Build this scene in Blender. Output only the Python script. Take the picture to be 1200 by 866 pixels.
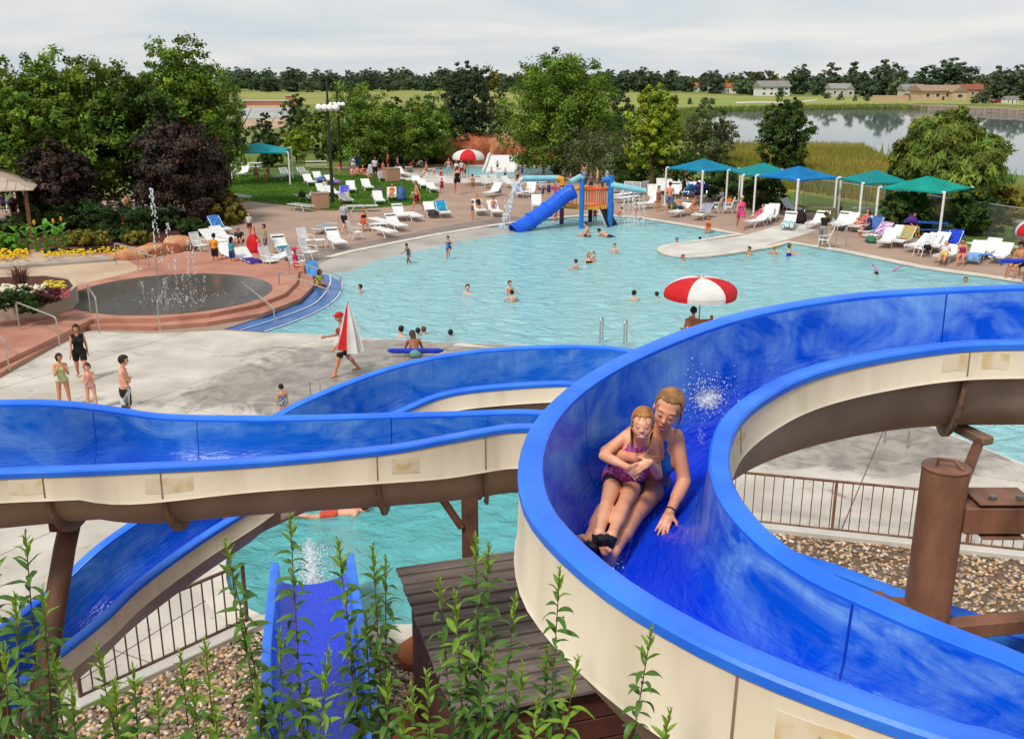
import bpy,math,random,time
import numpy as np
from mathutils import Vector,Matrix
from mathutils.geometry import tessellate_polygon
T0=time.time()
for _o in list(bpy.data.objects):
 bpy.data.objects.remove(_o)
SC=bpy.context.scene
C=bpy.context.collection
random.seed(7)
RNG=np.random.default_rng(7)
R=math.radians
PI=math.pi
FPX,CX,CY=1150.0,600.0,433.0
CAMZ=8.2
PITCH=math.atan(343.0/FPX)
SP,CP=math.sin(PITCH),math.cos(PITCH)
cam_d=bpy.data.cameras.new("camera")
cam_d.sensor_width=36.0
cam_d.lens=36.0*FPX/1200.0
cam_d.clip_start=0.05
cam_d.clip_end=9000
cam=bpy.data.objects.new("camera",cam_d)
C.objects.link(cam)
cam.location=(0,0,CAMZ)
cam.rotation_euler=(PI/2-PITCH,0,0)
SC.camera=cam
def P(px,py,d):
 """a point seen at photo pixel px,py, d metres along the optical axis"""
 a,b=(px-CX)/FPX*d,-(py-CY)/FPX*d
 return Vector((a,d*CP+b*SP,CAMZ-d*SP+b*CP))
def G(px,py,z=0.0):
 """a point seen at photo pixel px,py at height z"""
 b=-(py-CY)/FPX
 k=(z-CAMZ)/(-SP+b*CP)
 return P(px,py,k)
def G2(px,py,z=0.0):
 v=G(px,py,z)
 return (v.x,v.y)
SUN_EL,SUN_AZ=R(52),R(215)
w=bpy.data.worlds.new("World")
SC.world=w
w.use_nodes=True
nt=w.node_tree
nt.nodes.clear()
def N(t,typ,**kw):
 n=t.nodes.new(typ)
 for k,v in kw.items():
  setattr(n,k,v)
 return n
out=N(nt,'ShaderNodeOutputWorld')
bg=N(nt,'ShaderNodeBackground')
bg.inputs['Strength'].default_value=0.1
sky=N(nt,'ShaderNodeTexSky',sky_type='NISHITA',sun_disc=False)
sky.sun_elevation=SUN_EL
sky.sun_rotation=SUN_AZ
tc=N(nt,'ShaderNodeTexCoord')
sep=N(nt,'ShaderNodeSeparateXYZ')
nt.links.new(tc.outputs['Generated'],sep.inputs[0])
zz=N(nt,'ShaderNodeMath',operation='MAXIMUM')
nt.links.new(sep.outputs['Z'],zz.inputs[0]);zz.inputs[1].default_value=0.0
za=N(nt,'ShaderNodeMath',operation='ADD')
nt.links.new(zz.outputs[0],za.inputs[0]);za.inputs[1].default_value=0.09
dv=N(nt,'ShaderNodeVectorMath',operation='DIVIDE')
nt.links.new(tc.outputs['Generated'],dv.inputs[0])
cmb=N(nt,'ShaderNodeCombineXYZ')
for i in range(3):
 nt.links.new(za.outputs[0],cmb.inputs[i])
nt.links.new(cmb.outputs[0],dv.inputs[1])
mp=N(nt,'ShaderNodeMapping')
mp.inputs['Location'].default_value=(3.1,1.7,0)
mp.inputs['Scale'].default_value=(0.40,0.34,0.0)
nt.links.new(dv.outputs[0],mp.inputs[0])
n1=N(nt,'ShaderNodeTexNoise')
n1.inputs['Scale'].default_value=1.3
n1.inputs['Detail'].default_value=7
n1.inputs['Roughness'].default_value=0.55
n1.inputs['Distortion'].default_value=0.4
nt.links.new(mp.outputs[0],n1.inputs['Vector'])
cr=N(nt,'ShaderNodeValToRGB')
cr.color_ramp.elements[0].position=0.30
cr.color_ramp.elements[0].color=(5.2,6.0,6.8,1)
cr.color_ramp.elements[1].position=0.66
cr.color_ramp.elements[1].color=(7.6,7.5,7.35,1)
e=cr.color_ramp.elements.new(0.48)
e.color=(6.3,6.55,6.8,1)
nt.links.new(n1.outputs['Fac'],cr.inputs[0])
mx=N(nt,'ShaderNodeMix',data_type='RGBA')
mx.inputs[0].default_value=0.9
nt.links.new(sky.outputs[0],mx.inputs[6])
nt.links.new(cr.outputs[0],mx.inputs[7])
nt.links.new(mx.outputs[2],bg.inputs['Color'])
nt.links.new(bg.outputs[0],out.inputs[0])
sun_d=bpy.data.lights.new("sun",'SUN')
sun_d.energy=2.7
sun_d.angle=R(12)
sun_d.color=(1.0,0.95,0.87)
sun=bpy.data.objects.new("sun",sun_d)
C.objects.link(sun)
_dirv=Vector((math.sin(SUN_AZ)*math.cos(SUN_EL),math.cos(SUN_AZ)*math.cos(SUN_EL),math.sin(SUN_EL)))
sun.rotation_euler=(-_dirv).to_track_quat('-Z','Y').to_euler()
SC.view_settings.view_transform='Standard'
SC.view_settings.look='None'
SC.view_settings.exposure=0.18
SC.view_settings.gamma=1.0
SC.cycles.max_bounces=6
SC.cycles.transparent_max_bounces=12
SC.cycles.caustics_reflective=False
SC.cycles.caustics_refractive=False
MATS={}
def srgb(r,g,b):
 f= lambda c:((c/255)/12.92 if c<=10 else (((c/255)+0.055)/1.055)**2.4)
 return (f(r),f(g),f(b))
def mat(name,col,col2=None,scale=4.0,rough=0.6,bump=0.0,bscale=None,spec=0.3,metal=0.0,detail=6,lo=0.35,hi=0.65,coat=0.0,transl=0.0,stretch=(1,1,1),attr=None,
 sss=0.0,rough2=None):
 """a principled material with a two-tone noise and fine relief"""
 if name in MATS:
  return MATS[name]
 m=bpy.data.materials.new(name)
 MATS[name]=m
 m.use_nodes=True
 t=m.node_tree
 b=t.nodes['Principled BSDF']
 b.inputs['Roughness'].default_value=rough
 b.inputs['Specular IOR Level'].default_value=spec
 b.inputs['Metallic'].default_value=metal
 b.inputs['Coat Weight'].default_value=coat
 b.inputs['Coat Roughness'].default_value=0.1
 if sss:
  b.inputs['Subsurface Weight'].default_value=sss
  b.inputs['Subsurface Radius'].default_value=(0.02,0.008,0.004)
  b.inputs['Subsurface Scale'].default_value=0.5
 tcn=N(t,'ShaderNodeTexCoord')
 mpn=N(t,'ShaderNodeMapping')
 mpn.inputs['Scale'].default_value=stretch
 t.links.new(tcn.outputs['Object'],mpn.inputs[0])
 base=None
 if col2 is not None:
  ns=N(t,'ShaderNodeTexNoise')
  ns.inputs['Scale'].default_value=scale
  ns.inputs['Detail'].default_value=detail
  t.links.new(mpn.outputs[0],ns.inputs['Vector'])
  rp=N(t,'ShaderNodeValToRGB')
  rp.color_ramp.elements[0].position=lo
  rp.color_ramp.elements[1].position=hi
  rp.color_ramp.elements[0].color=(*col,1)
  rp.color_ramp.elements[1].color=(*col2,1)
  t.links.new(ns.outputs['Fac'],rp.inputs[0])
  base=rp.outputs[0]
  if rough2 is not None:
   mr=N(t,'ShaderNodeMapRange')
   mr.inputs[1].default_value=lo;mr.inputs[2].default_value=hi
   mr.inputs[3].default_value=rough;mr.inputs[4].default_value=rough2
   t.links.new(ns.outputs['Fac'],mr.inputs[0])
   t.links.new(mr.outputs[0],b.inputs['Roughness'])
 else :
  rgb=N(t,'ShaderNodeRGB')
  rgb.outputs[0].default_value=(*col,1)
  base=rgb.outputs[0]
 if attr:
  at=N(t,'ShaderNodeAttribute',attribute_name=attr)
  mm=N(t,'ShaderNodeMix',data_type='RGBA',blend_type='MULTIPLY')
  mm.inputs[0].default_value=1.0
  t.links.new(base,mm.inputs[6])
  t.links.new(at.outputs['Color'],mm.inputs[7])
  base=mm.outputs[2]
 t.links.new(base,b.inputs['Base Color'])
 if bump:
  nb=N(t,'ShaderNodeTexNoise')
  nb.inputs['Scale'].default_value=bscale or scale*6
  nb.inputs['Detail'].default_value=5
  t.links.new(mpn.outputs[0],nb.inputs['Vector'])
  bp=N(t,'ShaderNodeBump')
  bp.inputs['Strength'].default_value=bump
  bp.inputs['Distance'].default_value=0.02
  t.links.new(nb.outputs['Fac'],bp.inputs['Height'])
  t.links.new(bp.outputs[0],b.inputs['Normal'])
 if transl:
  o=t.nodes['Material Output']
  tr=N(t,'ShaderNodeBsdfTranslucent')
  t.links.new(base,tr.inputs['Color'])
  ms=N(t,'ShaderNodeMixShader')
  ms.inputs[0].default_value=transl
  t.links.new(b.outputs[0],ms.inputs[1])
  t.links.new(tr.outputs[0],ms.inputs[2])
  t.links.new(ms.outputs[0],o.inputs[0])
 return m
def tag(o,label=None,cat=None,group=None,kind=None):
 if label:o['label']=label
 if cat:o['category']=cat
 if group:o['group']=group
 if kind:o['kind']=kind
 return o
def empty(name,label,cat,loc=(0,0,0),rz=0.0,group=None):
 o=bpy.data.objects.new(name,None)
 C.objects.link(o)
 o.location=loc
 o.rotation_euler=(0,0,rz)
 o.empty_display_size=0.2
 return tag(o,label,cat,group)
def copy_tree(o,parent=None):
 c=o.copy()
 C.objects.link(c)
 if parent is not None:
  c.parent=parent
 for ch in list(o.children):
  copy_tree(ch,c)
 return c
def link_mesh(name,me,parent=None):
 o=bpy.data.objects.new(name,me)
 C.objects.link(o)
 if parent is not None:
  o.parent=parent
 return o
class MB:
 def __init__(s):
  s.v,s.f,s.m=[],[],[]
 def add(s,v,f,mi=0):
  o=len(s.v)
  s.v+=[tuple(p) for p in v]
  s.f+=[tuple(i+o for i in q) for q in f]
  s.m+=[mi]*len(f)
  return s
 def box(s,c,d,rz=0.0,rx=0.0,ry=0.0,mi=0,bev=0.0):
  M=Matrix.Rotation(rz,3,'Z')@Matrix.Rotation(ry,3,'Y')@Matrix.Rotation(rx,3,'X')
  x,y,z=d[0]/2,d[1]/2,d[2]/2
  if bev<=0:
   v=[(-x,-y,-z),(x,-y,-z),(x,y,-z),(-x,y,-z),(-x,-y,z),(x,-y,z),(x,y,z),(-x,y,z)]
   f=[(0,3,2,1),(4,5,6,7),(0,1,5,4),(1,2,6,5),(2,3,7,6),(3,0,4,7)]
  else :
   b=min(bev,x*.9,y*.9,z*.9)
   ring= lambda q,zz:[(-x+q,-y,zz),(x-q,-y,zz),(x,-y+q,zz),(x,y-q,zz),(x-q,y,zz),(-x+q,y,zz),(-x,y-q,zz),(-x,-y+q,zz)]
   ins= lambda q,zz:[(-x+2*q,-y+q,zz),(x-2*q,-y+q,zz),(x-q,-y+2*q,zz),(x-q,y-2*q,zz),(x-2*q,y-q,zz),(-x+2*q,y-q,zz),(-x+q,y-2*q,zz),(-x+q,-y+2*q,zz)]
   v=ins(b,-z)+ring(b,-z+b)+ring(b,z-b)+ins(b,z)
   f=[tuple(range(7,-1,-1)),tuple(range(24,32))]
   for k in range(3):
    for i in range(8):
     j=(i+1)%8
     f.append((k*8+i,k*8+j,k*8+8+j,k*8+8+i))
  c=Vector(c)
  return s.add([M@Vector(p)+c for p in v],f,mi)
 def tube(s,pts,r,n=8,caps=True,mi=0,closed=False):
  pts=[Vector(p) for p in pts]
  rs=r if isinstance(r,(list,tuple)) else [r]*len(pts)
  v,f=[],[]
  up=None
  m=len(pts)
  for i,p in enumerate(pts):
   if closed:
    d=(pts[(i+1)%m]-pts[i-1])
   else :
    d=pts[min(i+1,m-1)]-pts[max(i-1,0)]
   d=d.normalized() if d.length>1e-9 else Vector((0,0,1))
   if up is None:
    up=Vector((0,0,1)) if abs(d.z)<.9 else Vector((1,0,0))
   a=d.cross(up)
   if a.length<1e-6:
    a=d.orthogonal()
   a.normalize()
   b=a.cross(d).normalized()
   up=b
   for k in range(n):
    t=2*PI*k/n
    v.append(p+(a*math.cos(t)+b*math.sin(t))*rs[i])
  for i in range(m if closed else m-1):
   j=(i+1)%m
   for k in range(n):
    q=(k+1)%n
    f.append((i*n+k,j*n+k,j*n+q,i*n+q))
  if caps and not closed:
   f.append(tuple(range(n)))
   f.append(tuple(range((m-1)*n+n-1,(m-1)*n-1,-1)))
  return s.add(v,f,mi)
 def lathe(s,prof,c=(0,0,0),n=16,mi=0):
  v,f=[],[]
  for (r,z) in prof:
   for k in range(n):
    t=2*PI*k/n
    v.append((c[0]+r*math.cos(t),c[1]+r*math.sin(t),c[2]+z))
  for i in range(len(prof)-1):
   for k in range(n):
    q=(k+1)%n
    f.append((i*n+k,i*n+q,(i+1)*n+q,(i+1)*n+k))
  f.append(tuple(range(n-1,-1,-1)))
  f.append(tuple(range((len(prof)-1)*n,len(prof)*n)))
  return s.add(v,f,mi)
 def prism(s,poly,z0,z1,mi=0,bottom=True):
  n=len(poly)
  v=[(p[0],p[1],z0) for p in poly]+[(p[0],p[1],z1) for p in poly]
  a=sum(poly[i][0]*poly[(i+1)%n][1]-poly[(i+1)%n][0]*poly[i][1] for i in range(n))
  if a<0:
   poly=list(reversed(poly));return s.prism(poly,z0,z1,mi,bottom)
  f=[(i,(i+1)%n,n+(i+1)%n,n+i) for i in range(n)]
  tr=tessellate_polygon([[Vector((p[0],p[1],0)) for p in poly]])
  for t in tr:
   t=list(t)
   A,B,D=[poly[k] for k in t]
   if (B[0]-A[0])*(D[1]-A[1])-(B[1]-A[1])*(D[0]-A[0])<0:
    t.reverse()
   f.append(tuple(k+n for k in t))
   if bottom:
    f.append(tuple(reversed(t)))
  return s.add(v,f,mi)
 def sphere(s,c,r,n=8,m=6,mi=0,sc=(1,1,1)):
  v,f=[],[]
  for i in range(m+1):
   a=PI*i/m
   for k in range(n):
    t=2*PI*k/n
    v.append((c[0]+r*sc[0]*math.sin(a)*math.cos(t),c[1]+r*sc[1]*math.sin(a)*math.sin(t),c[2]+r*sc[2]*math.cos(a)))
  for i in range(m):
   for k in range(n):
    q=(k+1)%n
    f.append((i*n+k,(i+1)*n+k,(i+1)*n+q,i*n+q))
  return s.add(v,f,mi)
 def mesh(s,name,mats,smooth=False):
  me=bpy.data.meshes.new(name)
  me.from_pydata(s.v,[],s.f)
  mats=mats if isinstance(mats,(list,tuple)) else [mats]
  for x in mats:
   me.materials.append(x)
  if len(mats)>1:
   me.polygons.foreach_set('material_index',s.m)
  if smooth:
   me.polygons.foreach_set('use_smooth',[True]*len(me.polygons))
   if smooth!='all':
    me.set_sharp_from_angle(angle=R(40))
  me.update()
  return me
 def build(s,name,mats,parent=None,smooth=False):
  return link_mesh(name,s.mesh(name,mats,smooth),parent)
def sheet(name,outer,z,m,holes=(),parent=None,kind='structure'):
 """a flat sheet with holes"""
 loops=[[Vector((p[0],p[1],0)) for p in outer]]+[[Vector((p[0],p[1],0)) for p in h] for h in holes]
 tr=tessellate_polygon(loops)
 vs=[q for l in loops for q in l]
 fs=[]
 for t in tr:
  a,b,c=[vs[i] for i in t]
  cr_=(b.x-a.x)*(c.y-a.y)-(b.y-a.y)*(c.x-a.x)
  if abs(cr_)<1e-9:continue
  fs.append(tuple(t) if cr_>0 else tuple(reversed(t)))
 o=MB().add([(p.x,p.y,z) for p in vs],fs).build(name,m,parent)
 if kind and parent is None:o['kind']=kind
 return o
def smooth_closed(pts,n=6):
 """closed catmull-rom through 2-D points"""
 out=[]
 m=len(pts)
 for i in range(m):
  p0,p1,p2,p3=[np.array(pts[(i+k-1)%m][:2],float) for k in range(4)]
  for j in range(n):
   t=j/n
   q=.5*(2*p1+(p2-p0)*t+(2*p0-5*p1+4*p2-p3)*t*t+(3*p1-p0-3*p2+p3)*t**3)
   out.append((float(q[0]),float(q[1])))
 return out
def cr_spline(pts,n=8):
 """open catmull-rom through N-D points"""
 p=np.array([tuple(q) for q in pts],float)
 p=np.vstack([2*p[0]-p[1],p,2*p[-1]-p[-2]])
 out=[]
 for i in range(1,len(p)-2):
  for j in range(n):
   t=j/n
   out.append(.5*(2*p[i]+(p[i+1]-p[i-1])*t+(2*p[i-1]-5*p[i]+4*p[i+1]-p[i+2])*t*t+(3*p[i]-p[i-1]-3*p[i+1]+p[i+2])*t**3))
 out.append(p[-2])
 return np.array(out)
def settle(root):
 """parts were modelled in world space: move them into the root's space"""
 Mi=Matrix.LocRotScale(root.location,root.rotation_euler,None).inverted()
 done=set()
 for o in root.children_recursive:
  if o.type=='MESH' and o.data.name not in done:
   o.data.transform(Mi);done.add(o.data.name)
 return root
# ==== SETTING
def px_poly(pts,z=0.0):
 return [G2(p[0],p[1],z) for p in pts]
M_field=mat('field_grass',srgb(128,132,62),srgb(92,112,48),0.035,0.95,0.5,3.0,detail=10)
M_lawn=mat('lawn_grass',(0.055,0.105,0.012),(0.10,0.15,0.025),0.8,0.95,0.6,40,detail=10)
M_tan=mat('stained_deck',srgb(172,144,124),srgb(146,124,110),0.35,0.75,0.15,30,detail=9,lo=.3,hi=.7)
M_conc=mat('deck_concrete',srgb(176,172,165),srgb(206,202,193),0.6,0.8,0.2,25,detail=11,lo=.35,hi=.62)
M_concwet=mat('wet_concrete',srgb(122,117,111),srgb(150,146,139),0.5,0.25,0.12,25,detail=10,lo=.3,hi=.65,spec=.5,rough2=.6)
M_joint=mat('joint_filler',srgb(92,86,80),srgb(112,104,96),6,0.9)
M_coping=mat('pool_coping',srgb(214,206,192),srgb(190,182,168),1.6,0.7,0.1,30,detail=9)
M_red=mat('red_stained_concrete',srgb(186,134,112),srgb(160,108,90),0.8,0.7,0.15,25,detail=10,lo=.3,hi=.7)
M_redwall=mat('red_riser',srgb(158,96,78),srgb(176,114,94),1.2,0.75,0.1,25)
M_walk=mat('tan_walk',srgb(196,170,144),srgb(178,152,128),0.5,0.8,0.12,25,detail=10)
M_mulch=mat('red_mulch',srgb(96,50,38),srgb(62,34,28),9,0.95,0.8,30,detail=10)
M_dirt=mat('dry_dirt',srgb(188,160,132),srgb(160,134,108),0.08,0.95,0.2,4)
M_gravelbed=mat('gravel_bed',srgb(120,100,80),srgb(86,72,58),12,0.95,0.8,30)
M_poolwall=mat('pool_wall',srgb(150,160,162),srgb(128,142,146),3,0.5)
M_poolfloor=mat('pool_plaster',srgb(176,224,232),srgb(204,236,240),0.25,0.6,detail=5)
def water_mat(name,tint,milk,milkfac,wave=1.6,strength=0.5,rough=0.04,dist=0.06,sheet_fac=1.0):
 m=bpy.data.materials.new(name);MATS[name]=m
 m.use_nodes=True
 t=m.node_tree
 t.nodes.clear()
 o=N(t,'ShaderNodeOutputMaterial')
 tcn=N(t,'ShaderNodeTexCoord')
 mpn=N(t,'ShaderNodeMapping');mpn.inputs['Scale'].default_value=(1,1.25,1)
 t.links.new(tcn.outputs['Object'],mpn.inputs[0])
 a=N(t,'ShaderNodeTexNoise');a.inputs['Scale'].default_value=wave;a.inputs['Detail'].default_value=6
 a.inputs['Distortion'].default_value=0.8;a.inputs['Roughness'].default_value=0.6
 t.links.new(mpn.outputs[0],a.inputs['Vector'])
 bp=N(t,'ShaderNodeBump');bp.inputs['Strength'].default_value=strength;bp.inputs['Distance'].default_value=dist
 t.links.new(a.outputs['Fac'],bp.inputs['Height'])
 tr=N(t,'ShaderNodeBsdfTransparent');tr.inputs[0].default_value=(*tint,1)
 df=N(t,'ShaderNodeBsdfDiffuse');df.inputs[0].default_value=(*milk,1)
 t.links.new(bp.outputs[0],df.inputs['Normal'])
 gl=N(t,'ShaderNodeBsdfGlossy');gl.inputs['Roughness'].default_value=rough
 t.links.new(bp.outputs[0],gl.inputs['Normal'])
 m1=N(t,'ShaderNodeMixShader');m1.inputs[0].default_value=milkfac
 t.links.new(tr.outputs[0],m1.inputs[1]);t.links.new(df.outputs[0],m1.inputs[2])
 fr=N(t,'ShaderNodeFresnel');fr.inputs['IOR'].default_value=1.33
 t.links.new(bp.outputs[0],fr.inputs['Normal'])
 mulf=N(t,'ShaderNodeMath',operation='MULTIPLY');mulf.inputs[1].default_value=sheet_fac
 t.links.new(fr.outputs[0],mulf.inputs[0])
 m2=N(t,'ShaderNodeMixShader')
 t.links.new(mulf.outputs[0],m2.inputs[0]);t.links.new(m1.outputs[0],m2.inputs[1]);t.links.new(gl.outputs[0],m2.inputs[2])
 t.links.new(m2.outputs[0],o.inputs[0])
 return m
M_water=water_mat('pool_water',(0.80,0.97,0.98),srgb(178,238,244),0.62,1.25,1.0,0.06,0.42)
M_plunge=water_mat('plunge_water',(0.34,0.76,0.78),srgb(112,206,208),0.60,1.6,0.9,0.05,0.25)
M_pond=water_mat('pond_water',(0.2,0.25,0.25),srgb(134,146,146),0.9,0.25,0.05,0.02,0.05,1.0)
POOL=(px_poly([(332,391),(420,396),(500,401),(600,405),(700,409)])+[(6.6,26.9)]+px_poly([(1085,498),(1200,545)])+[(14.5,17.6),(22,18.5),(27,25),(27.5,
 33)]+px_poly([(1250,338),(1175,326.5),(1080,313.5),(985,294),(925,284)])+smooth_closed(px_poly([(925,284),(877,294),(820,301),(784,299),(771,293),(779,
 287.5),(825,280.5),(868,275)]),4)[2:-4]+px_poly([(868,275),(833,269),(790,262),(747,255),(700,252),(660,255),(605,261),(570,266),(505,277),(440,290),
 (415,295),(388,302),(373,309),(371,325),(366,339),(350,355),(308,371),(262,386)]))
PLUNGE=smooth_closed([(-4.9,15.0),(-4.0,13.8),(-2.6,13.5),(0.5,13.7),(2.4,14.6),(3.0,17.5),(2.0,20.5),(-1,21.6),(-3.8,20.6),(-5.2,17.6)],5)
WADE=smooth_closed(px_poly([(500,202),(525,206),(560,206.5),(600,208),(640,206),(668,202),(662,197),(620,195),(560,195),(515,197)]),4)
POND=smooth_closed([(27,125),(24,148),(34,200),(48,255),(104,283),(128,258),(150,228),(240,225),(330,170),(220,82),(70,66),(45,84),(41,112)],5)
BIG=[(-3500,-60),(3500,-60),(3500,5200),(-3500,5200)]
sheet('ground',BIG,0.0,M_field,[POOL,PLUNGE,WADE,POND])
DECK=px_poly([(-260,520),(-260,300),(-100,255),(120,236),(240,222),(420,193),(500,188),(600,190),(690,193),(720,214),(760,222),(860,234),(930,246),(1000,
 263),(1100,283),(1200,303),(1420,345)])+[(42,10.5),(-22,10.5)]
sheet('pool_deck',DECK,0.004,M_tan,[POOL,PLUNGE,WADE])
sheet('damp_deck',px_poly([(300,316),(345,304),(372,307),(415,294.5),(440,289.5),(505,276.5),(570,265.5),(605,260.5),(640,257),(600,254),(540,262),(470,
 276),(410,287),(350,296)]),0.008,mat('damp_tan',srgb(132,112,100),srgb(112,98,90),0.6,0.35,0.1,25,detail=9,spec=.5,rough2=.65))
sheet('wading_deck',px_poly([(455,212),(478,203),(500,203),(560,208),(600,209.5),(640,208),(672,203),(690,207),(640,215),(560,214),(500,216),(470,222)]),
 0.008,M_conc)
sheet('peninsula_deck',smooth_closed(px_poly([(960,268),(905,286),(877,292),(820,299),(786,297),(778,293),(783,289),(825,282.5),(868,277),(925,262)]),
 3),0.010,M_conc)
LAWN=smooth_closed(px_poly([(225,222),(280,234),(335,241),(385,247),(440,244),(495,239),(514,231),(507,222),(488,214),(462,209),(430,201),(400,198),(300,
 196),(240,205)]),4)
sheet('lawn',LAWN,0.012,M_lawn)
sheet('back_lawn',px_poly([(120,215),(260,196),(420,195),(470,192),(520,180),(560,168),(300,168),(120,190)]),0.009,mat('bright_lawn',(0.13,0.17,0.025),
 (0.10,0.15,0.02),0.15,0.95,0.5,20))
sheet('east_lawn',px_poly([(860,230),(930,246),(1000,263),(1100,283),(1200,303),(1300,322),(1300,290),(1180,268),(1000,238),(930,226)]),0.010,mat('east_lawn_grass',
 (0.055,0.115,0.014),(0.10,0.16,0.022),0.3,0.95,0.5,20))
sheet('reed_meadow',px_poly([(840,212),(1000,236),(1180,266),(1500,300),(1500,262),(1180,226),(1040,192),(1010,172.5),(930,171),(862,171),(830,180)]),
 0.014,mat('meadow_grass',srgb(128,126,44),srgb(162,140,70),0.09,0.95,0.8,5,detail=10))
sheet('far_meadow',px_poly([(270,124),(560,122),(860,128),(860,112),(700,107.5),(280,107.5)]),0.05,mat('far_meadow_grass',srgb(146,142,74),srgb(124,132,
 64),0.01,0.95))
sheet('dirt_lot',px_poly([(285,152),(352,150),(350,122),(288,120)]),0.02,M_dirt)
sheet('parking_lot',px_poly([(285,140),(350,139),(350,127),(285,127)]),0.08,mat('lot_paving',srgb(150,150,150),srgb(170,168,164),0.05,0.9))
sheet('far_path',px_poly([(862,122),(890,121),(930,122.6),(958,118),(958,116.8),(930,120.6),(890,119.4),(862,120.2)]),0.13,mat('path_concrete',srgb(200,
 190,174),srgb(186,176,160),0.05,0.9))
sheet('shore_lawn',px_poly([(700,127),(860,126),(1080,122),(1300,126),(1300,118),(1000,114),(700,113)]),0.09,mat('shore_grass',srgb(124,140,58),srgb(150,
 144,80),0.02,0.95))
def pool_walls(name,poly,z0,z1,m):
 v=[(p[0],p[1],z0) for p in poly]+[(p[0],p[1],z1) for p in poly]
 n=len(poly)
 f=[(i,(i+1)%n,n+(i+1)%n,n+i) for i in range(n)]
 o=MB().add(v,f).build(name,m);o['kind']='structure'
 return o
def coping(name,poly,wd,z0,z1,m,skip=()):
 n=len(poly)
 area=sum(poly[i][0]*poly[(i+1)%n][1]-poly[(i+1)%n][0]*poly[i][1] for i in range(n))
 sg=1 if area>0 else -1
 nor=[]
 for i in range(n):
  a,b,c=Vector(poly[i-1]),Vector(poly[i]),Vector(poly[(i+1)%n])
  d=((b-a).normalized()+(c-b).normalized())
  d=d.normalized() if d.length>1e-6 else (c-b).normalized()
  nor.append((d.y*sg,-d.x*sg))
 mb=MB()
 for i in range(n):
  j=(i+1)%n
  if i in skip:continue
  A,B=poly[i],poly[j]
  iA=(A[0]-nor[i][0]*.03,A[1]-nor[i][1]*.03);iB=(B[0]-nor[j][0]*.03,B[1]-nor[j][1]*.03)
  oA=(A[0]+nor[i][0]*wd,A[1]+nor[i][1]*wd);oB=(B[0]+nor[j][0]*wd,B[1]+nor[j][1]*wd)
  v=[(*iA,z1),(*iB,z1),(*oB,z1),(*oA,z1),(*iA,z0),(*iB,z0)]
  mb.add(v,[(3,2,1,0) if sg>0 else (0,1,2,3),(0,1,5,4) if sg>0 else (4,5,1,0)])
 o=mb.build(name,m);o['kind']='structure'
 return o
pool_walls('pool_side',POOL,-1.3,0.0,M_poolwall)
nP=len(POOL)
coping('pool_coping',POOL,0.38,-0.05,0.020,M_coping,skip=range(nP-7,nP))
BEACH=[np.array(G2(*p)) for p in [(373,309),(388,302),(415,295),(440,290),(505,277),(570,266),(605,261),(660,255)]]
def seg_dist(p,a,b):
 d=b-a
 t=max(0,min(1,float(np.dot(p-a,d)/np.dot(d,d))))
 return float(np.linalg.norm(p-a-t*d))
gx,gy=np.arange(-12,29,0.8),np.arange(16.5,56,0.8)
v,f,dd_=[],[],[]
for y in gy:
 for x in gx:
  p=np.array((x,y))
  d=min(seg_dist(p,BEACH[i],BEACH[i+1]) for i in range(len(BEACH)-1))
  v.append((x,y,-0.012-min(1.15,0.034*d)));dd_.append(d)
nx=len(gx)
for j in range(len(gy)-1):
 for i in range(nx-1):
  f.append((j*nx+i,j*nx+i+1,(j+1)*nx+i+1,(j+1)*nx+i))
M_beach=mat('beach_concrete',srgb(150,140,130),srgb(176,168,158),0.5,0.35,0.1,25,detail=9,spec=.5)
mb=MB()
for q in f:mb.add([],[])
mb.v=v;mb.f=f;mb.m=[1 if max(dd_[i] for i in q)<4.4 else 0 for q in f]
o=mb.build('pool_floor',[M_poolfloor,M_beach],smooth='all');o['kind']='structure'
o=sheet('pool_water',POOL,-0.085,M_water)
pool_walls('plunge_pool_side',PLUNGE,-1.4,0.0,M_poolwall)
coping('plunge_coping',PLUNGE,0.40,-0.05,0.022,M_coping)
sheet('plunge_pool_floor',[(-6,12.8),(4,12.8),(4,22.5),(-6,22.5)],-1.3,M_poolfloor)
sheet('plunge_water',PLUNGE,-0.10,M_plunge)
pool_walls('wading_pool_side',WADE,-0.6,0.0,M_poolwall)
coping('wading_coping',WADE,0.4,-0.05,0.02,M_coping)
sheet('wading_pool_floor',[(p[0]*1.05,p[1]*1.02-1.4) for p in WADE],-0.55,M_poolfloor)
sheet('wading_water',WADE,-0.08,M_water)
pool_walls('pond_bank',POND,-1.2,0.0,mat('bank_soil',srgb(112,102,60),srgb(84,80,44),0.4,.95))
sheet('pond_bed',[(0,50),(360,50),(360,300),(0,300)],-1.5,mat('pond_mud',(0.03,0.035,0.02)))
sheet('pond_water',POND,-0.5,M_pond)
import bmesh
NEARC=px_poly([(-260,640),(-260,560),(0,442),(98,389),(180,391.5),(258,388),(332,391.1),(420,396.1),(500,401.1),(600,405.1),(700,409.1)])+[(6.58,26.85)]+[tuple(np.array(G2(1085,
 498))+np.array((-.03,-.03))),tuple(np.array(G2(1200,545))+np.array((-.03,-.03)))]+[(14.5,17.55),(22,18.45),(27.05,25),(31,25),(31,15.0),(12,15.2)]+px_poly([(1164,
 649),(1010,632),(900,618),(860,616)])+[(3.5,13.0),(-2,13.0),(-3.3,13.1)]+px_poly([(272,742),(155,796),(60,838)])+[(-8,10.6),(-14,10.6)]
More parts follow.
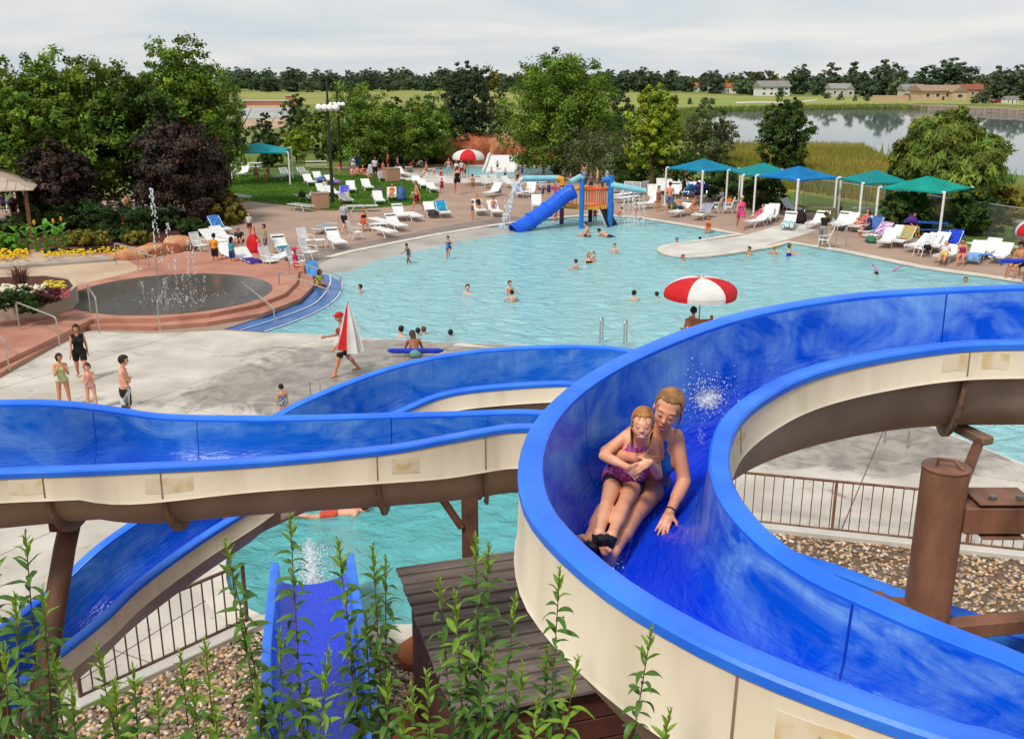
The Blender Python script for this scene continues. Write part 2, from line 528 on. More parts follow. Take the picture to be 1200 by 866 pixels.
def slab_field(name,poly,z,th,m,ang,step,holes=(),gap=0.012,org=(0,0),mwet=None,wetfn=None):
 base=sheet(name,poly,z,M_joint,holes)
 me=base.data
 bm=bmesh.new();bm.from_mesh(me)
 ca,sa=math.cos(ang),math.sin(ang)
 for ax in ((ca,sa),(-sa,ca)):
  for k in range(-16,17):
   for s_ in (-gap,gap):
    dd=k*step+s_
    bmesh.ops.bisect_plane(bm,geom=bm.verts[:]+bm.edges[:]+bm.faces[:],plane_co=(org[0]+ax[0]*dd,org[1]+ax[1]*dd,0),plane_no=(ax[0],ax[1],0),dist=1e-6)
 cells={}
 for fc in bm.faces:
  c=fc.calc_center_median()
  dx,dy=c.x-org[0],c.y-org[1]
  u,q=(dx*ca+dy*sa)/step,(-dx*sa+dy*ca)/step
  iu,iq=math.floor(u),math.floor(q)
  mu,mq=(u-iu)*step,(q-iq)*step
  if mu<gap or mu>step-gap or mq<gap or mq>step-gap:continue
  cells.setdefault((iu,iq),[]).append([(p.co.x,p.co.y) for p in fc.verts])
 bm.free()
 for key,fs in sorted(cells.items()):
  mb=MB()
  dz=random.uniform(-.002,.002)
  ed={}
  for q in fs:
   mb.add([(x,y,z+th+dz) for x,y in q],[tuple(range(len(q)))])
   for i in range(len(q)):
    a=(round(q[i][0],4),round(q[i][1],4));b=(round(q[(i+1)%len(q)][0],4),round(q[(i+1)%len(q)][1],4))
    if (b,a) in ed:del ed[(b,a)]
    else :ed[(a,b)]=1
  for (a,b) in ed:
   mb.add([(*a,z),(*b,z),(*b,z+th+dz),(*a,z+th+dz)],[(0,1,2,3)])
  cx_=sum(p[0] for q in fs for p in q)/sum(len(q) for q in fs);cy_=sum(p[1] for q in fs for p in q)/sum(len(q) for q in fs)
  mb.build('slab',m,base)
 return base
def wet_mix_mat(name,dry,dry2,wet,scale,thr,spots):
 """concrete that is dry here and wet there: dark glossy puddle stains with streaks"""
 m=mat(name,dry,dry2,0.7,0.8,0.2,30,detail=11,lo=.35,hi=.65)
 t=m.node_tree;b=t.nodes['Principled BSDF']
 src=b.inputs['Base Color'].links[0].from_socket
 tcn=t.nodes['Texture Coordinate']
 ns=N(t,'ShaderNodeTexNoise');ns.inputs['Scale'].default_value=scale;ns.inputs['Detail'].default_value=9;ns.inputs['Distortion'].default_value=1.2;ns.inputs['Roughness'].default_value=.68
 t.links.new(tcn.outputs['Object'],ns.inputs['Vector'])
 fac=ns.outputs['Fac']
 for (x,y,rx,ry,amt) in spots:
  mpn=N(t,'ShaderNodeMapping',vector_type='TEXTURE')
  mpn.inputs['Location'].default_value=(x,y,0);mpn.inputs['Scale'].default_value=(rx,ry,50)
  t.links.new(tcn.outputs['Object'],mpn.inputs[0])
  gr=N(t,'ShaderNodeTexGradient',gradient_type='QUADRATIC_SPHERE')
  t.links.new(mpn.outputs[0],gr.inputs[0])
  ma=N(t,'ShaderNodeMath',operation='MULTIPLY_ADD');ma.inputs[1].default_value=amt
  t.links.new(gr.outputs['Fac'],ma.inputs[0]);t.links.new(fac,ma.inputs[2])
  fac=ma.outputs[0]
 mr=N(t,'ShaderNodeMapRange');mr.inputs[1].default_value=thr-.05;mr.inputs[2].default_value=thr+.07
 t.links.new(fac,mr.inputs[0])
 mm=N(t,'ShaderNodeMix',data_type='RGBA')
 t.links.new(mr.outputs[0],mm.inputs[0]);t.links.new(src,mm.inputs[6]);wr=N(t,'ShaderNodeValToRGB');wr.color_ramp.elements[0].color=(*[c*.72 for c in wet],
  1);wr.color_ramp.elements[1].color=(*[min(1,c*1.35) for c in wet],1);wr.color_ramp.elements[0].position=.36;wr.color_ramp.elements[1].position=.64
 wn=N(t,'ShaderNodeTexNoise');wn.inputs['Scale'].default_value=1.3;wn.inputs['Detail'].default_value=10;wn.inputs['Distortion'].default_value=1.5
 t.links.new(tcn.outputs['Object'],wn.inputs['Vector']);t.links.new(wn.outputs['Fac'],wr.inputs[0]);t.links.new(wr.outputs[0],mm.inputs[7])
 sp=N(t,'ShaderNodeTexNoise');sp.inputs['Scale'].default_value=5.5;sp.inputs['Detail'].default_value=6;sp.inputs['Roughness'].default_value=.7
 t.links.new(tcn.outputs['Object'],sp.inputs['Vector'])
 sr=N(t,'ShaderNodeMapRange');sr.inputs[1].default_value=.60;sr.inputs[2].default_value=.70;sr.inputs[4].default_value=.55
 t.links.new(sp.outputs['Fac'],sr.inputs[0])
 md=N(t,'ShaderNodeMix',data_type='RGBA');md.inputs[7].default_value=(*[c*.55 for c in wet],1)
 t.links.new(sr.outputs[0],md.inputs[0]);t.links.new(mm.outputs[2],md.inputs[6])
 t.links.new(md.outputs[2],b.inputs['Base Color'])
 m2=N(t,'ShaderNodeMapRange');m2.inputs[3].default_value=.82;m2.inputs[4].default_value=.3
 t.links.new(mr.outputs[0],m2.inputs[0]);t.links.new(m2.outputs[0],b.inputs['Roughness'])
 return m
_w1,_w2,_w3=G2(330,450),G2(520,408),G2(1010,515)
M_neardeck=wet_mix_mat('near_deck',srgb(200,193,181),srgb(172,165,154),srgb(140,131,121),0.6,0.66,[(_w1[0],_w1[1],7.5,5,.62),(_w2[0],_w2[1],8,3.5,.62),
 (_w3[0],_w3[1],5,4,.95),(-1,26,5,5,.5),(G2(205,445)[0],G2(205,445)[1],3,3,-.3)])
slab_field('concrete_deck',NEARC,0.008,0.012,M_neardeck,R(-27),4.4,[PLUNGE],org=G2(173,470))
TIER_LO=px_poly([(-300,335),(60,294),(300,300),(350,309),(366,322),(368,334),(352,350),(308,367),(242,377.5),(180,382.5),(135,381.5),(101,382),(50,409),
 (0,437),(-300,590)],0.15)
TIER_HI=px_poly([(-300,330),(60,290),(300,297),(335,306),(350,318),(348,330),(334,344),(300,357),(245,367.5),(185,373),(138,373.5),(108,374),(60,397),
 (0,425),(-300,555)],0.30)
st=tag(MB().prism(TIER_LO,0.01,0.15).build('terrace_step',M_red),kind='structure')
tag(MB().prism(TIER_HI,0.15,0.30).build('terrace',M_red),kind='structure')
sheet('terrace_walk',px_poly([(-300,395),(-20,372),(20,352),(75,340),(88,335),(168,316),(140,300),(60,296),(-100,300),(-300,330)],.3),0.304,M_walk)
pad_c=G(199,345,.3)
PAD=[(pad_c.x+3.72*math.cos(a),pad_c.y+.3+3.75*math.sin(a)) for a in np.linspace(0,2*PI,48,endpoint=False)]
sheet('splash_pad',PAD,0.309,mat('wet_pad',srgb(98,90,84),srgb(66,63,60),0.45,0.08,0.1,12,detail=9,lo=.35,hi=.65,spec=.6,rough2=.4,stretch=(1,.5,1)))
M_bluestep=mat('blue_step_paint',srgb(40,84,150),srgb(62,110,170),1.5,0.35,0.1,20,spec=.5)
M_wline=mat('white_line_paint',srgb(214,216,214),srgb(190,194,194),4,0.5)
E1=px_poly([(370,318),(371,327),(366,339),(350,355),(308,371),(262,386)])
E2=px_poly([(388,324),(388,333),(381,345),(365,359),(326,374),(283,387.5)],-.05)
E3=px_poly([(402,332),(401,341),(394,352),(377,364),(346,378),(312,390)],-.1)
def band(name,a,b,z,m,wl):
 A,B=cr_spline(a,5),cr_spline(b,5)
 n=len(A)
 mb=MB().add([(p[0],p[1],z) for p in A]+[(p[0],p[1],z) for p in B]+[(p[0],p[1],z-.9) for p in B],[(i,i+1,n+i+1,n+i)[::-1] for i in range(n-1)]+[(n+i,n+i+1,
  2*n+i+1,2*n+i)[::-1] for i in range(n-1)])
 o=mb.build(name,m);o['kind']='structure'
 D=A+(B-A)*.90
 D2=A+(B-A)*.99
 l=MB().add([(p[0],p[1],z+.004) for p in D]+[(p[0],p[1],z+.004) for p in D2],[(i,i+1,n+i+1,n+i)[::-1] for i in range(n-1)]).build('step_line',M_wline,
  o)
 return o
band('entry_step',E1,E2,-0.03,M_bluestep,1)
band('entry_step',E2,E3,-0.055,M_bluestep,1)
def hill_z(x,y):
 z=0.60*max(0.0,9.4-y)
 if x>-.6:
  k=min(1,(x+.6)/1.2);z+=k*0.5*max(0,min(1,(10.2-y)/2))
 return z+0.012
M_slope=mat('slope_soil',srgb(168,138,110),srgb(128,100,78),7,0.95,0.8,30,detail=10)
v,f=[],[]
gx,gy=np.arange(-16,18.01,.5),np.arange(-8,11.01,.5)
for y in gy:
 for x in gx:
  v.append((x,y,hill_z(x,y)+(random.uniform(-.04,.04) if y<9 else 0)))
nx=len(gx)
for j in range(len(gy)-1):
 for i in range(nx-1):
  f.append((j*nx+i,j*nx+i+1,(j+1)*nx+i+1,(j+1)*nx+i))
o=MB().add(v,f).build('hillside',M_slope,smooth='all');o['kind']='structure'
GR_R=px_poly([(860,616),(900,618.5),(1010,632.5),(1164,649.5)])+[(12,15.1),(18,14),(18,10.2),(3.2,10.2),(3.2,13)]
GR_L=px_poly([(60,839),(155,797),(272,743)])+[(-3.4,13.05),(-2.2,12.9),(-.2,12.9),(-.2,10.0),(-9,10.0)]
sheet('gravel_bed',GR_R,0.016,M_gravelbed)
sheet('gravel_bed',GR_L,0.016,M_gravelbed)
def in_poly(x,y,poly):
 c=False
 n=len(poly)
 for i in range(n):
  x1,y1=poly[i];x2,y2=poly[i-1]
  if (y1>y)!=(y2>y) and x<(x2-x1)*(y-y1)/(y2-y1)+x1:c= not c
 return c
M_peb=mat('river_pebbles',(1,1,1),rough=0.75,attr='tint')
PEB_COL=[srgb(*c) for c in [(196,170,138),(164,132,100),(210,196,176),(138,112,90),(176,150,130),(120,104,92),(200,160,120),(158,146,136)]]
ICO_V=[]
_t=(1+5**.5)/2
ICO_V=[Vector(q).normalized() for q in [(-1,_t,0),(1,_t,0),(-1,-_t,0),(1,-_t,0),(0,-1,_t),(0,1,_t),(0,-1,-_t),(0,1,-_t),(_t,0,-1),(_t,0,1),(-_t,0,-1),
 (-_t,0,1)]]
ICO_F=[(0,11,5),(0,5,1),(0,1,7),(0,7,10),(0,10,11),(1,5,9),(5,11,4),(11,10,2),(10,7,6),(7,1,8),(3,9,4),(3,4,2),(3,2,6),(3,6,8),(3,8,9),(4,9,5),(2,4,11),
 (6,2,10),(8,6,7),(9,8,1)]
ICO_VA,ICO_FA=np.array([tuple(q) for q in ICO_V]),np.array(ICO_F)
def np_mesh(name,V,Fa,m,tint=None,smooth=False,parent=None):
 """fast mesh from numpy (faces all the same size), optional per-face tint"""
 me=bpy.data.meshes.new(name)
 k=Fa.shape[1]
 me.vertices.add(len(V));me.vertices.foreach_set('co',V.astype(np.float32).ravel())
 me.loops.add(Fa.size);me.loops.foreach_set('vertex_index',Fa.astype(np.int32).ravel())
 me.polygons.add(len(Fa));me.polygons.foreach_set('loop_start',np.arange(0,Fa.size,k,dtype=np.int32))
 me.update(calc_edges=True)
 for x in (m if isinstance(m,(list,tuple)) else [m]):me.materials.append(x)
 if smooth:me.polygons.foreach_set('use_smooth',[True]*len(Fa))
 if tint is not None:
  a=me.attributes.new('tint','FLOAT_COLOR','FACE')
  tt=np.ones((len(Fa),4),np.float32);tt[:,:3]=tint
  a.data.foreach_set('color',tt.ravel())
 me.validate()
 return link_mesh(name,me,parent)
def pebbles(name,poly,n,x0,x1,y0,y1,zf= lambda x,y:0.016):
 Vs,Fs,Ts=[],[],[]
 k=0
 for _ in range(n):
  x,y=random.uniform(x0,x1),random.uniform(y0,y1)
  if not in_poly(x,y,poly):continue
  s=np.array((random.uniform(.03,.055),random.uniform(.025,.045),random.uniform(.018,.032)))
  a=random.uniform(0,PI)
  v=ICO_VA*s*RNG.uniform(.85,1.15,(12,1))
  v=np.stack([v[:,0]*math.cos(a)-v[:,1]*math.sin(a)+x,v[:,0]*math.sin(a)+v[:,1]*math.cos(a)+y,v[:,2]+zf(x,y)+random.uniform(0,.03)],1)
  Vs.append(v);Fs.append(ICO_FA+12*k);k+=1
  c=np.array(random.choice(PEB_COL))*random.uniform(.8,1.15)
  Ts.append(np.tile(c,(20,1)))
 return tag(np_mesh(name,np.vstack(Vs),np.vstack(Fs),M_peb,np.vstack(Ts),True),kind='stuff')
pebbles('gravel',GR_R,9000,3.2,12.5,11.2,17.2)
pebbles('gravel',GR_L,9000,-7,-.2,10,13.4)
# ==== WATER SLIDES
def blue_mat(name,deep,light,wear,wearfac,rough=0.22):
 """gel-coat blue: scuffed paler streaks along the run (uv.x metres along, uv.y 0..1 across)"""
 m=bpy.data.materials.new(name);MATS[name]=m;m.use_nodes=True
 t=m.node_tree;b=t.nodes['Principled BSDF']
 b.inputs['Roughness'].default_value=rough;b.inputs['Specular IOR Level'].default_value=.28
 uv=N(t,'ShaderNodeUVMap',uv_map='flow')
 mp1=N(t,'ShaderNodeMapping');mp1.inputs['Scale'].default_value=(1.1,2.6,1);mp1.inputs['Rotation'].default_value=(0,0,.35)
 t.links.new(uv.outputs[0],mp1.inputs[0])
 a=N(t,'ShaderNodeTexNoise');a.inputs['Scale'].default_value=1.6;a.inputs['Detail'].default_value=9;a.inputs['Distortion'].default_value=1.1;a.inputs['Roughness'].default_value=.62
 t.links.new(mp1.outputs[0],a.inputs['Vector'])
 tcn=N(t,'ShaderNodeTexCoord')
 g=N(t,'ShaderNodeTexNoise');g.inputs['Scale'].default_value=1.3;g.inputs['Detail'].default_value=4
 t.links.new(tcn.outputs['Object'],g.inputs['Vector'])
 mp2=N(t,'ShaderNodeMapping');mp2.inputs['Scale'].default_value=(14,2.2,1);mp2.inputs['Rotation'].default_value=(0,0,.5)
 t.links.new(uv.outputs[0],mp2.inputs[0])
 h=N(t,'ShaderNodeTexNoise');h.inputs['Scale'].default_value=1.0;h.inputs['Detail'].default_value=8;h.inputs['Distortion'].default_value=1.0
 t.links.new(mp2.outputs[0],h.inputs['Vector'])
 c1=N(t,'ShaderNodeMix',data_type='RGBA');t.links.new(g.outputs['Fac'],c1.inputs[0])
 c1.inputs[6].default_value=(*deep,1);c1.inputs[7].default_value=(*light,1)
 su=N(t,'ShaderNodeSeparateXYZ');t.links.new(uv.outputs[0],su.inputs[0])
 d=N(t,'ShaderNodeMath',operation='SUBTRACT');d.inputs[1].default_value=.5;t.links.new(su.outputs['Y'],d.inputs[0])
 ab=N(t,'ShaderNodeMath',operation='ABSOLUTE');t.links.new(d.outputs[0],ab.inputs[0])
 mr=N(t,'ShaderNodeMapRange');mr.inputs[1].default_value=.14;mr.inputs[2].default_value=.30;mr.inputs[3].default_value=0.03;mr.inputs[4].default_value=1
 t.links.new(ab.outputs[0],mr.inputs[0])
 rp=N(t,'ShaderNodeMapRange');rp.inputs[1].default_value=.40;rp.inputs[2].default_value=.68;t.links.new(a.outputs['Fac'],rp.inputs[0])
 rh=N(t,'ShaderNodeMapRange');rh.inputs[1].default_value=.35;rh.inputs[2].default_value=.75;rh.inputs[3].default_value=.6;t.links.new(h.outputs['Fac'],
  rh.inputs[0])
 m1=N(t,'ShaderNodeMath',operation='MULTIPLY');t.links.new(mr.outputs[0],m1.inputs[0]);t.links.new(rp.outputs[0],m1.inputs[1])
 m3=N(t,'ShaderNodeMath',operation='MULTIPLY');t.links.new(m1.outputs[0],m3.inputs[0]);t.links.new(rh.outputs[0],m3.inputs[1])
 m2=N(t,'ShaderNodeMath',operation='MULTIPLY');t.links.new(m3.outputs[0],m2.inputs[0]);m2.inputs[1].default_value=wearfac
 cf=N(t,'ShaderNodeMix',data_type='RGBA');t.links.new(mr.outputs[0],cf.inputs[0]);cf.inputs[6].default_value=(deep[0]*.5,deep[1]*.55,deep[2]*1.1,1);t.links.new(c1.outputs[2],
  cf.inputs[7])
 c2=N(t,'ShaderNodeMix',data_type='RGBA');t.links.new(m2.outputs[0],c2.inputs[0]);t.links.new(cf.outputs[2],c2.inputs[6]);c2.inputs[7].default_value=(*wear,
  1)
 t.links.new(c2.outputs[2],b.inputs['Base Color'])
 bn=N(t,'ShaderNodeTexNoise');bn.inputs['Scale'].default_value=22;bn.inputs['Detail'].default_value=4;bn.inputs['Distortion'].default_value=.5
 t.links.new(tcn.outputs['Object'],bn.inputs['Vector'])
 inv=N(t,'ShaderNodeMapRange');inv.inputs[1].default_value=.1;inv.inputs[2].default_value=.36;inv.inputs[3].default_value=.8;inv.inputs[4].default_value=.05
 t.links.new(ab.outputs[0],inv.inputs[0])
 mp3=N(t,'ShaderNodeMapping');mp3.inputs['Scale'].default_value=(.35,2.4,1)
 t.links.new(uv.outputs[0],mp3.inputs[0]);t.links.new(mp3.outputs[0],bn.inputs['Vector'])
 bp=N(t,'ShaderNodeBump');bp.inputs['Distance'].default_value=.025
 t.links.new(inv.outputs[0],bp.inputs['Strength']);t.links.new(bn.outputs['Fac'],bp.inputs['Height']);t.links.new(bp.outputs[0],b.inputs['Normal'])
 rr=N(t,'ShaderNodeMapRange');rr.inputs[1].default_value=.12;rr.inputs[2].default_value=.3;rr.inputs[3].default_value=.08;rr.inputs[4].default_value=rough+.15
 t.links.new(ab.outputs[0],rr.inputs[0]);t.links.new(rr.outputs[0],b.inputs['Roughness'])
 return m
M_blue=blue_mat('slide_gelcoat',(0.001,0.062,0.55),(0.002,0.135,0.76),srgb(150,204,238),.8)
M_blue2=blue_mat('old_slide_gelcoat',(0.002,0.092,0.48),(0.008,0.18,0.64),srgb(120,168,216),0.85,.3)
M_rim=mat('slide_rim_gelcoat',srgb(30,104,232),srgb(52,126,238),2.2,0.38,0.05,30,detail=9,spec=.4)
M_cream=mat('cream_gelcoat',srgb(225,214,192),srgb(192,180,156),2.2,0.5,0.06,20,detail=12,lo=.45,hi=.82,stretch=(1.6,1.6,.35))
M_brownshell=mat('brown_shell',srgb(182,168,152),srgb(152,138,124),1.6,0.6,0.12,60,detail=9)
M_patch=mat('resin_patch',srgb(212,190,142),srgb(224,212,188),9,0.5,detail=9,lo=.40,hi=.54)
M_steel=mat('brown_steel',srgb(136,94,72),srgb(86,58,44),5,0.5,0.25,40,detail=12,lo=.35,hi=.68,stretch=(1,1,.35))
M_dsteel=mat('dark_brown_steel',srgb(112,80,62),srgb(84,60,48),4,0.55,0.15,40,detail=10)
M_seam=mat('slide_seam',(0.002,0.045,0.40),rough=.5)
M_rust=mat('rusty_flange',srgb(120,98,80),srgb(150,126,106),6,.7,.2,40)
M_bolt=mat('galvanised_bolt',srgb(140,138,134),srgb(110,108,104),20,.45,metal=.7)
def resample(Ls,Rs,step=0.12):
 a=cr_spline([(*l,*r) for l,r in zip(Ls,Rs)],14)
 mid=(a[:,:3]+a[:,3:])/2
 d=np.concatenate([[0],np.cumsum(np.linalg.norm(np.diff(mid,axis=0),axis=1))])
 n=max(4,int(d[-1]/step))
 s=np.linspace(0,d[-1],n+1)
 return np.stack([np.interp(s,d,a[:,k]) for k in range(6)],1),s
TROUGHS=[]
FW=0.062
def flume(root,Ls,Rs,skirt=0.2,bowl=0.34,mblue=None,ribs=(),patches=(),under=.40):
 """an open half-round trough between two rim lines: parts rim x2, trough, side_wall x2, underside, joint_rib..."""
 A,s=resample(Ls,Rs)
 n=len(A)
 secs=[]
 for i in range(n):
  L,Rr=Vector(A[i,:3]),Vector(A[i,3:])
  ac=Vector((Rr.x-L.x,Rr.y-L.y,0));W=ac.length;u=ac/W
  zs=min(L.z,Rr.z)-skirt
  secs.append((L,Rr,u,W,zs))
 nb=17
 def inner(i,off=0.0):
  L,Rr,u,W,zs=secs[i]
  pts=[]
  a0,a1=FW-off,W-FW+off
  pts.append(L+u*a0)
  c,rad=W/2,(W-2*FW)/2-.02+off
  for k in range(nb):
   t=PI*k/(nb-1)
   p=L+u*(c-rad*math.cos(t));p.z=zs-(bowl+off)*math.sin(t)
   pts.append(p)
  pts.append(Rr-u*(W-a1))
  return pts
 v,f,uvs=[],[],[]
 m=nb+2
 par=[0.0,.22]+[.22+.56*k/(nb-1) for k in range(1,nb-1)]+[.78,1.0]
 for i in range(n):
  v+=inner(i)
 for i in range(n-1):
  for k in range(m-1):
   f.append((i*m+k,(i+1)*m+k,(i+1)*m+k+1,i*m+k+1)[::-1])
 me=MB().add(v,f).mesh('trough',mblue or M_blue,'all')
 uvl=me.uv_layers.new(name='flow')
 for poly in me.polygons:
  for li in poly.loop_indices:
   vi=me.loops[li].vertex_index
   uvl.data[li].uv=(s[vi//m],par[vi%m])
 TROUGHS.append((root.name,list(v),list(f)))
 link_mesh('trough',me,root)
 def strip(name,prof,mt,sm=True,i0=0,i1=None):
  i1=n if i1 is None else i1
  v,f=[],[]
  k0=None
  for i in range(i0,i1):
   q=prof(i);k0=len(q);v+=q
  for i in range(i1-i0-1):
   for k in range(k0):
    j=(k+1)%k0
    f.append((i*k0+k,i*k0+j,(i+1)*k0+j,(i+1)*k0+k))
  f.append(tuple(range(k0))[::-1]);f.append(tuple(range((i1-i0-1)*k0,(i1-i0)*k0)))
  return MB().add(v,f).build(name,mt,root,smooth=sm)
 up=Vector((0,0,1))
 for side in (0,1):
  def prim(i):
   L,Rr,u,W,zs=secs[i]
   b,d=(L,u) if side==0 else (Rr,-u)
   return [b+d*FW-up*.03,b+d*(FW+.002)+up*.006,b+d*(FW-.012)+up*.016,b-d*(FW-.014)+up*.016,b-d*FW+up*.004,b-d*FW-up*.032]
  strip('rim',prim,M_rim)
  def pskirt(i):
   L,Rr,u,W,zs=secs[i]
   b,d=(L,u) if side==0 else (Rr,-u)
   o=b-d*(FW-.008)
   return [o-up*.033,Vector((o.x,o.y,zs))-d*.012,Vector((o.x,o.y,zs-.022))-d*.026,Vector((o.x,o.y,zs-.026))+d*.02,Vector((o.x,o.y,zs+.01))+d*.028,o-up*.036+d*.03]
  strip('side_wall',pskirt,M_cream)
  for (sd,t0,t1,z0,z1) in patches:
   if sd!=side:continue
   i0,i1=sorted(int(np.argmin(((A[:,3*side:3*side+3]-np.array(tuple(q)))**2).sum(1))) for q in (t0,t1))
   i1=max(i1,i0+2)
   def ppatch(i):
    L,Rr,u,W,zs=secs[i]
    b,d=(L,u) if side==0 else (Rr,-u)
    jig=.03*math.sin(i*2.3)
    o=b-d*(FW-.008)
    P0=o-up*.035;P1=Vector((o.x,o.y,zs))-d*.012
    q0=P0.lerp(P1,z0+jig);q1=P0.lerp(P1,min(.97,z1+jig))
    return [q0-d*.0015,q1-d*.0015,q1+d*.004,q0+d*.004]
   strip('resin_patch',ppatch,M_patch,False,i0,i1+1)
 v,f=[],[]
 for i in range(n):
  L,Rr,u,W,zs=secs[i]
  c,rad=W/2,(W-2*FW)/2+.035
  for k in range(nb):
   t=PI*k/(nb-1)
   p=L+u*(c-rad*math.cos(t));p.z=zs+.004-under*math.sin(t)
   v.append(p)
 for i in range(n-1):
  for k in range(nb-1):
   f.append((i*nb+k,(i+1)*nb+k,(i+1)*nb+k+1,i*nb+k+1))
 MB().add(v,f).build('underside',M_brownshell,root,smooth='all')
 for tt in ribs:
  tv=np.array(tuple(tt));i=min(n-2,max(1,int(np.argmin(np.minimum(((A[:,:3]-tv)**2).sum(1),((A[:,3:]-tv)**2).sum(1))))))
  L,Rr,u,W,zs=secs[i]
  dirv=(Vector(A[i+1,:3])+Vector(A[i+1,3:])-Vector(A[i-1,:3])-Vector(A[i-1,3:])).normalized()
  mb=MB();v=[]
  for sgn in (-.014,.014):
   for off in (0,.075):
    for k in range(nb):
     t=PI*k/(nb-1)
     c,rad=W/2,(W-2*FW)/2+.03+off
     p=L+u*(c-rad*math.cos(t))+dirv*sgn;p.z=zs-(under+off-.01)*math.sin(t)-.01+dirv.z*sgn
     v.append(p)
  q= lambda a,b,k:(a*2+b)*nb+k
  f=[]
  for k in range(nb-1):
   f+=[(q(0,1,k),q(0,1,k+1),q(1,1,k+1),q(1,1,k)),(q(0,0,k),q(0,1,k),q(0,1,k+1),q(0,0,k+1))[::-1],(q(1,0,k),q(1,1,k),q(1,1,k+1),q(1,0,k+1))]
  rb=mb.add(v,f).build('joint_rib',M_rust,root)
  q0=[p+up*.002-dirv*.006 for p in inner(i)];k0=len(q0)
  MB().add(q0+[p+dirv*.012 for p in q0],[(k,k+1,k0+k+1,k0+k) for k in range(k0-1)]).build('joint_seam',M_seam,root)
  for sd_,(b,d) in enumerate(((L,u),(Rr,-u))):
   o_=b-d*(FW-.008)
   A1,A2=o_-up*.036-d*.003,Vector((o_.x,o_.y,zs))-d*.016
   MB().add([A1-dirv*.005,A1+dirv*.005,A2+dirv*.005,A2-dirv*.005],[(0,1,2,3)]).build('wall_seam',M_rust,root)
  for k in range(1,nb-1,2):
   t=PI*(k+.5)/(nb-1)
   rad=(W-2*FW)/2+.07
   p=L+u*(W/2-rad*math.cos(t))-dirv*.02;p.z=zs-(under+.03)*math.sin(t)-.01
   MB().box(p,(.022,.022,.022)).build('bolt',M_bolt,rb)
 return A,s,secs
def rim_pts(lst,zf):
 return [G(p[0],p[1],CAMZ-p[2]) for p in lst]
A_out=rim_pts([(1420,338,1.38),(1300,336,1.43),(1200,337,1.47),(1100,341,1.50),(1000,348,1.53),(900,364,1.56),(820,386,1.59),(740,419,1.62),(680,454,1.65),
 (640,494,1.68),(622,540,1.71),(627,588,1.74),(655,629,1.76),(715,682,1.79),(790,729,1.81),(880,774,1.83),(1000,821,1.86),(1120,862,1.88),(1260,905,1.90)],
 None)
A_in=rim_pts([(1420,400,1.58),(1300,400.5,1.63),(1200,402,1.67),(1130,404,1.69),(1060,412,1.72),(985,426,1.75),(930,443,1.78),(888,466,1.81),(860,490,
 1.84),(847,515,1.87),(843,545,1.90),(850,575,1.92),(870,606,1.94),(905,640,1.97),(955,674,2.0),(1010,700,2.02),(1085,733,2.05),(1170,766,2.08),(1290,
 808,2.12)],None)
def extend(Ls,Rs,start,end):
 """carry the run on past the picture's edge"""
 d0=((Ls[0]+Rs[0])-(Ls[1]+Rs[1])).normalized();d1=((Ls[-1]+Rs[-1])-(Ls[-2]+Rs[-2])).normalized()
 if start:Ls.insert(0,Ls[0]+d0*start);Rs.insert(0,Rs[0]+d0*start)
 if end:Ls.append(Ls[-1]+d1*end);Rs.append(Rs[-1]+d1*end)
extend(A_out,A_in,3.5,3.0)
slideA=empty('water_slide','blue water slide looping through the foreground with two riders in it','water slide',(2.2,4.8,0))
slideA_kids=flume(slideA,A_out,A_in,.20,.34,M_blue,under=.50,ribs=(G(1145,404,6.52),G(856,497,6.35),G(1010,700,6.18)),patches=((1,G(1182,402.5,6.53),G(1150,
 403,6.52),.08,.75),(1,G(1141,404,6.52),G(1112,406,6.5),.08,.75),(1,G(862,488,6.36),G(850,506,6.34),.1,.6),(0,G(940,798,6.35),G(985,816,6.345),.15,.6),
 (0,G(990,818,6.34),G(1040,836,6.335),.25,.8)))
settle(slideA)
B_near=rim_pts([(-120,560,2.70),(0,553,2.76),(75,550.5,2.79),(150,547.5,2.84),(300,540,2.90),(450,526,2.92),(520,514,2.92),(570,505,2.93),(612,500,2.95)],
 None)
B_far=rim_pts([(-43,473,2.52),(64,473,2.60),(131,480,2.76),(198,489,2.90),(332,490.5,2.92),(466,487,2.98),(529,485.5,3.04),(573,484,3.07),(612,483,3.10)],
 None)
def C3(x,y,z):return Vector((x,y,z))
B_near+=[C3(1.15,8.25,5.22),C3(1.95,9.3,5.12),C3(1.95,10.7,5.05),C3(1.3,11.6,5.0)]
B_far+=[C3(.65,9.05,5.05),C3(1.05,9.55,4.95),C3(1.05,10.3,4.87),C3(.75,10.75,4.82)]
B_near+=rim_pts([(640,407,3.22),(560,412,3.25),(500,421,3.3),(450,434,3.35),(400,452,3.42),(355,471,3.5),(330,484,3.6)],None)
B_far+=rim_pts([(640,449,3.40),(560,455,3.43),(515,463,3.48),(475,479,3.55),(425,500,3.65),(395,525,3.75),(372,548,3.9)],None)
B_near+=[C3(-3.35,10.15,4.15)]+rim_pts([(262,540,4.25),(190,590,4.4),(118,640,4.62),(76,678,4.85),(40,707,4.97),(-20,752,5.15)],None)
B_far+=[C3(-2.55,9.75,3.95)]+rim_pts([(300,590,4.35),(230,634,4.5),(162,684,4.72),(122,722,4.95),(76,759,5.10),(22,800,5.26)],None)
extend(B_near,B_far,3.5,0)
slideB=empty('water_slide','long blue flume crossing the left half and diving under itself behind the young plants','water slide',(-3,8,0))
flume(slideB,B_near,B_far,.19,.32,M_blue2,under=.44,ribs=(G(45,551,5.42),G(195,545,5.34),G(450,526,5.28),G(576,504.5,5.27)),patches=((0,G(12,553,5.44),
 G(56,551,5.42),.1,.8),(0,G(166,547,5.355),G(218,544.5,5.335),.2,.8),(0,G(452,525.7,5.28),G(478,521,5.28),.2,.8)))
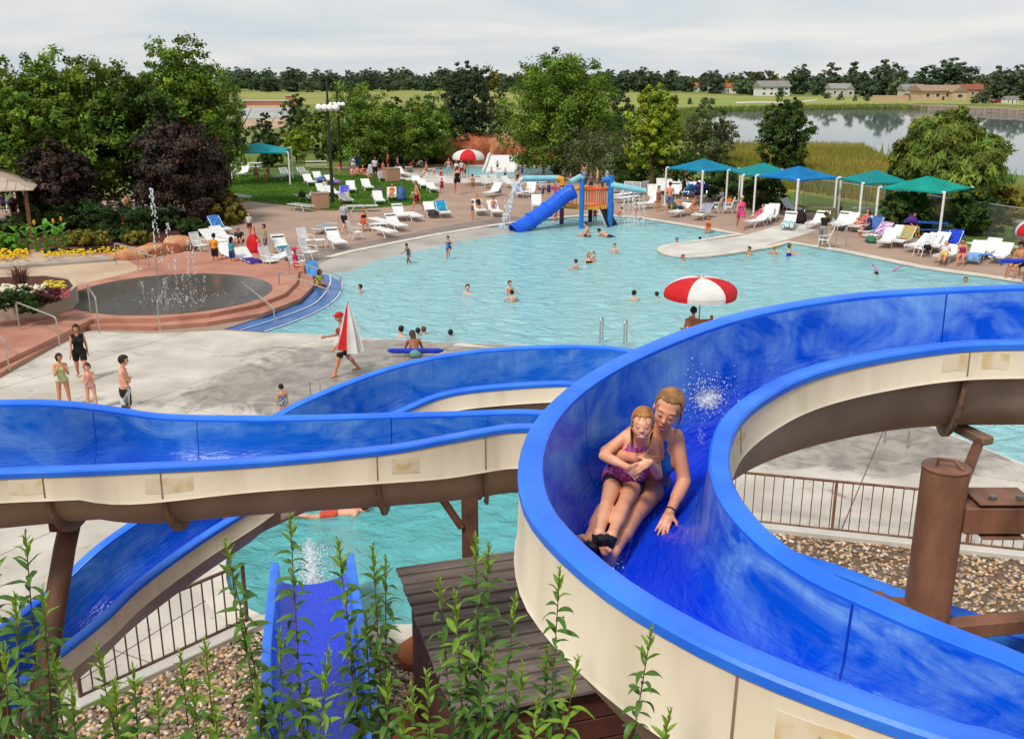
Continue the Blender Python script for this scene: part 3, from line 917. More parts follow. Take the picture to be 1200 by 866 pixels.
settle(slideB)
e_root=empty('exit_flume','straight blue exit flume ending in the plunge pool with white splash at its mouth','water slide',(-1.8,12,0))
E_l=[C3(-2.62,6.6,1.62),C3(-2.66,9.0,1.30),C3(-2.95,11.6,.98),C3(-3.75+.02,14.45,.66)]
E_l=[C3(-2.80,6.0,1.75),G(304,860,1.27),G(312,760,.92),G(322,660,.62)]
E_r=[C3(-1.5,6.0,1.75),G(437,860,1.27),G(424,740,.92),G(410,649,.62)]
flume(e_root,E_l,E_r,.30,.16,M_blue)
settle(e_root)
f_root=empty('lower_flume','lower blue flume passing below the gravel side of the loop beside the steel post','water slide',(3,5.6,0))
F_l=[G(885,634,5.4),G(940,656,5.35),G(985,670,5.3),G(1060,699,5.2),G(1125,719,5.15),G(1200,744,5.1),G(1320,787,5.05)]
F_r=[p+Vector((-.42,-.85,0)) for p in F_l]
flume(f_root,F_l,F_r,.2,.3,M_blue2)
settle(f_root)
def post_tube(mb,p0,p1,r,n=20):mb.tube([p0,p1],r,n)
pt=empty('steel_post','thick rusty steel pipe post with a bent handle on top inside the slide loop','post',(2.26,4.75,0))
PX,PY,PT=2.26,4.75,6.25
loc= lambda x,y,z:(x-2.26,y-4.75,z)
mb=MB().lathe([(.118,hill_z(PX,PY)-.3),(.118,PT-.012),(.114,PT)],n=32)
mb.build('pipe',M_steel,pt,smooth=True)
mb=MB().lathe([(.121,PT+.001),(.121,PT+.008),(.116,PT+.012)],n=32);mb.build('cap',M_steel,pt,smooth=True)
mb=MB().tube([(-.05,.0,PT+.01),(-.045,0,PT+.05),(.02,-.04,PT+.055),(.06,-.07,PT+.012)],.010,8);mb.build('handle',M_steel,pt,smooth=True)
def arm(x0,x1,y0,y1,z,h,wd,name='bracket_arm'):
 a,b=Vector((x0,y0,0)),Vector((x1,y1,0))
 d=(b-a);ang=math.atan2(d.y,d.x)
 mid=(a+b)/2
 MB().box((mid.x,mid.y,z),(d.length,wd,h),rz=ang,bev=.008).build(name,M_steel,pt)
arm(.09,.42,.0,.0,5.99,.15,.20)
bk=MB().box((.30,0,6.088),(.30,.22,.012),bev=.004).build('bracket_plate',M_steel,pt)
for x in (.24,.38):MB().lathe([(.022,0),(.022,.02)],(x,-.05,6.096),6).build('bolt',M_bolt,bk)
MB().box((.30,0,5.895),(.22,.22,.012),bev=.004).build('bracket_plate',M_steel,pt)
arm(.40,5.0,.0,-.1,5.985,.11,.14)
arm(.10,2.0,-.05,.25,5.33,.09,.10)
arm(-.55,-.10,.05,.0,5.42,.09,.12)
bk=MB().box((-.34,.03,5.472),(.26,.15,.012),bev=.004).build('bracket_plate',M_steel,pt)
for x in (-.42,-.27):MB().lathe([(.022,0),(.022,.02)],(x,0,5.478),6).build('bolt',M_bolt,bk)
js=Vector((3.26,6.42,5.76))
MB().tube([loc(js.x,js.y,js.z),(.10,.08,5.98)],.036,8).build('strut',M_steel,pt)
MB().box(loc(js.x-.03,js.y+.04,js.z+.04),(.10,.30,.06),rz=.3,bev=.01).build('saddle',M_rust,pt)
lc=empty('steel_column','rusty brown steel column holding up the left flume behind tall plants','post',(-3.62,7.0,0))
MB().tube([(-.25,-.55,.2),(-.1,-.25,3.6),(0.0,.2,4.55),(.0,.35,4.70)],[.105,.095,.085,.085],12).build('column',M_dsteel,lc,smooth=True)
MB().box((-.32,-.5,2.2),(.07,.16,4.0),bev=.01).build('column_plate',M_dsteel,lc)
MB().box((0.02,.35,4.78),(.16,.5,.10),bev=.01).build('saddle',M_steel,lc)
cp_=empty('steel_post','dark brown steel post with diagonal braces behind the slatted shed','post',(-.52,11.1,0))
MB().box((0,0,2.2),(.2,.2,4.4),bev=.01).build('column',M_dsteel,cp_)
MB().box((.25,0,4.42),(.9,.2,.12),bev=.01).build('cross_beam',M_steel,cp_)
MB().tube([(-.95,-.1,4.3),(-.1,-.1,2.9)],.05,8).build('brace',M_steel,cp_)
MB().tube([(1.0,-.1,4.3),(.1,-.1,3.3)],.05,8).build('brace',M_steel,cp_)
MB().box((.38,-.1,4.0),(.16,.12,.7),bev=.01).build('hanger',M_rust,cp_)
# ==== PEOPLE (implicit surfaces meshed with surface nets)
class Prim:
 __slots__=('kind','a','b','ra','rb','k','zone','M','r','neg')
def cone(a,b,ra,rb,zone,k=.02,neg=False):
 p=Prim();p.kind=0;p.a=np.array(a,float);p.b=np.array(b,float);p.ra=ra;p.rb=rb;p.k=k;p.zone=zone;p.neg=neg
 return p
def ell(c,r,zone,M=None,k=.03,neg=False):
 p=Prim();p.kind=1;p.a=np.array(c,float);p.r=np.array(r,float);p.M=np.eye(3) if M is None else np.array(M,float);p.k=k;p.zone=zone;p.neg=neg
 return p
def p_dist(p,X):
 if p.kind==0:
  ba=p.b-p.a
  L2=float(ba@ba)+1e-12
  pa=X-p.a
  t=np.clip((pa@ba)/L2,0,1)
  d=np.sqrt(((pa-t[...,None]*ba)**2).sum(-1))-(p.ra+(p.rb-p.ra)*t)
  return d,t
 q=(X-p.a)@p.M
 k0=np.sqrt(((q/p.r)**2).sum(-1))
 k1=np.sqrt(((q/(p.r*p.r))**2).sum(-1))+1e-9
 return k0*(k0-1)/k1,k0
def p_box(p):
 if p.kind==0:
  lo=np.minimum(p.a-p.ra,p.b-p.rb);hi=np.maximum(p.a+p.ra,p.b+p.rb)
 else :
  e=np.sqrt(((p.M*p.r)**2).sum(1));lo,hi=p.a-e,p.a+e
 return lo,hi
def net(prims,h):
 """polygonise the smooth union; returns verts, quads"""
 los,his=zip(*[p_box(p) for p in prims if not p.neg])
 lo=np.min(los,0)-3*h;hi=np.max(his,0)+3*h
 n=np.ceil((hi-lo)/h).astype(int)+1
 F=np.full(n,1.0,np.float32)
 ax=[lo[i]+h*np.arange(n[i]) for i in range(3)]
 for p in prims:
  bl,bh=p_box(p)
  m=p.k+2.5*h
  i0=np.maximum(0,np.floor((bl-m-lo)/h).astype(int));i1=np.minimum(n,np.ceil((bh+m-lo)/h).astype(int)+1)
  if (i1<=i0).any():continue
  sl=tuple(slice(a,b) for a,b in zip(i0,i1))
  X=np.stack(np.meshgrid(*[ax[i][i0[i]:i1[i]] for i in range(3)],indexing='ij'),-1)
  d=p_dist(p,X)[0].astype(np.float32)
  f0=F[sl]
  if p.neg:
   d=-d
   hh=np.maximum(p.k-np.abs(f0-d),0)/p.k
   F[sl]=np.maximum(f0,d)+hh*hh*p.k*.25
  else :
   hh=np.maximum(p.k-np.abs(f0-d),0)/p.k
   F[sl]=np.minimum(f0,d)-hh*hh*p.k*.25
 S=F<0
 c=[slice(0,-1),slice(1,None)]
 cnt=np.zeros(n-1,np.int8)
 for i in (0,1):
  for j in (0,1):
   for k in (0,1):
    cnt+=S[c[i],c[j],c[k]]
 act=(cnt>0)&(cnt<8)
 idx=np.full(n-1,-1,np.int64)
 I=np.argwhere(act)
 idx[act]=np.arange(len(I))
 acc=np.zeros((len(I),3));num=np.zeros(len(I))
 cor=[(i,j,k) for i in (0,1) for j in (0,1) for k in (0,1)]
 for a in range(8):
  for b in range(a+1,8):
   A,B=np.array(cor[a]),np.array(cor[b])
   if np.abs(A-B).sum()!=1:continue
   fa=F[tuple((I+A).T)];fb=F[tuple((I+B).T)]
   mk=(fa<0)!=(fb<0)
   t=np.where(mk,fa/np.where(mk,fa-fb,1),0)
   acc+=np.where(mk[:,None],A+t[:,None]*(B-A),0);num+=mk
 V=lo+(I+acc/num[:,None])*h
 Q=[]
 for axis in range(3):
  sa=[slice(None)]*3;sb=[slice(None)]*3
  sa[axis]=slice(0,-1);sb[axis]=slice(1,None)
  A,B=S[tuple(sa)],S[tuple(sb)]
  ed=np.argwhere(A!=B)
  u,w_=[(1,2),(2,0),(0,1)][axis]
  ed=ed[(ed[:,u]>0)&(ed[:,w_]>0)&(ed[:,u]<n[u]-1)&(ed[:,w_]<n[w_]-1)]
  du=np.zeros(3,int);du[u]=1;dw=np.zeros(3,int);dw[w_]=1
  q=np.stack([idx[tuple((ed-du-dw).T)],idx[tuple((ed-dw).T)],idx[tuple(ed.T)],idx[tuple((ed-du).T)]],1)
  flip=~A[tuple(ed.T)]
  q[flip]=q[flip][:,::-1]
  Q.append(q)
 Q=np.vstack(Q)
 Q=Q[(Q>=0).all(1)]
 return V,Q
def vnormals(V,Q):
 nrm=np.cross(V[Q[:,2]]-V[Q[:,0]],V[Q[:,3]]-V[Q[:,1]])
 N_=np.zeros_like(V)
 for k in range(4):np.add.at(N_,Q[:,k],nrm)
 return N_/(np.linalg.norm(N_,axis=1,keepdims=True)+1e-12)
def relax(V,Q,it=1,f=.5):
 for _ in range(it):
  acc=np.zeros_like(V);num=np.zeros(len(V))
  for k in range(4):
   for q in (1,3):
    np.add.at(acc,Q[:,k],V[Q[:,(k+q)%4]]);np.add.at(num,Q[:,k],1)
  V=V+f*(acc/np.maximum(num,1)[:,None]-V)
 return V
def classify(prims,V):
 best=np.full(len(V),1e9);which=np.zeros(len(V),int);tt=np.zeros(len(V))
 for i,p in enumerate(prims):
  if p.neg:continue
  d,t=p_dist(p,V)
  m=d<best
  best[m]=d[m];which[m]=i;tt[m]=t[m]
 zones=np.array([p.zone for p in prims])[which]
 return zones,tt
def shell(V,Q,Nv,mask,off):
 """cloth: the masked part of the surface lifted by off, its edge turned in to the skin"""
 fm=mask[Q].sum(1)>=3
 q=Q[fm]
 if len(q)==0:return None
 used=np.unique(q)
 remap=np.full(len(V),-1);remap[used]=np.arange(len(used))
 Vo=V[used]+Nv[used]*off
 q2=remap[q]
 e=np.concatenate([q2[:,[k,(k+1)%4]] for k in range(4)])
 key=e[:,0]*(len(used)+1)+e[:,1];rkey=e[:,1]*(len(used)+1)+e[:,0]
 be=e[~np.isin(key,rkey)]
 n0=len(used)
 Vall=np.vstack([Vo,V[used]-Nv[used]*.004])
 rim=np.stack([be[:,1],be[:,0],be[:,0]+n0,be[:,1]+n0],1)
 F2=np.vstack([q2,rim])
 used2=np.unique(F2);rm=np.full(len(Vall),-1);rm[used2]=np.arange(len(used2))
 return Vall[used2],rm[F2]
def rot(axis,a):
 c,s_=math.cos(a),math.sin(a)
 return np.array({'x':[[1,0,0],[0,c,-s_],[0,s_,c]],'y':[[c,0,s_],[0,1,0],[-s_,0,c]],'z':[[c,-s_,0],[s_,c,0],[0,0,1]]}[axis])
def figure(H=1.7,fem=False,child=False,lean=0,pitch=0,roll=0,legs=((0,4,2),(0,4,2)),arms=((0,8,10,0),(0,8,10,0)),head=(0,0),fat=1.0,twist=0,fingers=False):
 """skeleton by angles (degrees): x forward, y left, z up.  leg (swing, out, knee bend); arm (swing, out, elbow bend, inward)"""
 d=R
 P_=[]
 hs=1.16 if child else 1.0
 fm=.93 if fem else 1.0
 if child:fm*=.92
 pel=np.array((0,0,0.0))
 T=rot('y',d(lean))@rot('z',d(twist))
 at= lambda x,y,z:pel+T@np.array((x,y,z))*H
 sw=.100*(0.92 if fem else 1.04)
 hw=.052*(1.08 if fem else 1.0)
 P_+=[ell(pel+np.array((0,0,.005))*H,np.array((.060,.086*(1.08 if fem else 1),.066))*H*fat,'pelvis',k=.05),ell(at(.002,0,.085),np.array((.054*fat,.074*fm*fat,
  .085))*H,'belly',T,k=.06),ell(at(.0,0,.19),np.array((.062,.088*fm,.095))*H,'chest',T,k=.06),cone(at(-.006,-sw*.78,.262),at(-.006,sw*.78,.262),.036*H*fm,
  .036*H*fm,'chest',k=.05),cone(at(-.008,0,.27),at(.004,0,.345),.033*H*fm,.028*H*fm,'neck',k=.03)]
 if fem and not child:
  P_+=[ell(at(.052,s*.042,.195),np.array((.032,.034,.034))*H,'chest',T,k=.03) for s in (1,-1)]
 hr=T@rot('z',d(head[0]))@rot('y',d(head[1]))
 hc=at(.012,0,.345)+hr@np.array((.008,0,.066))*H*hs
 hp= lambda x,y,z:hc+hr@np.array((x,y,z))*H*hs
 P_+=[ell(hp(-.004,0,.012),np.array((.056,.045,.054))*H*hs,'head',hr,k=.02),ell(hp(.012,0,-.024),np.array((.040,.036,.044))*H*hs,'head',hr,k=.03),ell(hp(.054,
  0,-.014),np.array((.012,.008,.014))*H*hs,'head',hr,k=.012),ell(hp(-.002,.046,-.008),np.array((.010,.006,.016))*H*hs,'ear',hr,k=.008),ell(hp(-.002,-.046,
  -.008),np.array((.010,.006,.016))*H*hs,'ear',hr,k=.008)]
 feet=[]
 for s,(sg,ou,kb) in zip((1,-1),legs):
  hip=np.array((0,s*hw,-.01))*H
  D1=rot('x',d(s*ou))@rot('y',d(-sg))@np.array((0,0,-1.0))
  D2=rot('x',d(s*ou))@rot('y',d(-sg+kb))@np.array((0,0,-1.0))
  Df=rot('x',d(s*ou))@rot('y',d(-sg+kb))@np.array((1.0,0,-.12))
  if abs(sg)+abs(kb)<60:Df=np.array((.97,s*.18,-.1))
  kn=hip+D1*.245*H;an=kn+D2*.235*H
  back=-Df/np.linalg.norm(Df)
  P_+=[cone(hip,kn,.052*H*fat*fm**.3,.034*H,'thigh',k=.035),cone(kn,an,.033*H,.021*H,'shin',k=.025),ell(kn+D2*.07*H+back*.012*H,np.array((.030,.028,.055))*H,
   'shin',np.stack([np.cross(np.array((0,1.,0)),D2),np.array((0,1.,0)),D2],1),k=.02),cone(an+back*.022*H-np.array((0,0,.018))*H,an+Df*.085*H-np.array((0,
   0,.026))*H,.021*H,.016*H,'foot',k=.02)]
  feet.append(an)
 hands=[]
 for s,ar in zip((1,-1),arms):
  sg,ou,eb,inw=ar[:4]
  sh=at(-.004,s*sw,.262)
  D1=T@rot('x',d(s*ou))@rot('y',d(-sg))@np.array((0,0,-1.0))
  D2=T@rot('z',d(-s*inw))@rot('x',d(s*ou*.5))@rot('y',d(-sg-eb))@np.array((0,0,-1.0))
  el=sh+D1*.172*H;wr=el+D2*.140*H
  P_+=[cone(sh,el,.027*H*fm,.021*H*fm,'ua',k=.03),cone(el,wr,.022*H*fm,.0145*H,'fa',k=.02)]
  side=np.cross(D2,T@np.array((0,1.0,0)))
  if np.linalg.norm(side)<.2:side=T@np.array((1.0,0,0))
  side/=np.linalg.norm(side)
  P_.append(ell(wr+D2*.035*H,np.array((.030,.011,.018))*H,'hand',np.stack([D2,np.cross(side,D2),side],1),k=.012))
  r0=.0065 if fingers else .009
  for q in range(4):
   o=side*(q-1.5)*.0105*H
   b0=wr+D2*.055*H+o
   ln=(.040,.046,.043,.034)[q]*H
   P_.append(cone(b0,b0+(D2*.95+np.cross(side,D2)*.3*s+side*(q-1.5)*.06)*ln,r0*H,r0*.8*H,'hand',k=.004))
  P_.append(cone(wr+D2*.02*H+side*.012*H,wr+D2*.045*H+side*.034*H,r0*1.1*H,r0*H,'hand',k=.006))
  hands.append(wr+D2*.06*H)
 if pitch or roll:
  Mx=rot('x',d(roll))@rot('y',d(pitch))
  for p in P_:
   p.a=Mx@p.a
   if p.kind==0:p.b=Mx@p.b
   else :p.M=Mx@p.M
  hc=Mx@hc;hr=Mx@hr;hands=[Mx@q for q in hands];feet=[Mx@q for q in feet]
 return P_,dict(hc=hc,hr=hr,hs=hs*H,H=H,hands=hands,feet=feet)
SKINS={}
def skin_mat(key):
 c={'fair':(224,164,134),'tan':(204,138,102),'brown':(150,92,62),'red':(216,142,112),'pale':(232,184,158)}[key]
 return mat('skin_'+key,srgb(*c),srgb(*[int(q*.93) for q in c]),6,.5,sss=.0,spec=.35)
def cloth_mat(c,c2=None,sc=12):
 nm='cloth_%02x%02x%02x'%tuple(c)+('' if c2 is None else '_%02x%02x%02x'%tuple(c2))
 if c2 is None:return mat(nm,srgb(*c),srgb(*[int(q*.8) for q in c]),5,.8,.2,60)
 return mat(nm,srgb(*c),srgb(*c2),sc,.8,.2,60,lo=.47,hi=.53,detail=2)
HAIRS={'dark':(34,24,20),'brown':(74,46,28),'blond':(176,128,70),'grey':(140,132,124),'red':(128,66,36)}
def garment_mask(kind,z,t,V,info):
 zz=V[:,2]
 up= lambda *n:np.isin(z,n)
 if kind=='trunks':return up('pelvis')|(up('thigh')&(t<.72))|(up('belly')&(t<2)&(V_loc(V,info)<.045))
 if kind=='briefs':return up('pelvis')|(up('thigh')&(t<.10))
 if kind=='suit':return up('pelvis','belly')|(up('thigh')&(t<.08))|(up('chest')&(V_loc(V,info)<.235))
 if kind=='skirtsuit':return up('pelvis','belly')|(up('thigh')&(t<.38))|(up('chest')&(V_loc(V,info)<.25))
 if kind=='top':return up('chest')&(V_loc(V,info)<.235)&(V_loc(V,info)>.14)
 if kind=='tankini':return (up('chest')&(V_loc(V,info)<.24))|up('belly')
 if kind=='shirt':return up('chest','belly')|(up('ua')&(t<.55))|(up('pelvis')&(V_loc(V,info)>0.0))
 if kind=='vest':return up('chest','belly')|(up('pelvis')&(V_loc(V,info)>0.01))
 if kind=='dress':return up('chest','belly','pelvis')|(up('thigh')&(t<.6))
 if kind=='shorts':return up('pelvis')|(up('thigh')&(t<.8))
 if kind=='pants':return up('pelvis','thigh')|(up('shin')&(t<.93))
 if kind=='shoes':return up('foot')
 if kind=='cap':return None
 raise KeyError(kind)
def V_loc(V,info):
 """height along the torso (fraction of the standing height above the hip)"""
 return ((V-info['pel'])@info['T'])[:,2]/info['H']
def make_person(label,loc,rz,prims,info,vox,skin,hair,clothes,hairstyle='short',group=None,T=None,eyes=False,name='person'):
 V,Q=net(prims,vox)
 V=relax(V,Q,1,.4)
 Nv=vnormals(V,Q)
 z,t=classify(prims,V)
 root=empty(name,label,'person',loc,rz,group)
 np_mesh('body',V,Q,skin_mat(skin),smooth=True,parent=root)
 info['pel']=prims[0].a-np.array((0,0,.0));info['T']=T if T is not None else np.eye(3)
 hl=((V-info['hc'])@info['hr'])/info['hs']
 isH=np.isin(z,('head','ear'))
 hm=isH&((hl[:,2]>.034)|((hl[:,0]<.012)&(hl[:,2]>(-.012 if hairstyle=='short' else -.05)))|((hl[:,0]<-.02)&(hl[:,2]>-.045)))&~((hl[:,0]>.040)&(hl[:,2]<.036))
 M_h=mat('hair_'+hair,srgb(*HAIRS[hair]),srgb(*[int(q*.6) for q in HAIRS[hair]]),30,.55,.4,90,stretch=(1,1,.2)) if hair else None
 if hair:
  sh_=shell(V,Q,Nv,hm,.012*info['hs'])
  if sh_ is not None:
   ho=np_mesh('hair',*sh_,M_h,smooth=True,parent=root)
   if hairstyle in ('long','pony','bun'):
    hp= lambda x,y,zz:info['hc']+info['hr']@np.array((x,y,zz))*info['hs']
    if hairstyle=='long':
     pr=[cone(hp(-.036,s_*.024,.02),hp(-.044,s_*.034,-.12),.026*info['hs'],.016*info['hs'],'h',k=.03) for s_ in (-1,0,1)]
    elif hairstyle=='pony':
     pr=[cone(hp(-.055,0,.02),hp(-.085,0,-.02),.018*info['hs'],.022*info['hs'],'h',k=.02),cone(hp(-.085,0,-.02),hp(-.07,0,-.09),.022*info['hs'],.010*info['hs'],
      'h',k=.02)]
    else :
     pr=[ell(hp(-.05,0,.045),np.array((.026,.026,.024))*info['hs'],'h')]
    hv,hq=net(pr,vox*.8)
    np_mesh('hair_tail',hv,hq,M_h,smooth=True,parent=ho)
 for (kind,col) in clothes:
  m=cloth_mat(*col) if isinstance(col[0],tuple) else cloth_mat(col)
  if kind=='cap':
   cm=isH&(hl[:,2]>.020)
   s2=shell(V,Q,Nv,cm,.02*info['hs'])
   co=np_mesh('cap',*s2,m,smooth=True,parent=root)
   hp= lambda x,y,zz:info['hc']+info['hr']@np.array((x,y,zz))*info['hs']
   bv,bq=net([ell(hp(.066,0,.026),np.array((.038,.038,.008))*info['hs'],'b',info['hr'],k=.01)],vox*.6)
   np_mesh('cap_brim',bv,bq,m,smooth=True,parent=co)
   continue
  if kind=='hat':
   cm=isH&(hl[:,2]>.024)
   s2=shell(V,Q,Nv,cm,.02*info['hs'])
   co=np_mesh('hat',*s2,m,smooth=True,parent=root)
   hp= lambda x,y,zz:info['hc']+info['hr']@np.array((x,y,zz))*info['hs']
   bv,bq=net([ell(hp(0,0,.022),np.array((.10,.095,.010))*info['hs'],'b',info['hr'],k=.01)],vox*.6)
   np_mesh('hat_brim',bv,bq,m,smooth=True,parent=co)
   continue
  mk=garment_mask(kind,z,t,V,info)
  loose={'trunks':.022,'shorts':.022,'shirt':.018,'dress':.02,'pants':.02,'skirtsuit':.02}.get(kind,.007)
  s2=shell(V,Q,Nv,mk,loose*info['H']/1.7)
  if s2 is not None:
   np_mesh({'suit':'swimsuit','skirtsuit':'swimsuit','top':'bikini_top','briefs':'bikini_bottom','vest':'vest'}.get(kind,kind),*s2,m,smooth=True,parent=root)
 if eyes:
  hp= lambda x,y,zz:info['hc']+info['hr']@np.array((x,y,zz))*info['hs']
  for s_ in (-1,1):
   MB().sphere(tuple(hp(.047,s_*.019,.008)),.0075*info['hs'],6,4).build('eye',mat('eye_dark',(.02,.015,.012)),root)
 return root
def z_at(p,py):
 """height of the point above/below world point p that is seen at photo row py"""
 b=-(py-CY)/FPX
 return CAMZ+p.y*(-SP+b*CP)/(CP+b*SP)
POSES={'stand':dict(),'walk':dict(legs=((24,3,8),(-20,3,18)),arms=((-22,8,14,0),(24,8,22,0)),lean=3),'hips':dict(arms=((-10,48,70,60),(-10,48,70,60))),
 'wade':dict(legs=((30,3,35),(-12,3,22)),arms=((-15,20,40,0),(30,15,50,0)),lean=10),'crossed':dict(arms=((14,6,92,84),(18,6,84,88)),head=(0,6)),'hug':dict(arms=((30,
 6,120,50),(34,6,118,55)),head=(0,8)),'bend':dict(lean=48,legs=((18,4,10),(-4,4,8)),arms=((60,6,12,0),(70,6,12,10)),head=(0,-10)),'sit':dict(legs=((86,
 8,84),(86,8,80)),arms=((20,8,40,10),(24,8,42,10)),lean=6),'sitlow':dict(legs=((100,8,110),(112,8,118)),arms=((48,10,40,20),(48,10,40,20)),lean=14),'recline':dict(legs=((80,
 5,14),(86,5,30)),arms=((10,12,40,20),(10,12,40,20)),lean=-38,head=(0,16)),'prone':dict(pitch=86,legs=((-2,4,4),(-2,6,4)),arms=((150,16,60,30),(150,16,
 60,30)),head=(40,-10)),'lie':dict(pitch=-84,legs=((6,5,12),(2,5,4)),arms=((4,16,20,10),(4,16,20,10))),'swim':dict(pitch=62,arms=((120,20,20,0),(60,20,
 40,0)),legs=((8,6,16),(-8,6,10)),head=(0,-50)),'tread':dict(arms=((35,55,40,20),(35,55,40,20)),legs=((20,8,30),(0,8,20))),'crouch':dict(legs=((112,12,
 128),(96,12,120)),arms=((60,8,30,10),(60,8,30,10)),lean=32),'reach':dict(lean=28,legs=((12,5,8),(-6,5,10)),arms=((65,6,10,0),(20,6,40,0))),'armsup':dict(arms=((160,
 20,70,30),(160,20,70,30))),}
WATER_Z=-0.085
def person(label,px,py,top=None,pose='stand',heading=-90,skin='fair',hair='brown',clothes=(),H=None,z0=0.0,on=None,fem=False,child=False,style='short',
 vox=None,anchor='foot',eyes=False,group=None,zoff=0.0,**kw):
 """px,py: photo pixel of the contact point on height z0; top: photo row of the crown (gives the size).
    anchor 'foot' rests the lowest point on z0, 'hip' rests the seat on z0, a number sinks the figure: that fraction of H lies below z0"""
 g=G(px,py,z0)
 if H is None:
  H=max(.9,z_at(g,top)-z0)
  if pose in ('bend','reach','walk','wade'):H*=1.05
  if isinstance(anchor,float):H=H/(1-anchor)
 q=dict(POSES[pose]);q.update(kw)
 if vox is None:vox=max(.016,.019*H)
 prims,info=figure(H=H,fem=fem,child=child,**q)
 zs=[]
 for p in prims:zs.append(p_box(p)[0][2])
 if anchor=='foot':dz=-min(zs)
 elif anchor=='hip':dz=.062*H
 else :dz=-min(zs)-anchor*H
 sh_=np.array((0,0,dz+zoff))
 for p in prims:
  p.a=p.a+sh_
  if p.kind==0:p.b=p.b+sh_
 info['hc']=info['hc']+sh_
 T=rot('y',R(q.get('lean',0)))
 if q.get('pitch') or q.get('roll'):T=rot('x',R(q.get('roll',0)))@rot('y',R(q.get('pitch',0)))@T
 r=make_person(label,(g.x,g.y,z0),R(heading),prims,info,vox,skin,hair,clothes,style,group,T,eyes)
 r['_hands']=[float(c) for hnd in info['hands'] for c in (np.array(hnd)+sh_)]
 return r
def hand_world(r,i):
 h=r['_hands'][3*i:3*i+3]
 return Matrix.LocRotScale(r.location,r.rotation_euler,None)@Vector(h)
# ==== FURNITURE AND EQUIPMENT
M_white=mat('white_frame',(0.78,0.78,0.76),(0.66,0.66,0.64),6,.4,spec=.4)
M_sling=mat('white_sling',(0.74,0.74,0.72),(0.62,0.62,0.61),5,.7,.15,80)
M_gsling=mat('grey_sling',srgb(150,152,150),srgb(128,130,130),5,.7,.15,80)
M_dark=mat('dark_strap',(0.02,0.02,0.022),rough=.6)
M_rail=mat('steel_rail',srgb(196,196,192),srgb(170,168,164),8,.3,metal=.7,spec=.5)
_lcache={}
def lounger_tree(ang,sling,strap):
 """prototype sun lounger: +x is the foot end, origin on the ground in the middle"""
 key=(ang,sling,strap)
 if key in _lcache:return _lcache[key]
 ca,sa=math.cos(R(ang)),math.sin(R(ang))
 hx,zt=-.22,.36
 bx,bz=hx-.80*ca,zt+.80*sa
 parts=[]
 mb=MB()
 for y in (-.31,.31):
  mb.tube([(.98,y,zt-.04),(.90,y,zt),(hx,y,zt),(bx,y,bz)],.022,5)
 mb.tube([(.98,-.31,zt-.04),(.98,.31,zt-.04)],.022,5);mb.tube([(bx,-.31,bz),(bx,.31,bz)],.022,5)
 if ang>5:mb.tube([(hx-.35*ca,-.29,zt+.35*sa),(hx-.28,-.29,.10)],.014,4);mb.tube([(hx-.35*ca,.29,zt+.35*sa),(hx-.28,.29,.10)],.014,4)
 parts.append(('frame',mb.mesh('lounger_frame',M_white,True)))
 ms=M_sling if sling=='w' else M_gsling
 def slab(x0,z0,x1,z1,sag):
  v,f=[],[]
  for i in range(5):
   t=i/4
   for y in (-.285,.285):
    v.append((x0+(x1-x0)*t,y,z0+(z1-z0)*t-sag*math.sin(PI*t)))
  f=[(2*i,2*i+1,2*i+3,2*i+2) for i in range(4)]
  m_=MB().add(v,f)
  m_.add([(p[0],p[1],p[2]-.015) for p in v],[q[::-1] for q in f])
  n=len(v)
  return m_
 parts.append(('seat_sling',slab(hx+.01,zt+.012,.95,zt+.0,.02).mesh('seat_sling',ms)))
 parts.append(('back_sling',slab(bx+.02*ca,bz-.02*sa+.012,hx-.01,zt+.012,.02).mesh('back_sling',ms)))
 if strap:
  u=.62
  parts.append(('head_strap',MB().box((hx-u*ca-.02*sa,0,zt+u*sa+.02*ca+.005),(.09,.60,.012),ry=R(ang)).mesh('head_strap',M_dark)))
 for y in (-.31,.31):
  parts.append(('leg',MB().tube([(.42,y,zt),(.70,y,.02),(.62,y,.02)],.02,5).mesh('lounger_leg',M_white,True)))
  parts.append(('leg',MB().tube([(-.05,y,zt),(-.36,y,.02),(-.28,y,.02)],.02,5).mesh('lounger_leg',M_white,True)))
 _lcache[key]=parts
 return parts
def place(name,label,cat,parts,loc,rz,group):
 r=empty(name,label,cat,loc,rz,group)
 for nm,me in parts:link_mesh(nm,me,r)
 return r
def lounger(hx,hy,fx,fy,label,ang=32,sling='w',strap=False,z0=0.0,group='sun loungers around the pool'):
 zh=z0+.36+.8*math.sin(R(ang))
 a,b=G(hx,hy,zh),G(fx,fy,z0+.34)
 d=Vector((b.x-a.x,b.y-a.y,0))
 d=d.normalized() if d.length>.2 else Vector((1,0,0))
 L=.22+.8*math.cos(R(ang))
 ctr=(a+Vector((d.x,d.y,0))*L+b-Vector((d.x,d.y,0))*.96)/2
 r=place('sun_lounger',label,'lounger',lounger_tree(ang,sling,strap),(ctr.x,ctr.y,z0+.006),math.atan2(d.y,d.x),group)
 return r
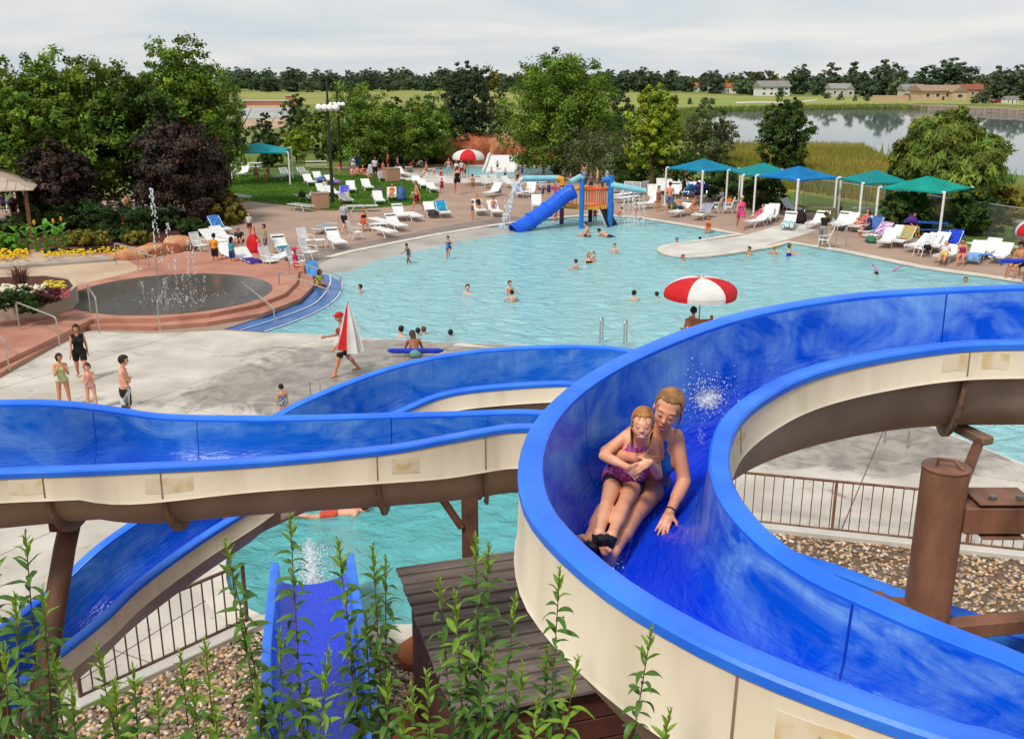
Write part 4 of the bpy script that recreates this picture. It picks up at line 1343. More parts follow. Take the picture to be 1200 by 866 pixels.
def towel_on(l,ang,col,label,part='back',cat='towel'):
 """a towel draped over the back or the seat of a lounger"""
 m=cloth_mat(*col) if isinstance(col[0],tuple) else cloth_mat(col)
 ca,sa=math.cos(R(ang)),math.sin(R(ang))
 mb=MB()
 if part=='back':path=[(-.25-.84*ca-.03,.36+.84*sa-.30),(-.25-.84*ca-.035,.36+.84*sa+.02),(-.22-.80*ca,.40+.8*sa),(-.22-.4*ca-.01,.405+.4*sa),(-.22,.405),
  (.15,.395)]
 else :path=[(-.15,.40),(.2,.405),(.5,.41),(.8,.40),(.98,.39),(1.02,.2)]
 pts=cr_spline(path,4)
 n,w_=len(pts),7
 v=[]
 for s_ in (0,1):
  for i,p in enumerate(pts):
   for k in range(w_):
    y=-.34+.68*k/(w_-1)
    drop=(max(0,abs(y)-.29)*.8)
    v.append((p[0]+.01*math.sin(9*y+i),y+.015*math.sin(i*1.3),p[1]-drop+.008*math.sin(7*y+2*i)-.014*s_))
 f=[]
 for i in range(n-1):
  for k in range(w_-1):
   a=i*w_+k
   f.append((a,a+1,a+w_+1,a+w_))
   f.append((n*w_+a,n*w_+a+w_,n*w_+a+w_+1,n*w_+a+1))
 o=mb.add(v,f).build('towel',m,smooth='all')
 o.location=l.location;o.rotation_euler=l.rotation_euler
 return tag(o,label,cat)
def chair_parts():
 if 'chair' in _lcache:return _lcache['chair']
 ps=[]
 mb=MB()
 for y in (-.27,.27):
  mb.tube([(.26,y,.40),(-.22,y,.38),(-.44,y,.98)],.02,5)
 mb.tube([(-.44,-.27,.98),(-.44,.27,.98)],.02,5);mb.tube([(.26,-.27,.40),(.26,.27,.40)],.02,5)
 ps.append(('frame',mb.mesh('chair_frame',M_white,True)))
 ps.append(('seat',MB().box((.02,0,.395),(.46,.50,.02),ry=R(2)).mesh('chair_seat',M_sling)))
 ps.append(('backrest',MB().box((-.335,0,.69),(.02,.50,.56),ry=R(-20)).mesh('chair_back',M_sling)))
 for y in (-.27,.27):
  ps.append(('leg',MB().tube([(.20,y,.40),(.30,y,.01)],.018,5).mesh('chair_leg',M_white,True)))
  ps.append(('leg',MB().tube([(-.16,y,.39),(-.34,y,.01)],.018,5).mesh('chair_leg',M_white,True)))
  ps.append(('armrest',MB().tube([(.24,y*1.02,.40),(.22,y*1.02,.62),(-.33,y*1.02,.64)],.018,5).mesh('chair_arm',M_white,True)))
 _lcache['chair']=ps
 return ps
def chair(px,py,heading,label,z0=0.0):
 g=G(px,py,z0)
 return place('pool_chair',label,'chair',chair_parts(),(g.x,g.y,z0+.006),R(heading),'white chairs on the pool deck')
def side_table(px,py,label,z0=0.0,s=.5):
 g=G(px,py,z0)
 t=empty('side_table',label,'table',(g.x,g.y,z0+.006),R(20),'small white side tables')
 MB().box((0,0,.42),(s,s,.03),bev=.01).build('tabletop',M_white,t)
 for x in (-1,1):
  for y in (-1,1):MB().tube([(x*s*.42,y*s*.42,.41),(x*s*.5,y*s*.5,0)],.017,5).build('leg',M_white,t)
 return t
def picnic_table(px,py,heading,label,m,z0=0.0,L=1.9):
 g=G(px,py,z0)
 t=empty('picnic_table',label,'picnic table',(g.x,g.y,z0+.004),R(heading),'picnic tables')
 for k in range(4):MB().box((0,-.285+.19*k,.74),(L,.175,.04),bev=.008).build('board',m,t)
 for s_ in (-1,1):MB().box((0,s_*.68,.44),(L,.26,.04),bev=.008).build('bench',m,t)
 for x in (-L*.33,L*.33):
  mb=MB().tube([(x,-.20,.72),(x,-.55,0)],.03,6).tube([(x,.20,.72),(x,.55,0)],.03,6).tube([(x,-.70,.41),(x,.70,.41)],.03,6)
  mb.build('leg_frame',M_rail,t)
 return t
M_aggr=mat('exposed_aggregate',srgb(158,116,92),srgb(186,148,122),40,.9,.6,60,detail=3)
def litter_bin(px,py,label,s=.75,h=.85):
 g=G(px,py)
 t=empty('litter_bin',label,'litter bin',(g.x,g.y,.01),R(24),'square aggregate litter bins')
 MB().box((0,0,h/2+.03),(s,s,h),bev=.03).build('shell',M_aggr,t)
 MB().box((0,0,.025),(s*.92,s*.92,.05)).build('foot',M_dark,t)
 MB().box((0,0,h+.055),(s*1.04,s*1.04,.05),bev=.015).build('lid',mat('bin_lid',srgb(150,128,108),srgb(130,110,94),6,.7),t)
 return t
def canopy(lx,ly,rx,ry,zt,label,col,striped=False,apex=.62,group='hip shaped shade canopies on white posts',base=None):
 a,b=G(lx,ly,zt),G(rx,ry,zt)
 if base:b=base(a)
 c=(a+b)/2
 V=(b-a)/2
 W_=Vector((-V.y,V.x,0))
 t=empty('shade_canopy',label,'canopy',(c.x,c.y,0),0,group)
 if striped:
  m=mat('canopy_striped_%s'%label[:6],srgb(*col),srgb(*[int(q*.72) for q in col]),5,.7,.1,40,transl=.25)
  nt_=m.node_tree
  if not any(n.type=='TEX_WAVE' for n in nt_.nodes):
   wv=N(nt_,'ShaderNodeTexWave',wave_type='BANDS',bands_direction='Z');wv.inputs['Scale'].default_value=3.6;wv.inputs['Distortion'].default_value=0
   nt_.links.new(nt_.nodes['Mapping'].outputs[0],wv.inputs['Vector'])
   rp=next(n for n in nt_.nodes if n.type=='VALTORGB')
   rp.color_ramp.elements[0].position=.35;rp.color_ramp.elements[1].position=.75
   nt_.links.new(wv.outputs['Fac'],rp.inputs[0])
 else :
  m=mat('canopy_%02x%02x%02x'%tuple(col),srgb(*col),srgb(*[int(q*.88) for q in col]),1.2,.7,.1,40,transl=.25)
 cor=[V,W_,-V,-W_]
 for k in range(4):
  A,B=cor[k]*.985,cor[(k+1)%4]*.985
  v,f=[],[]
  nu,nv=8,6
  for j in range(nv+1):
   q=j/nv
   for i in range(nu+1):
    u=i/nu
    e_=A.lerp(B,u)
    sagin=1-.10*4*u*(1-u)*(1-q)
    p=e_*sagin*(1-q)
    z=zt+.02+apex*(q**1.15)-.10*4*u*(1-u)*(1-q)*0-.06*math.sin(PI*q)*(4*u*(1-u))
    v.append((p.x,p.y,z))
  for j in range(nv):
   for i in range(nu):
    x=j*(nu+1)+i
    f.append((x,x+1,x+nu+2,x+nu+1))
  n=len(v)
  mb=MB().add(v,f)
  hem=[(p[0],p[1],p[2]-.09) for p in v[:nu+1]]
  mb.add(v[:nu+1]+hem,[(nu+1+i,nu+2+i,i+1,i) for i in range(nu)])
  mb.build('canopy_panel',m,t,smooth=True)
 for k in range(4):
  p=cor[k]
  o=MB().tube([(p.x,p.y,-.02),(p.x,p.y,zt+.03)],.065,10).build('post',M_white,t,smooth=True)
  MB().lathe([(.13,0),(.13,.03),(.075,.05)],(p.x,p.y,.005),10).build('post_base',M_white,o)
  MB().box((p.x*.96,p.y*.96,zt+.03),(.16,.16,.10),bev=.02).build('bracket',M_white,o)
 return t
canopy(781,197,868,198.5,2.45,'deep blue shade canopy furthest left in the row of five beside the pool',(12,140,178))
canopy(853,200,938,206,2.45,'striped teal shade canopy just left of the bright blue one',(14,160,164),True)
canopy(886,206,986,208.5,2.45,'bright blue shade canopy in the middle of the row of five',(12,130,198))
canopy(981,209.5,1072,215,2.45,'striped green teal shade canopy right of the bright blue one',(12,158,152),True)
canopy(1030,220,1142,220.5,2.45,'plain green teal shade canopy at the right end with a yellow tag on its post',(8,168,152))
canopy(262,180,341,174,2.5,'cyan shade canopy standing alone on the lawn beside the big trees',(20,166,178))
g=G(1143.5,226,2.25)
tag(MB().box((0,0,0),(.16,.03,.26),bev=.008).build('sign',mat('yellow_sign',srgb(226,196,20),rough=.5)),'small yellow sign hung on the rightmost canopy post',
 'sign').location=(g.x,g.y-.1,g.z)
ga=G(-54,216,2.6)
gz=empty('picnic_pavilion','tan standing seam pavilion roof on posts at the left edge beside the plum tree','pavilion',(ga.x,ga.y,0),R(20))
M_troof=mat('tan_metal_roof',srgb(186,170,150),srgb(170,154,136),1.5,.5)
hs_,za,zb=4.3,2.6,4.0
cs=[(hs_,-hs_),(hs_,hs_),(-hs_,hs_),(-hs_,-hs_)]
for k in range(4):
 A,B=Vector((*cs[k-1],za)),Vector((*cs[k],za));ap=Vector((0,0,zb))
 pn=MB().add([A,B,ap,A-Vector((0,0,.06)),B-Vector((0,0,.06))],[(0,1,2),(3,4,1,0)]).build('roof_panel',M_troof,gz)
 for i in range(1,20):
  u=i/20
  p=A.lerp(B,u);q=ap.lerp((A+B)/2,0);w_=1-abs(2*u-1)
  top=p+(Vector((0,0,zb))-(A+B)/2)*w_
  MB().tube([p+Vector((0,0,.012)),top+Vector((0,0,.012))],.025,4).build('roof_seam',M_troof,pn)
for x,y in cs:MB().box((x*.9,y*.9,1.28),(.2,.2,2.6),bev=.02).build('post',M_steel,gz)
M_ured,M_uwhite=mat('umbrella_red',srgb(216,40,44),srgb(196,30,38),3,.7,.1,30,transl=.2),mat('umbrella_white',(.8,.79,.77),(.7,.69,.68),3,.7,.1,30,transl=.2)
def umbrella(c,rad,h,label,pole_to,rot0=0.0,name='umbrella',npan=6,tilt=0):
 t=empty(name,label,'umbrella',(c.x,c.y,c.z),rot0)
 if tilt:t.rotation_euler=(R(tilt),0,rot0)
 for k in range(npan):
  v,f=[],[]
  m=6
  for j in range(m+1):
   q=j/m
   for i in range(5):
    u=(k+i/4)*2*PI/npan
    e_=1-.05*math.sin(PI*i/4)*q
    r=rad*math.sin(q*PI/2*.98)**.85*e_ if q>0 else 0
    z=h*math.cos(q*PI/2)-.02*math.sin(PI*i/4)*q
    v.append((r*math.cos(u),r*math.sin(u),z))
  for j in range(m):
   for i in range(4):
    a=j*5+i
    f.append((a,a+5,a+6,a+1))
  n=len(v)
  mb=MB().add(v,f)
  hem=[(p[0]*.985,p[1]*.985,p[2]-.12) for p in v[m*5:]]
  mb.add(v[m*5:]+hem,[(i,i+5,i+6,i+1) for i in range(4)])
  mb.build('panel',M_ured if k%2 else M_uwhite,t,smooth=True)
 MB().tube([(0,0,pole_to-c.z),(0,0,h)],.022,8).build('pole',M_rail,t)
 MB().sphere((0,0,h+.02),.03,8,5).build('finial',M_white,t)
 for k in range(npan):
  u=k*2*PI/npan
  MB().tube([(0,0,h*.55),(rad*.62*math.cos(u),rad*.62*math.sin(u),h*.42)],.008,4).build('rib',M_rail,t)
 return t
uc=G(821,343,2.62)
umbrella(uc,1.0,.42,'big red and white umbrella open over the near lifeguard chair',0.0,R(-120))
uc2=G(549,185,2.2)
umbrella(uc2,1.25,.62,'small far red and white umbrella open in front of the red rocks',0.0,R(-60))
uc3=G(1222,272,2.5)
umbrella(uc3,1.0,.5,'white and red umbrella cut by the right edge over the wooden guard chair',0.0,R(-120))
M_pole=mat('dark_pole',(.035,.03,.028),(.06,.05,.045),5,.5,metal=.4)
M_globe=mat('lamp_lens',(.75,.75,.72),rough=.25,spec=.5)
def floodlight_pole(px,py,topy,lampy,label,n):
 g=G(px,py)
 t=empty('lamp_post',label,'lamp post',(g.x,g.y,0),0,'floodlight poles on the lawn')
 zt,zl=z_at(g,topy),z_at(g,lampy)
 MB().tube([(0,0,0),(0,0,zt)],[.13,.07],10).build('pole',M_pole,t,smooth=True)
 MB().box((0,0,zl+.12),(1.3,.09,.09)).build('crossarm',M_pole,t)
 for k in range(n):
  x=-.55+1.1*k/(n-1)
  o=MB().lathe([(.08,.32),(.20,.24),(.24,.0),(.23,-.01)],(0,0,0),12).build('lamp_head',M_globe,t,smooth=True)
  o.location=(x,-.12,zl-.12);o.rotation_euler=(R(62),0,0)
  MB().sphere((0,0,-.01),.21,12,6,sc=(1,1,.35)).build('lens',M_globe,o,smooth=True)
 return t
floodlight_pole(390,238,95,125,'tall dark floodlight pole nearest the square litter bin',4)
floodlight_pole(399,199,100,122,'tall dark floodlight pole further back on the lawn',4)
def handrail(pts,label,grp='steel handrails at the splash terrace',z0=0.0,cat='handrail',r=.026):
 """pts: (px, py of the foot, px, py of the top) for each upright; the top rail joins the tops"""
 ws=[]
 for (fx,fy,ty) in pts:
  g=G(fx,fy,z0)
  ws.append((g,z_at(g,ty)))
 c=ws[0][0]
 t=empty('handrail',label,cat,(c.x,c.y,z0),0,grp)
 tops=[]
 for g,z in ws:
  MB().tube([(g.x-c.x,g.y-c.y,0),(g.x-c.x,g.y-c.y,z-z0-.05)],r,8).build('upright',M_rail,t,smooth=True)
  tops.append(Vector((g.x-c.x,g.y-c.y,z-z0)))
 a,b=tops[0],tops[-1]
 dn=Vector((0,0,-.06))
 MB().tube([a+dn]+[a.lerp(b,.04)]+tops[1:-1]+[a.lerp(b,.96),b+dn],r,8).build('top_rail',M_rail,t,smooth=True)
 return t
handrail([(137,311,285),(175,315,295)],'steel handrail at the back of the splash terrace beside the tan rocks',z0=.3)
handrail([(162,317,295),(184,322,301)],'short steel handrail just in front of the back terrace rail',z0=.3)
handrail([(24,392,354),(70,406,372)],'steel handrail on the red steps below the flower planter',z0=.15)
handrail([(107,371,334),(117,391,350)],'steel handrail seen end on at the red step corner left of the woman in black',z0=.2)
handrail([(196,369,340),(188,389,353)],'steel handrail running down the front of the splash pad steps',z0=.2)
handrail([(-24,415,380),(11,434,398)],'steel handrail cut by the left edge on the lower red steps',z0=.1)
handrail([(284,352,330),(322,380,361)],'slanting steel handrail over the blue pool steps in front')
handrail([(328,343,319),(387,362,340)],'long steel handrail crossing the blue pool steps at the middle')
handrail([(340,330,305),(400,344,323)],'long steel handrail furthest back beside the child with the blue float')
handrail([(703,403,374),(706,399,372)],'left steel grab rail of the near pool edge left of the umbrella','pool ladder grab rails',cat='grab rail')
handrail([(731,405,377),(734,401,375)],'right steel grab rail of the near pool edge below the umbrella','pool ladder grab rails',cat='grab rail')
handrail([(1036,520,495),(1063,526,500)],'steel lift frame on the grey deck seen through the slide loop','deck frames',cat='pool lift')
handrail([(979,291,266),(991,289,264)],'steel pool ladder rails on the right pool edge by the woman in grey trousers','deck frames',cat='pool ladder')
handrail([(364,468,447),(376,470,449)],'short steel ladder rail rising behind the middle flume near the child','deck frames',cat='pool ladder')
def railing(p0,p1,h,label,spacing=.17,posts=2.1,grp='brown steel railings',mt=None):
 mt=mt or M_steel
 a,b=Vector(p0),Vector(p1)
 L=(b-a).length
 t=empty('railing',label,'railing',(a.x,a.y,a.z),math.atan2(b.y-a.y,b.x-a.x),grp)
 MB().box((L/2,0,h-.02),(L,.05,.04),bev=.006).build('top_rail',mt,t)
 MB().box((L/2,0,.12),(L,.04,.035),bev=.005).build('bottom_rail',mt,t)
 me=MB().box((0,0,(h+.1)/2),(.018,.018,h-.14)).mesh('baluster',mt)
 n=int(L/spacing)
 for i in range(1,n):
  o=link_mesh('baluster',me,t);o.location=(i*L/n,0,0)
 k=max(1,round(L/posts))
 pm=MB().box((0,0,h/2),(.05,.05,h),bev=.006).mesh('railing_post',mt)
 for i in range(k+1):
  o=link_mesh('post',pm,t);o.location=(i*L/k,.0,0.004)
 return t
rA,rB=G(826,611,0.02),G(1300,662,0.02)
railing(rA,rB,1.1,'brown steel railing right of the loop between the gravel and the deck')
lA,lB=G(96,824,0.02),G(290,733,0.02)
railing(lA,lB,1.08,'dark steel railing at the lower left beside the gravel',mt=M_dsteel)
for (p,q,lb) in ((G(835,616,0),G(1300,667,0),'pale concrete kerb below the railing right of the loop'),(G(90,834,0),G(318,729,0),'pale concrete kerb below the lower left railing')):
 d=q-p
 k=MB().box((0,0,.06),(d.length,.22,.12),bev=.015).build('kerb',M_conc)
 k.location=(p.x+d.x/2,p.y+d.y/2,.012);k.rotation_euler=(0,0,math.atan2(d.y,d.x));k['kind']='structure'
M_link=bpy.data.materials.new('chain_link');M_link.use_nodes=True
t_=M_link.node_tree;b_=t_.nodes['Principled BSDF'];b_.inputs['Base Color'].default_value=(.25,.25,.24,1);b_.inputs['Metallic'].default_value=.5
tcn=N(t_,'ShaderNodeTexCoord');mxs=[]
for ang in (45,-45):
 mp_=N(t_,'ShaderNodeMapping');mp_.inputs['Rotation'].default_value=(0,R(ang),0);t_.links.new(tcn.outputs['Object'],mp_.inputs[0])
 wv=N(t_,'ShaderNodeTexWave',bands_direction='X');wv.inputs['Scale'].default_value=4.0;t_.links.new(mp_.outputs[0],wv.inputs[0])
 g_=N(t_,'ShaderNodeMath',operation='GREATER_THAN');g_.inputs[1].default_value=.93;t_.links.new(wv.outputs['Fac'],g_.inputs[0]);mxs.append(g_)
mx_=N(t_,'ShaderNodeMath',operation='MAXIMUM');t_.links.new(mxs[0].outputs[0],mx_.inputs[0]);t_.links.new(mxs[1].outputs[0],mx_.inputs[1])
t_.links.new(mx_.outputs[0],b_.inputs['Alpha'])
fa,fb=G(940,240,0),G(1330,310,0)
d=fb-fa;Lf=d.length
cf=empty('chain_link_fence','grey chain link fence behind the canopies along the grass','fence',(fa.x,fa.y,0),math.atan2(d.y,d.x))
MB().add([(0,0,.05),(Lf,0,.05),(Lf,0,1.75),(0,0,1.75)],[(0,1,2,3)]).build('mesh_fabric',M_link,cf)
MB().tube([(0,0,1.78),(Lf,0,1.78)],.03,6).build('top_rail',M_rail,cf)
pm=MB().tube([(0,.04,0),(0,.04,1.85)],.035,6).mesh('fence_post',M_rail)
for i in range(int(Lf/3)+1):
 o=link_mesh('post',pm,cf);o.location=(i*3.0,0,0)
M_plank=mat('weathered_plank',srgb(96,84,78),srgb(128,114,106),3,.85,.35,30,detail=9,stretch=(.5,6,6))
M_redwood=mat('redwood_wall',srgb(88,50,40),srgb(66,40,34),2.5,.85,.3,30,detail=9)
ph=empty('pump_shed','low wooden shed with a weathered slatted roof tucked under the slide','shed',(-1.34,10.56,0),R(17))
zr=2.55
for k in range(13):
 o=MB().box((1.45,-.115-.225*k,zr+.03-.004*k),(3.0,.205,.045),rx=R(-3),bev=.006).build('plank',M_plank,ph)
 o.location=(random.uniform(-.012,.012),0,random.uniform(-.004,.004))
MB().box((1.45,-1.45,zr-.07),(2.9,2.85,.10)).build('roof_frame',M_dark,ph)
for k in range(9):
 MB().box((1.45,-2.80,.28+.25*k),(2.75,.05,.235),bev=.008).build('wall_board',M_redwood,ph)
 MB().box((.12,-1.45,.28+.25*k),(.05,2.6,.235),bev=.008).build('wall_board',M_redwood,ph)
MB().box((1.45,-1.40,1.2),(2.6,2.6,2.4)).build('shed_core',M_dark,ph)
def boulder(name,label,c,r,m,seed,group=None,sc=(1,1,1),parent=None):
 rg=np.random.default_rng(seed)
 bm=bmesh.new();bmesh.ops.create_icosphere(bm,subdivisions=3,radius=1)
 pl=[(rg.normal(size=3),rg.uniform(.55,.9)) for _ in range(14)]
 for v_ in bm.verts:
  q=np.array(v_.co)
  for nv_,dd in pl:
   nn=nv_/np.linalg.norm(nv_)
   e_=q@nn-dd
   if e_>0:q=q-nn*e_*.92
  q=q*(1+rg.uniform(-.02,.02))
  v_.co=Vector(q*r*np.array(sc))
 me=bpy.data.meshes.new(name);bm.to_mesh(me);bm.free();me.materials.append(m)
 o=link_mesh(name,me,parent);o.location=c
 if label:tag(o,label,'rock',group)
 return o
M_rockred=mat('red_sandstone',srgb(176,104,66),srgb(134,72,48),1.6,.85,.5,6,detail=10)
M_rocktan=mat('tan_sandstone',srgb(198,148,104),srgb(158,104,70),1.2,.85,.5,6,detail=10)
rk=[(518,194,2.6,1.0),(532,190,3.0,1.25),(548,187,3.2,1.3),(563,184,3.4,1.4),(575,182,3.4,1.55),(612,186,2.4,1.2),(628,190,2.6,1.1),(641,192,2.2,.9)]
names=['leftmost tan boulder of the far rock outcrop','tan boulder left of the far umbrella','boulder behind the far red umbrella','reddish boulder right of the far umbrella',
 'tall boulder beside the white slide','boulder just right of the white slide','boulder under the big tree right of the white slide','rightmost low boulder of the far rock outcrop']
for i,((x,y,r,s_),nm) in enumerate(zip(rk,names)):
 g=G(x,197);g.y+=3+r
 boulder('boulder',nm,(g.x,g.y,r*.2),r,M_rockred if i%2 else M_rocktan,i,'far sandstone outcrop',(1,.8,.56*s_))
for i,(x,y,r,lb) in enumerate([(146,308,.85,'flat tan boulder at the back of the splash terrace behind the rail'),(172,304,.8,'rounded tan boulder right of the back terrace rail'),
 (187,299,.9,'red tan boulder in the flower bed edge'),(205,293,.8,'boulder at the right end of the flower bed')]):
 g=G(x,y,.2);boulder('boulder',lb,(g.x,g.y+.4,.35),r,M_rocktan if i!=2 else M_rockred,40+i,'terrace boulders',(1.25,.8,.62))
boulder('boulder','large red sandstone boulder between the exit flume and the slatted shed',(-1.32,9.7,.45),.8,M_rockred,77,None,(.6,1.6,1.0))
boulder('boulder','small red rock beside the plunge pool coping',(-1.2,12.6,.15),.5,M_rockred,79,None,(1.0,.9,.7))
wa,wb,wc,wd_=G(566,201.5,-.05),G(604,201.5,-.05),G(608,182,2.3),G(582,181,2.3)
ws_=empty('kiddie_slide','wide white slide coming down the rocks into the far pool','water slide',(wa.x,wa.y,0))
dx=wb.x-wa.x
prof=[(0,-.1),(.6,.02),(1.9,.35),(3.6,1.0),(4.4,1.1)]
v=[]
for (q,z) in prof:v+=[(.0+q*.12,q,z),(dx-.0+q*.05,q,z)]
M_wslide=mat('white_slide',(.78,.78,.76),(.7,.7,.68),2,.35)
MB().add(v,[(2*i,2*i+1,2*i+3,2*i+2) for i in range(4)]).build('slide_bed',M_wslide,ws_,smooth=True)
for s_ in (0,1):
 mb=MB()
 xx= lambda q:(q*.12 if s_==0 else dx+q*.05)
 mb.tube([(xx(q),q,z+.12) for (q,z) in prof],.13,8)
 mb.build('slide_side',M_wslide,ws_,smooth=True)
v2=[(p[0],p[1],-.4) for p in v]
MB().add([v[0],v[2],v[4],v[6],v2[6],v2[0]],[(0,1,2,3,4,5)]).add([v[1],v[3],v[5],v[7],v2[7],v2[1]],[(5,4,3,2,1,0)]).build('slide_cheek',mat('grey_cheek',
 srgb(150,146,140),srgb(130,126,120),1,.8),ws_)
def at_Y(px,py,Y):
 a,b=(px-CX)/FPX,-(py-CY)/FPX
 k=Y/(CP+b*SP)
 return P(px,py,k)
pg_=G(690,264,-.1)
YP=pg_.y
py_=empty('play_structure','water play structure with a blue tube slide and orange railings in the pool','play structure',(pg_.x,YP,0))
lo_= lambda px,py,dy=0.0:at_Y(px,py,YP+dy)-Vector((pg_.x,YP,0))
M_pblue=mat('play_blue',srgb(36,120,206),srgb(28,104,190),2,.4)
M_tube=mat('tube_slide_blue',srgb(14,98,222),srgb(10,80,204),2,.3,spec=.5)
M_aqua=mat('play_aqua',srgb(138,196,204),srgb(120,180,192),2,.4)
M_yel=mat('play_yellow',srgb(230,164,62),srgb(214,146,50),2,.5)
M_org=mat('play_orange',srgb(226,98,44),srgb(206,84,38),2,.5)
M_pur=mat('play_purple',srgb(62,44,74),srgb(48,34,60),2,.5)
def ppost(px,ybase,ytop,m,dy,r=.13,nm='post'):
 b_,t2=lo_(px,ybase,dy),lo_(px,ytop,dy)
 MB().tube([(b_.x,b_.y,-1.0),(b_.x,b_.y,t2.z)],r,12).build(nm,m,py_,smooth=True)
 return Vector((b_.x,b_.y,t2.z))
p1=ppost(681,272,209,M_pblue,-1.3)
p2=ppost(714.5,267,206,M_pblue,-.6,.16)
p3=ppost(658,264,213,M_pur,0.3)
p4=ppost(691.5,262,240,M_pur,1.2)
p5=ppost(716,266,238,M_pur,1.2)
c0,c1,c2,c3=[lo_(656,241,-.2),lo_(684,243.5,-1.1),lo_(713,239.5,-.5),lo_(690,236.5,1.0)]
zpl=c1.z
MB().prism([(p.x,p.y) for p in (c0,c1,c2,c3)],zpl-.14,zpl).build('platform',M_yel,py_)
def barrier(a,b,m,h=1.0,n=9,nm='barrier'):
 bb=MB()
 A,B=Vector((a.x,a.y,zpl)),Vector((b.x,b.y,zpl))
 up=Vector((0,0,1))
 o=MB().tube([A+up*h,B+up*h],.06,8).build('top_rail',m,py_,smooth=True)
 MB().tube([A+up*.12,B+up*.12],.035,6).build('bottom_rail',m,o)
 for i in range(n+1):
  q=A.lerp(B,i/n)
  MB().tube([q+up*.12,q+up*h],.026,5).build('bar',m,o)
barrier(c1*.97,c2*.97,M_org)
barrier(c0*.97,c1*.97,M_yel,n=6)
barrier(c2*.97,c3*.97,M_org,.95)
barrier(c3*.97,c0*.97,M_yel,.95)
tp=[lo_(673,223.5,-.9),lo_(662,229,-1.0),lo_(644,243.5,-1.4),lo_(622,259,-2.0),lo_(602,272,-2.6)]
ts=cr_spline(tp,6)
MB().tube([tuple(q) for q in ts],.44,20,caps=False).build('tube_slide',M_tube,py_,smooth=True)
MB().tube([tuple(q) for q in ts],.415,20,caps=False).build('tube_lining',M_tube,py_,smooth=True)
for i in (3,8,13,18,23):
 a,b=Vector(ts[i]),Vector(ts[i+1]);dd=(b-a).normalized()
 MB().tube([a-dd*.04,a+dd*.04],.485,20).build('joint_flange',M_tube,py_,smooth=True)
en,d_=Vector(ts[-1]),(Vector(ts[-1])-Vector(ts[-4])).normalized()
v=[]
for j in range(5):
 c_=en+Vector((d_.x,d_.y,0)).normalized()*(.28*j)+Vector((0,0,-.10*j**.8))
 sd=Vector((-d_.y,d_.x,0)).normalized()
 for k in range(9):
  a=PI+PI*k/8
  v.append(c_+sd*(.44*math.cos(a))+Vector((0,0,.41*math.sin(a)*(1-.06*j))))
MB().add(v,[(j*9+k,j*9+k+1,j*9+k+10,j*9+k+9) for j in range(4) for k in range(8)]).build('runout_lip',M_tube,py_,smooth=True)
hp=lo_(612,209.5,0.1)
MB().tube([hp,Vector((p3.x-.25,p3.y,hp.z))],.17,12).build('spout_pipe',M_aqua,py_,smooth=True)
MB().tube([Vector((p3.x-.3,p3.y,hp.z)),Vector((p3.x-.03,p3.y,hp.z-.05)),Vector((p3.x,p3.y,hp.z-.4))],.19,12).build('elbow',M_yel,py_,smooth=True)
MB().tube([p1+Vector((0,0,-.05)),p1+Vector((-.1,0,.10)),lo_(668,213.5,-1.6)],.15,12).build('spout_pipe',M_aqua,py_,smooth=True)
MB().tube([Vector((p2.x,p2.y,lo_(714,217,-.6).z)),lo_(757,224,-.9)],[.19,.15],12).build('spout_pipe',M_aqua,py_,smooth=True)
MB().tube([Vector((p2.x-.5,p2.y,p2.z-.25)),Vector((p2.x,p2.y,p2.z-.2))],.17,10).build('stub_pipe',M_pblue,py_,smooth=True)
nA,nB=lo_(703,243,-.7),lo_(712,243,.2)
fA=Vector((nA.x+.55,nA.y-.3,-.3));fB=Vector((nB.x+.7,nB.y-.1,-.3))
MB().add([nA,nB,fB,fA],[(0,1,2,3)]).build('net_backing',mat('net_dark',(.02,.02,.02)),py_)
for i in range(6):
 u=i/5
 MB().tube([nA.lerp(nB,u)+Vector((0,-.03,0)),fA.lerp(fB,u)+Vector((0,-.03,0))],.025,4).build('net_rope',M_dark,py_)
MB().tube([lo_(700,243,-.7),lo_(711,267,-.7)],.04,6).build('net_rail',M_white,py_)
M_wood=mat('guard_wood',srgb(166,104,62),srgb(140,84,50),2.5,.6,.15,30,stretch=(1,1,.2))
def guard_chair(px,py,heading,label,seat=1.25):
 g=G(px,py)
 t=empty('guard_chair',label,'lifeguard chair',(g.x,g.y,.01),R(heading),'tall lifeguard chairs')
 for s_ in (-1,1):
  MB().tube([(.45,s_*.42,0),(.22,s_*.30,seat)],.045,4).build('leg',M_wood,t)
  MB().tube([(-.50,s_*.42,0),(-.26,s_*.30,seat+.75)],.045,4).build('leg',M_wood,t)
  MB().box((0,s_*.34,seat+.28),(.55,.07,.04)).build('armrest',M_wood,t)
 for k in range(4):MB().box((-.18+.13*k,0,seat),(.11,.62,.035)).build('seat_slat',M_wood,t)
 for k in range(3):MB().box((-.24,0,seat+.22+.18*k),(.03,.62,.13)).build('back_slat',M_wood,t)
 for z in (.35,.7):MB().box((.42-z*.14,0,z),(.09,.74,.03)).build('step',M_wood,t)
 return t
guard_chair(1196,327,-150,'tall wooden lifeguard chair cut by the right edge of the photo')
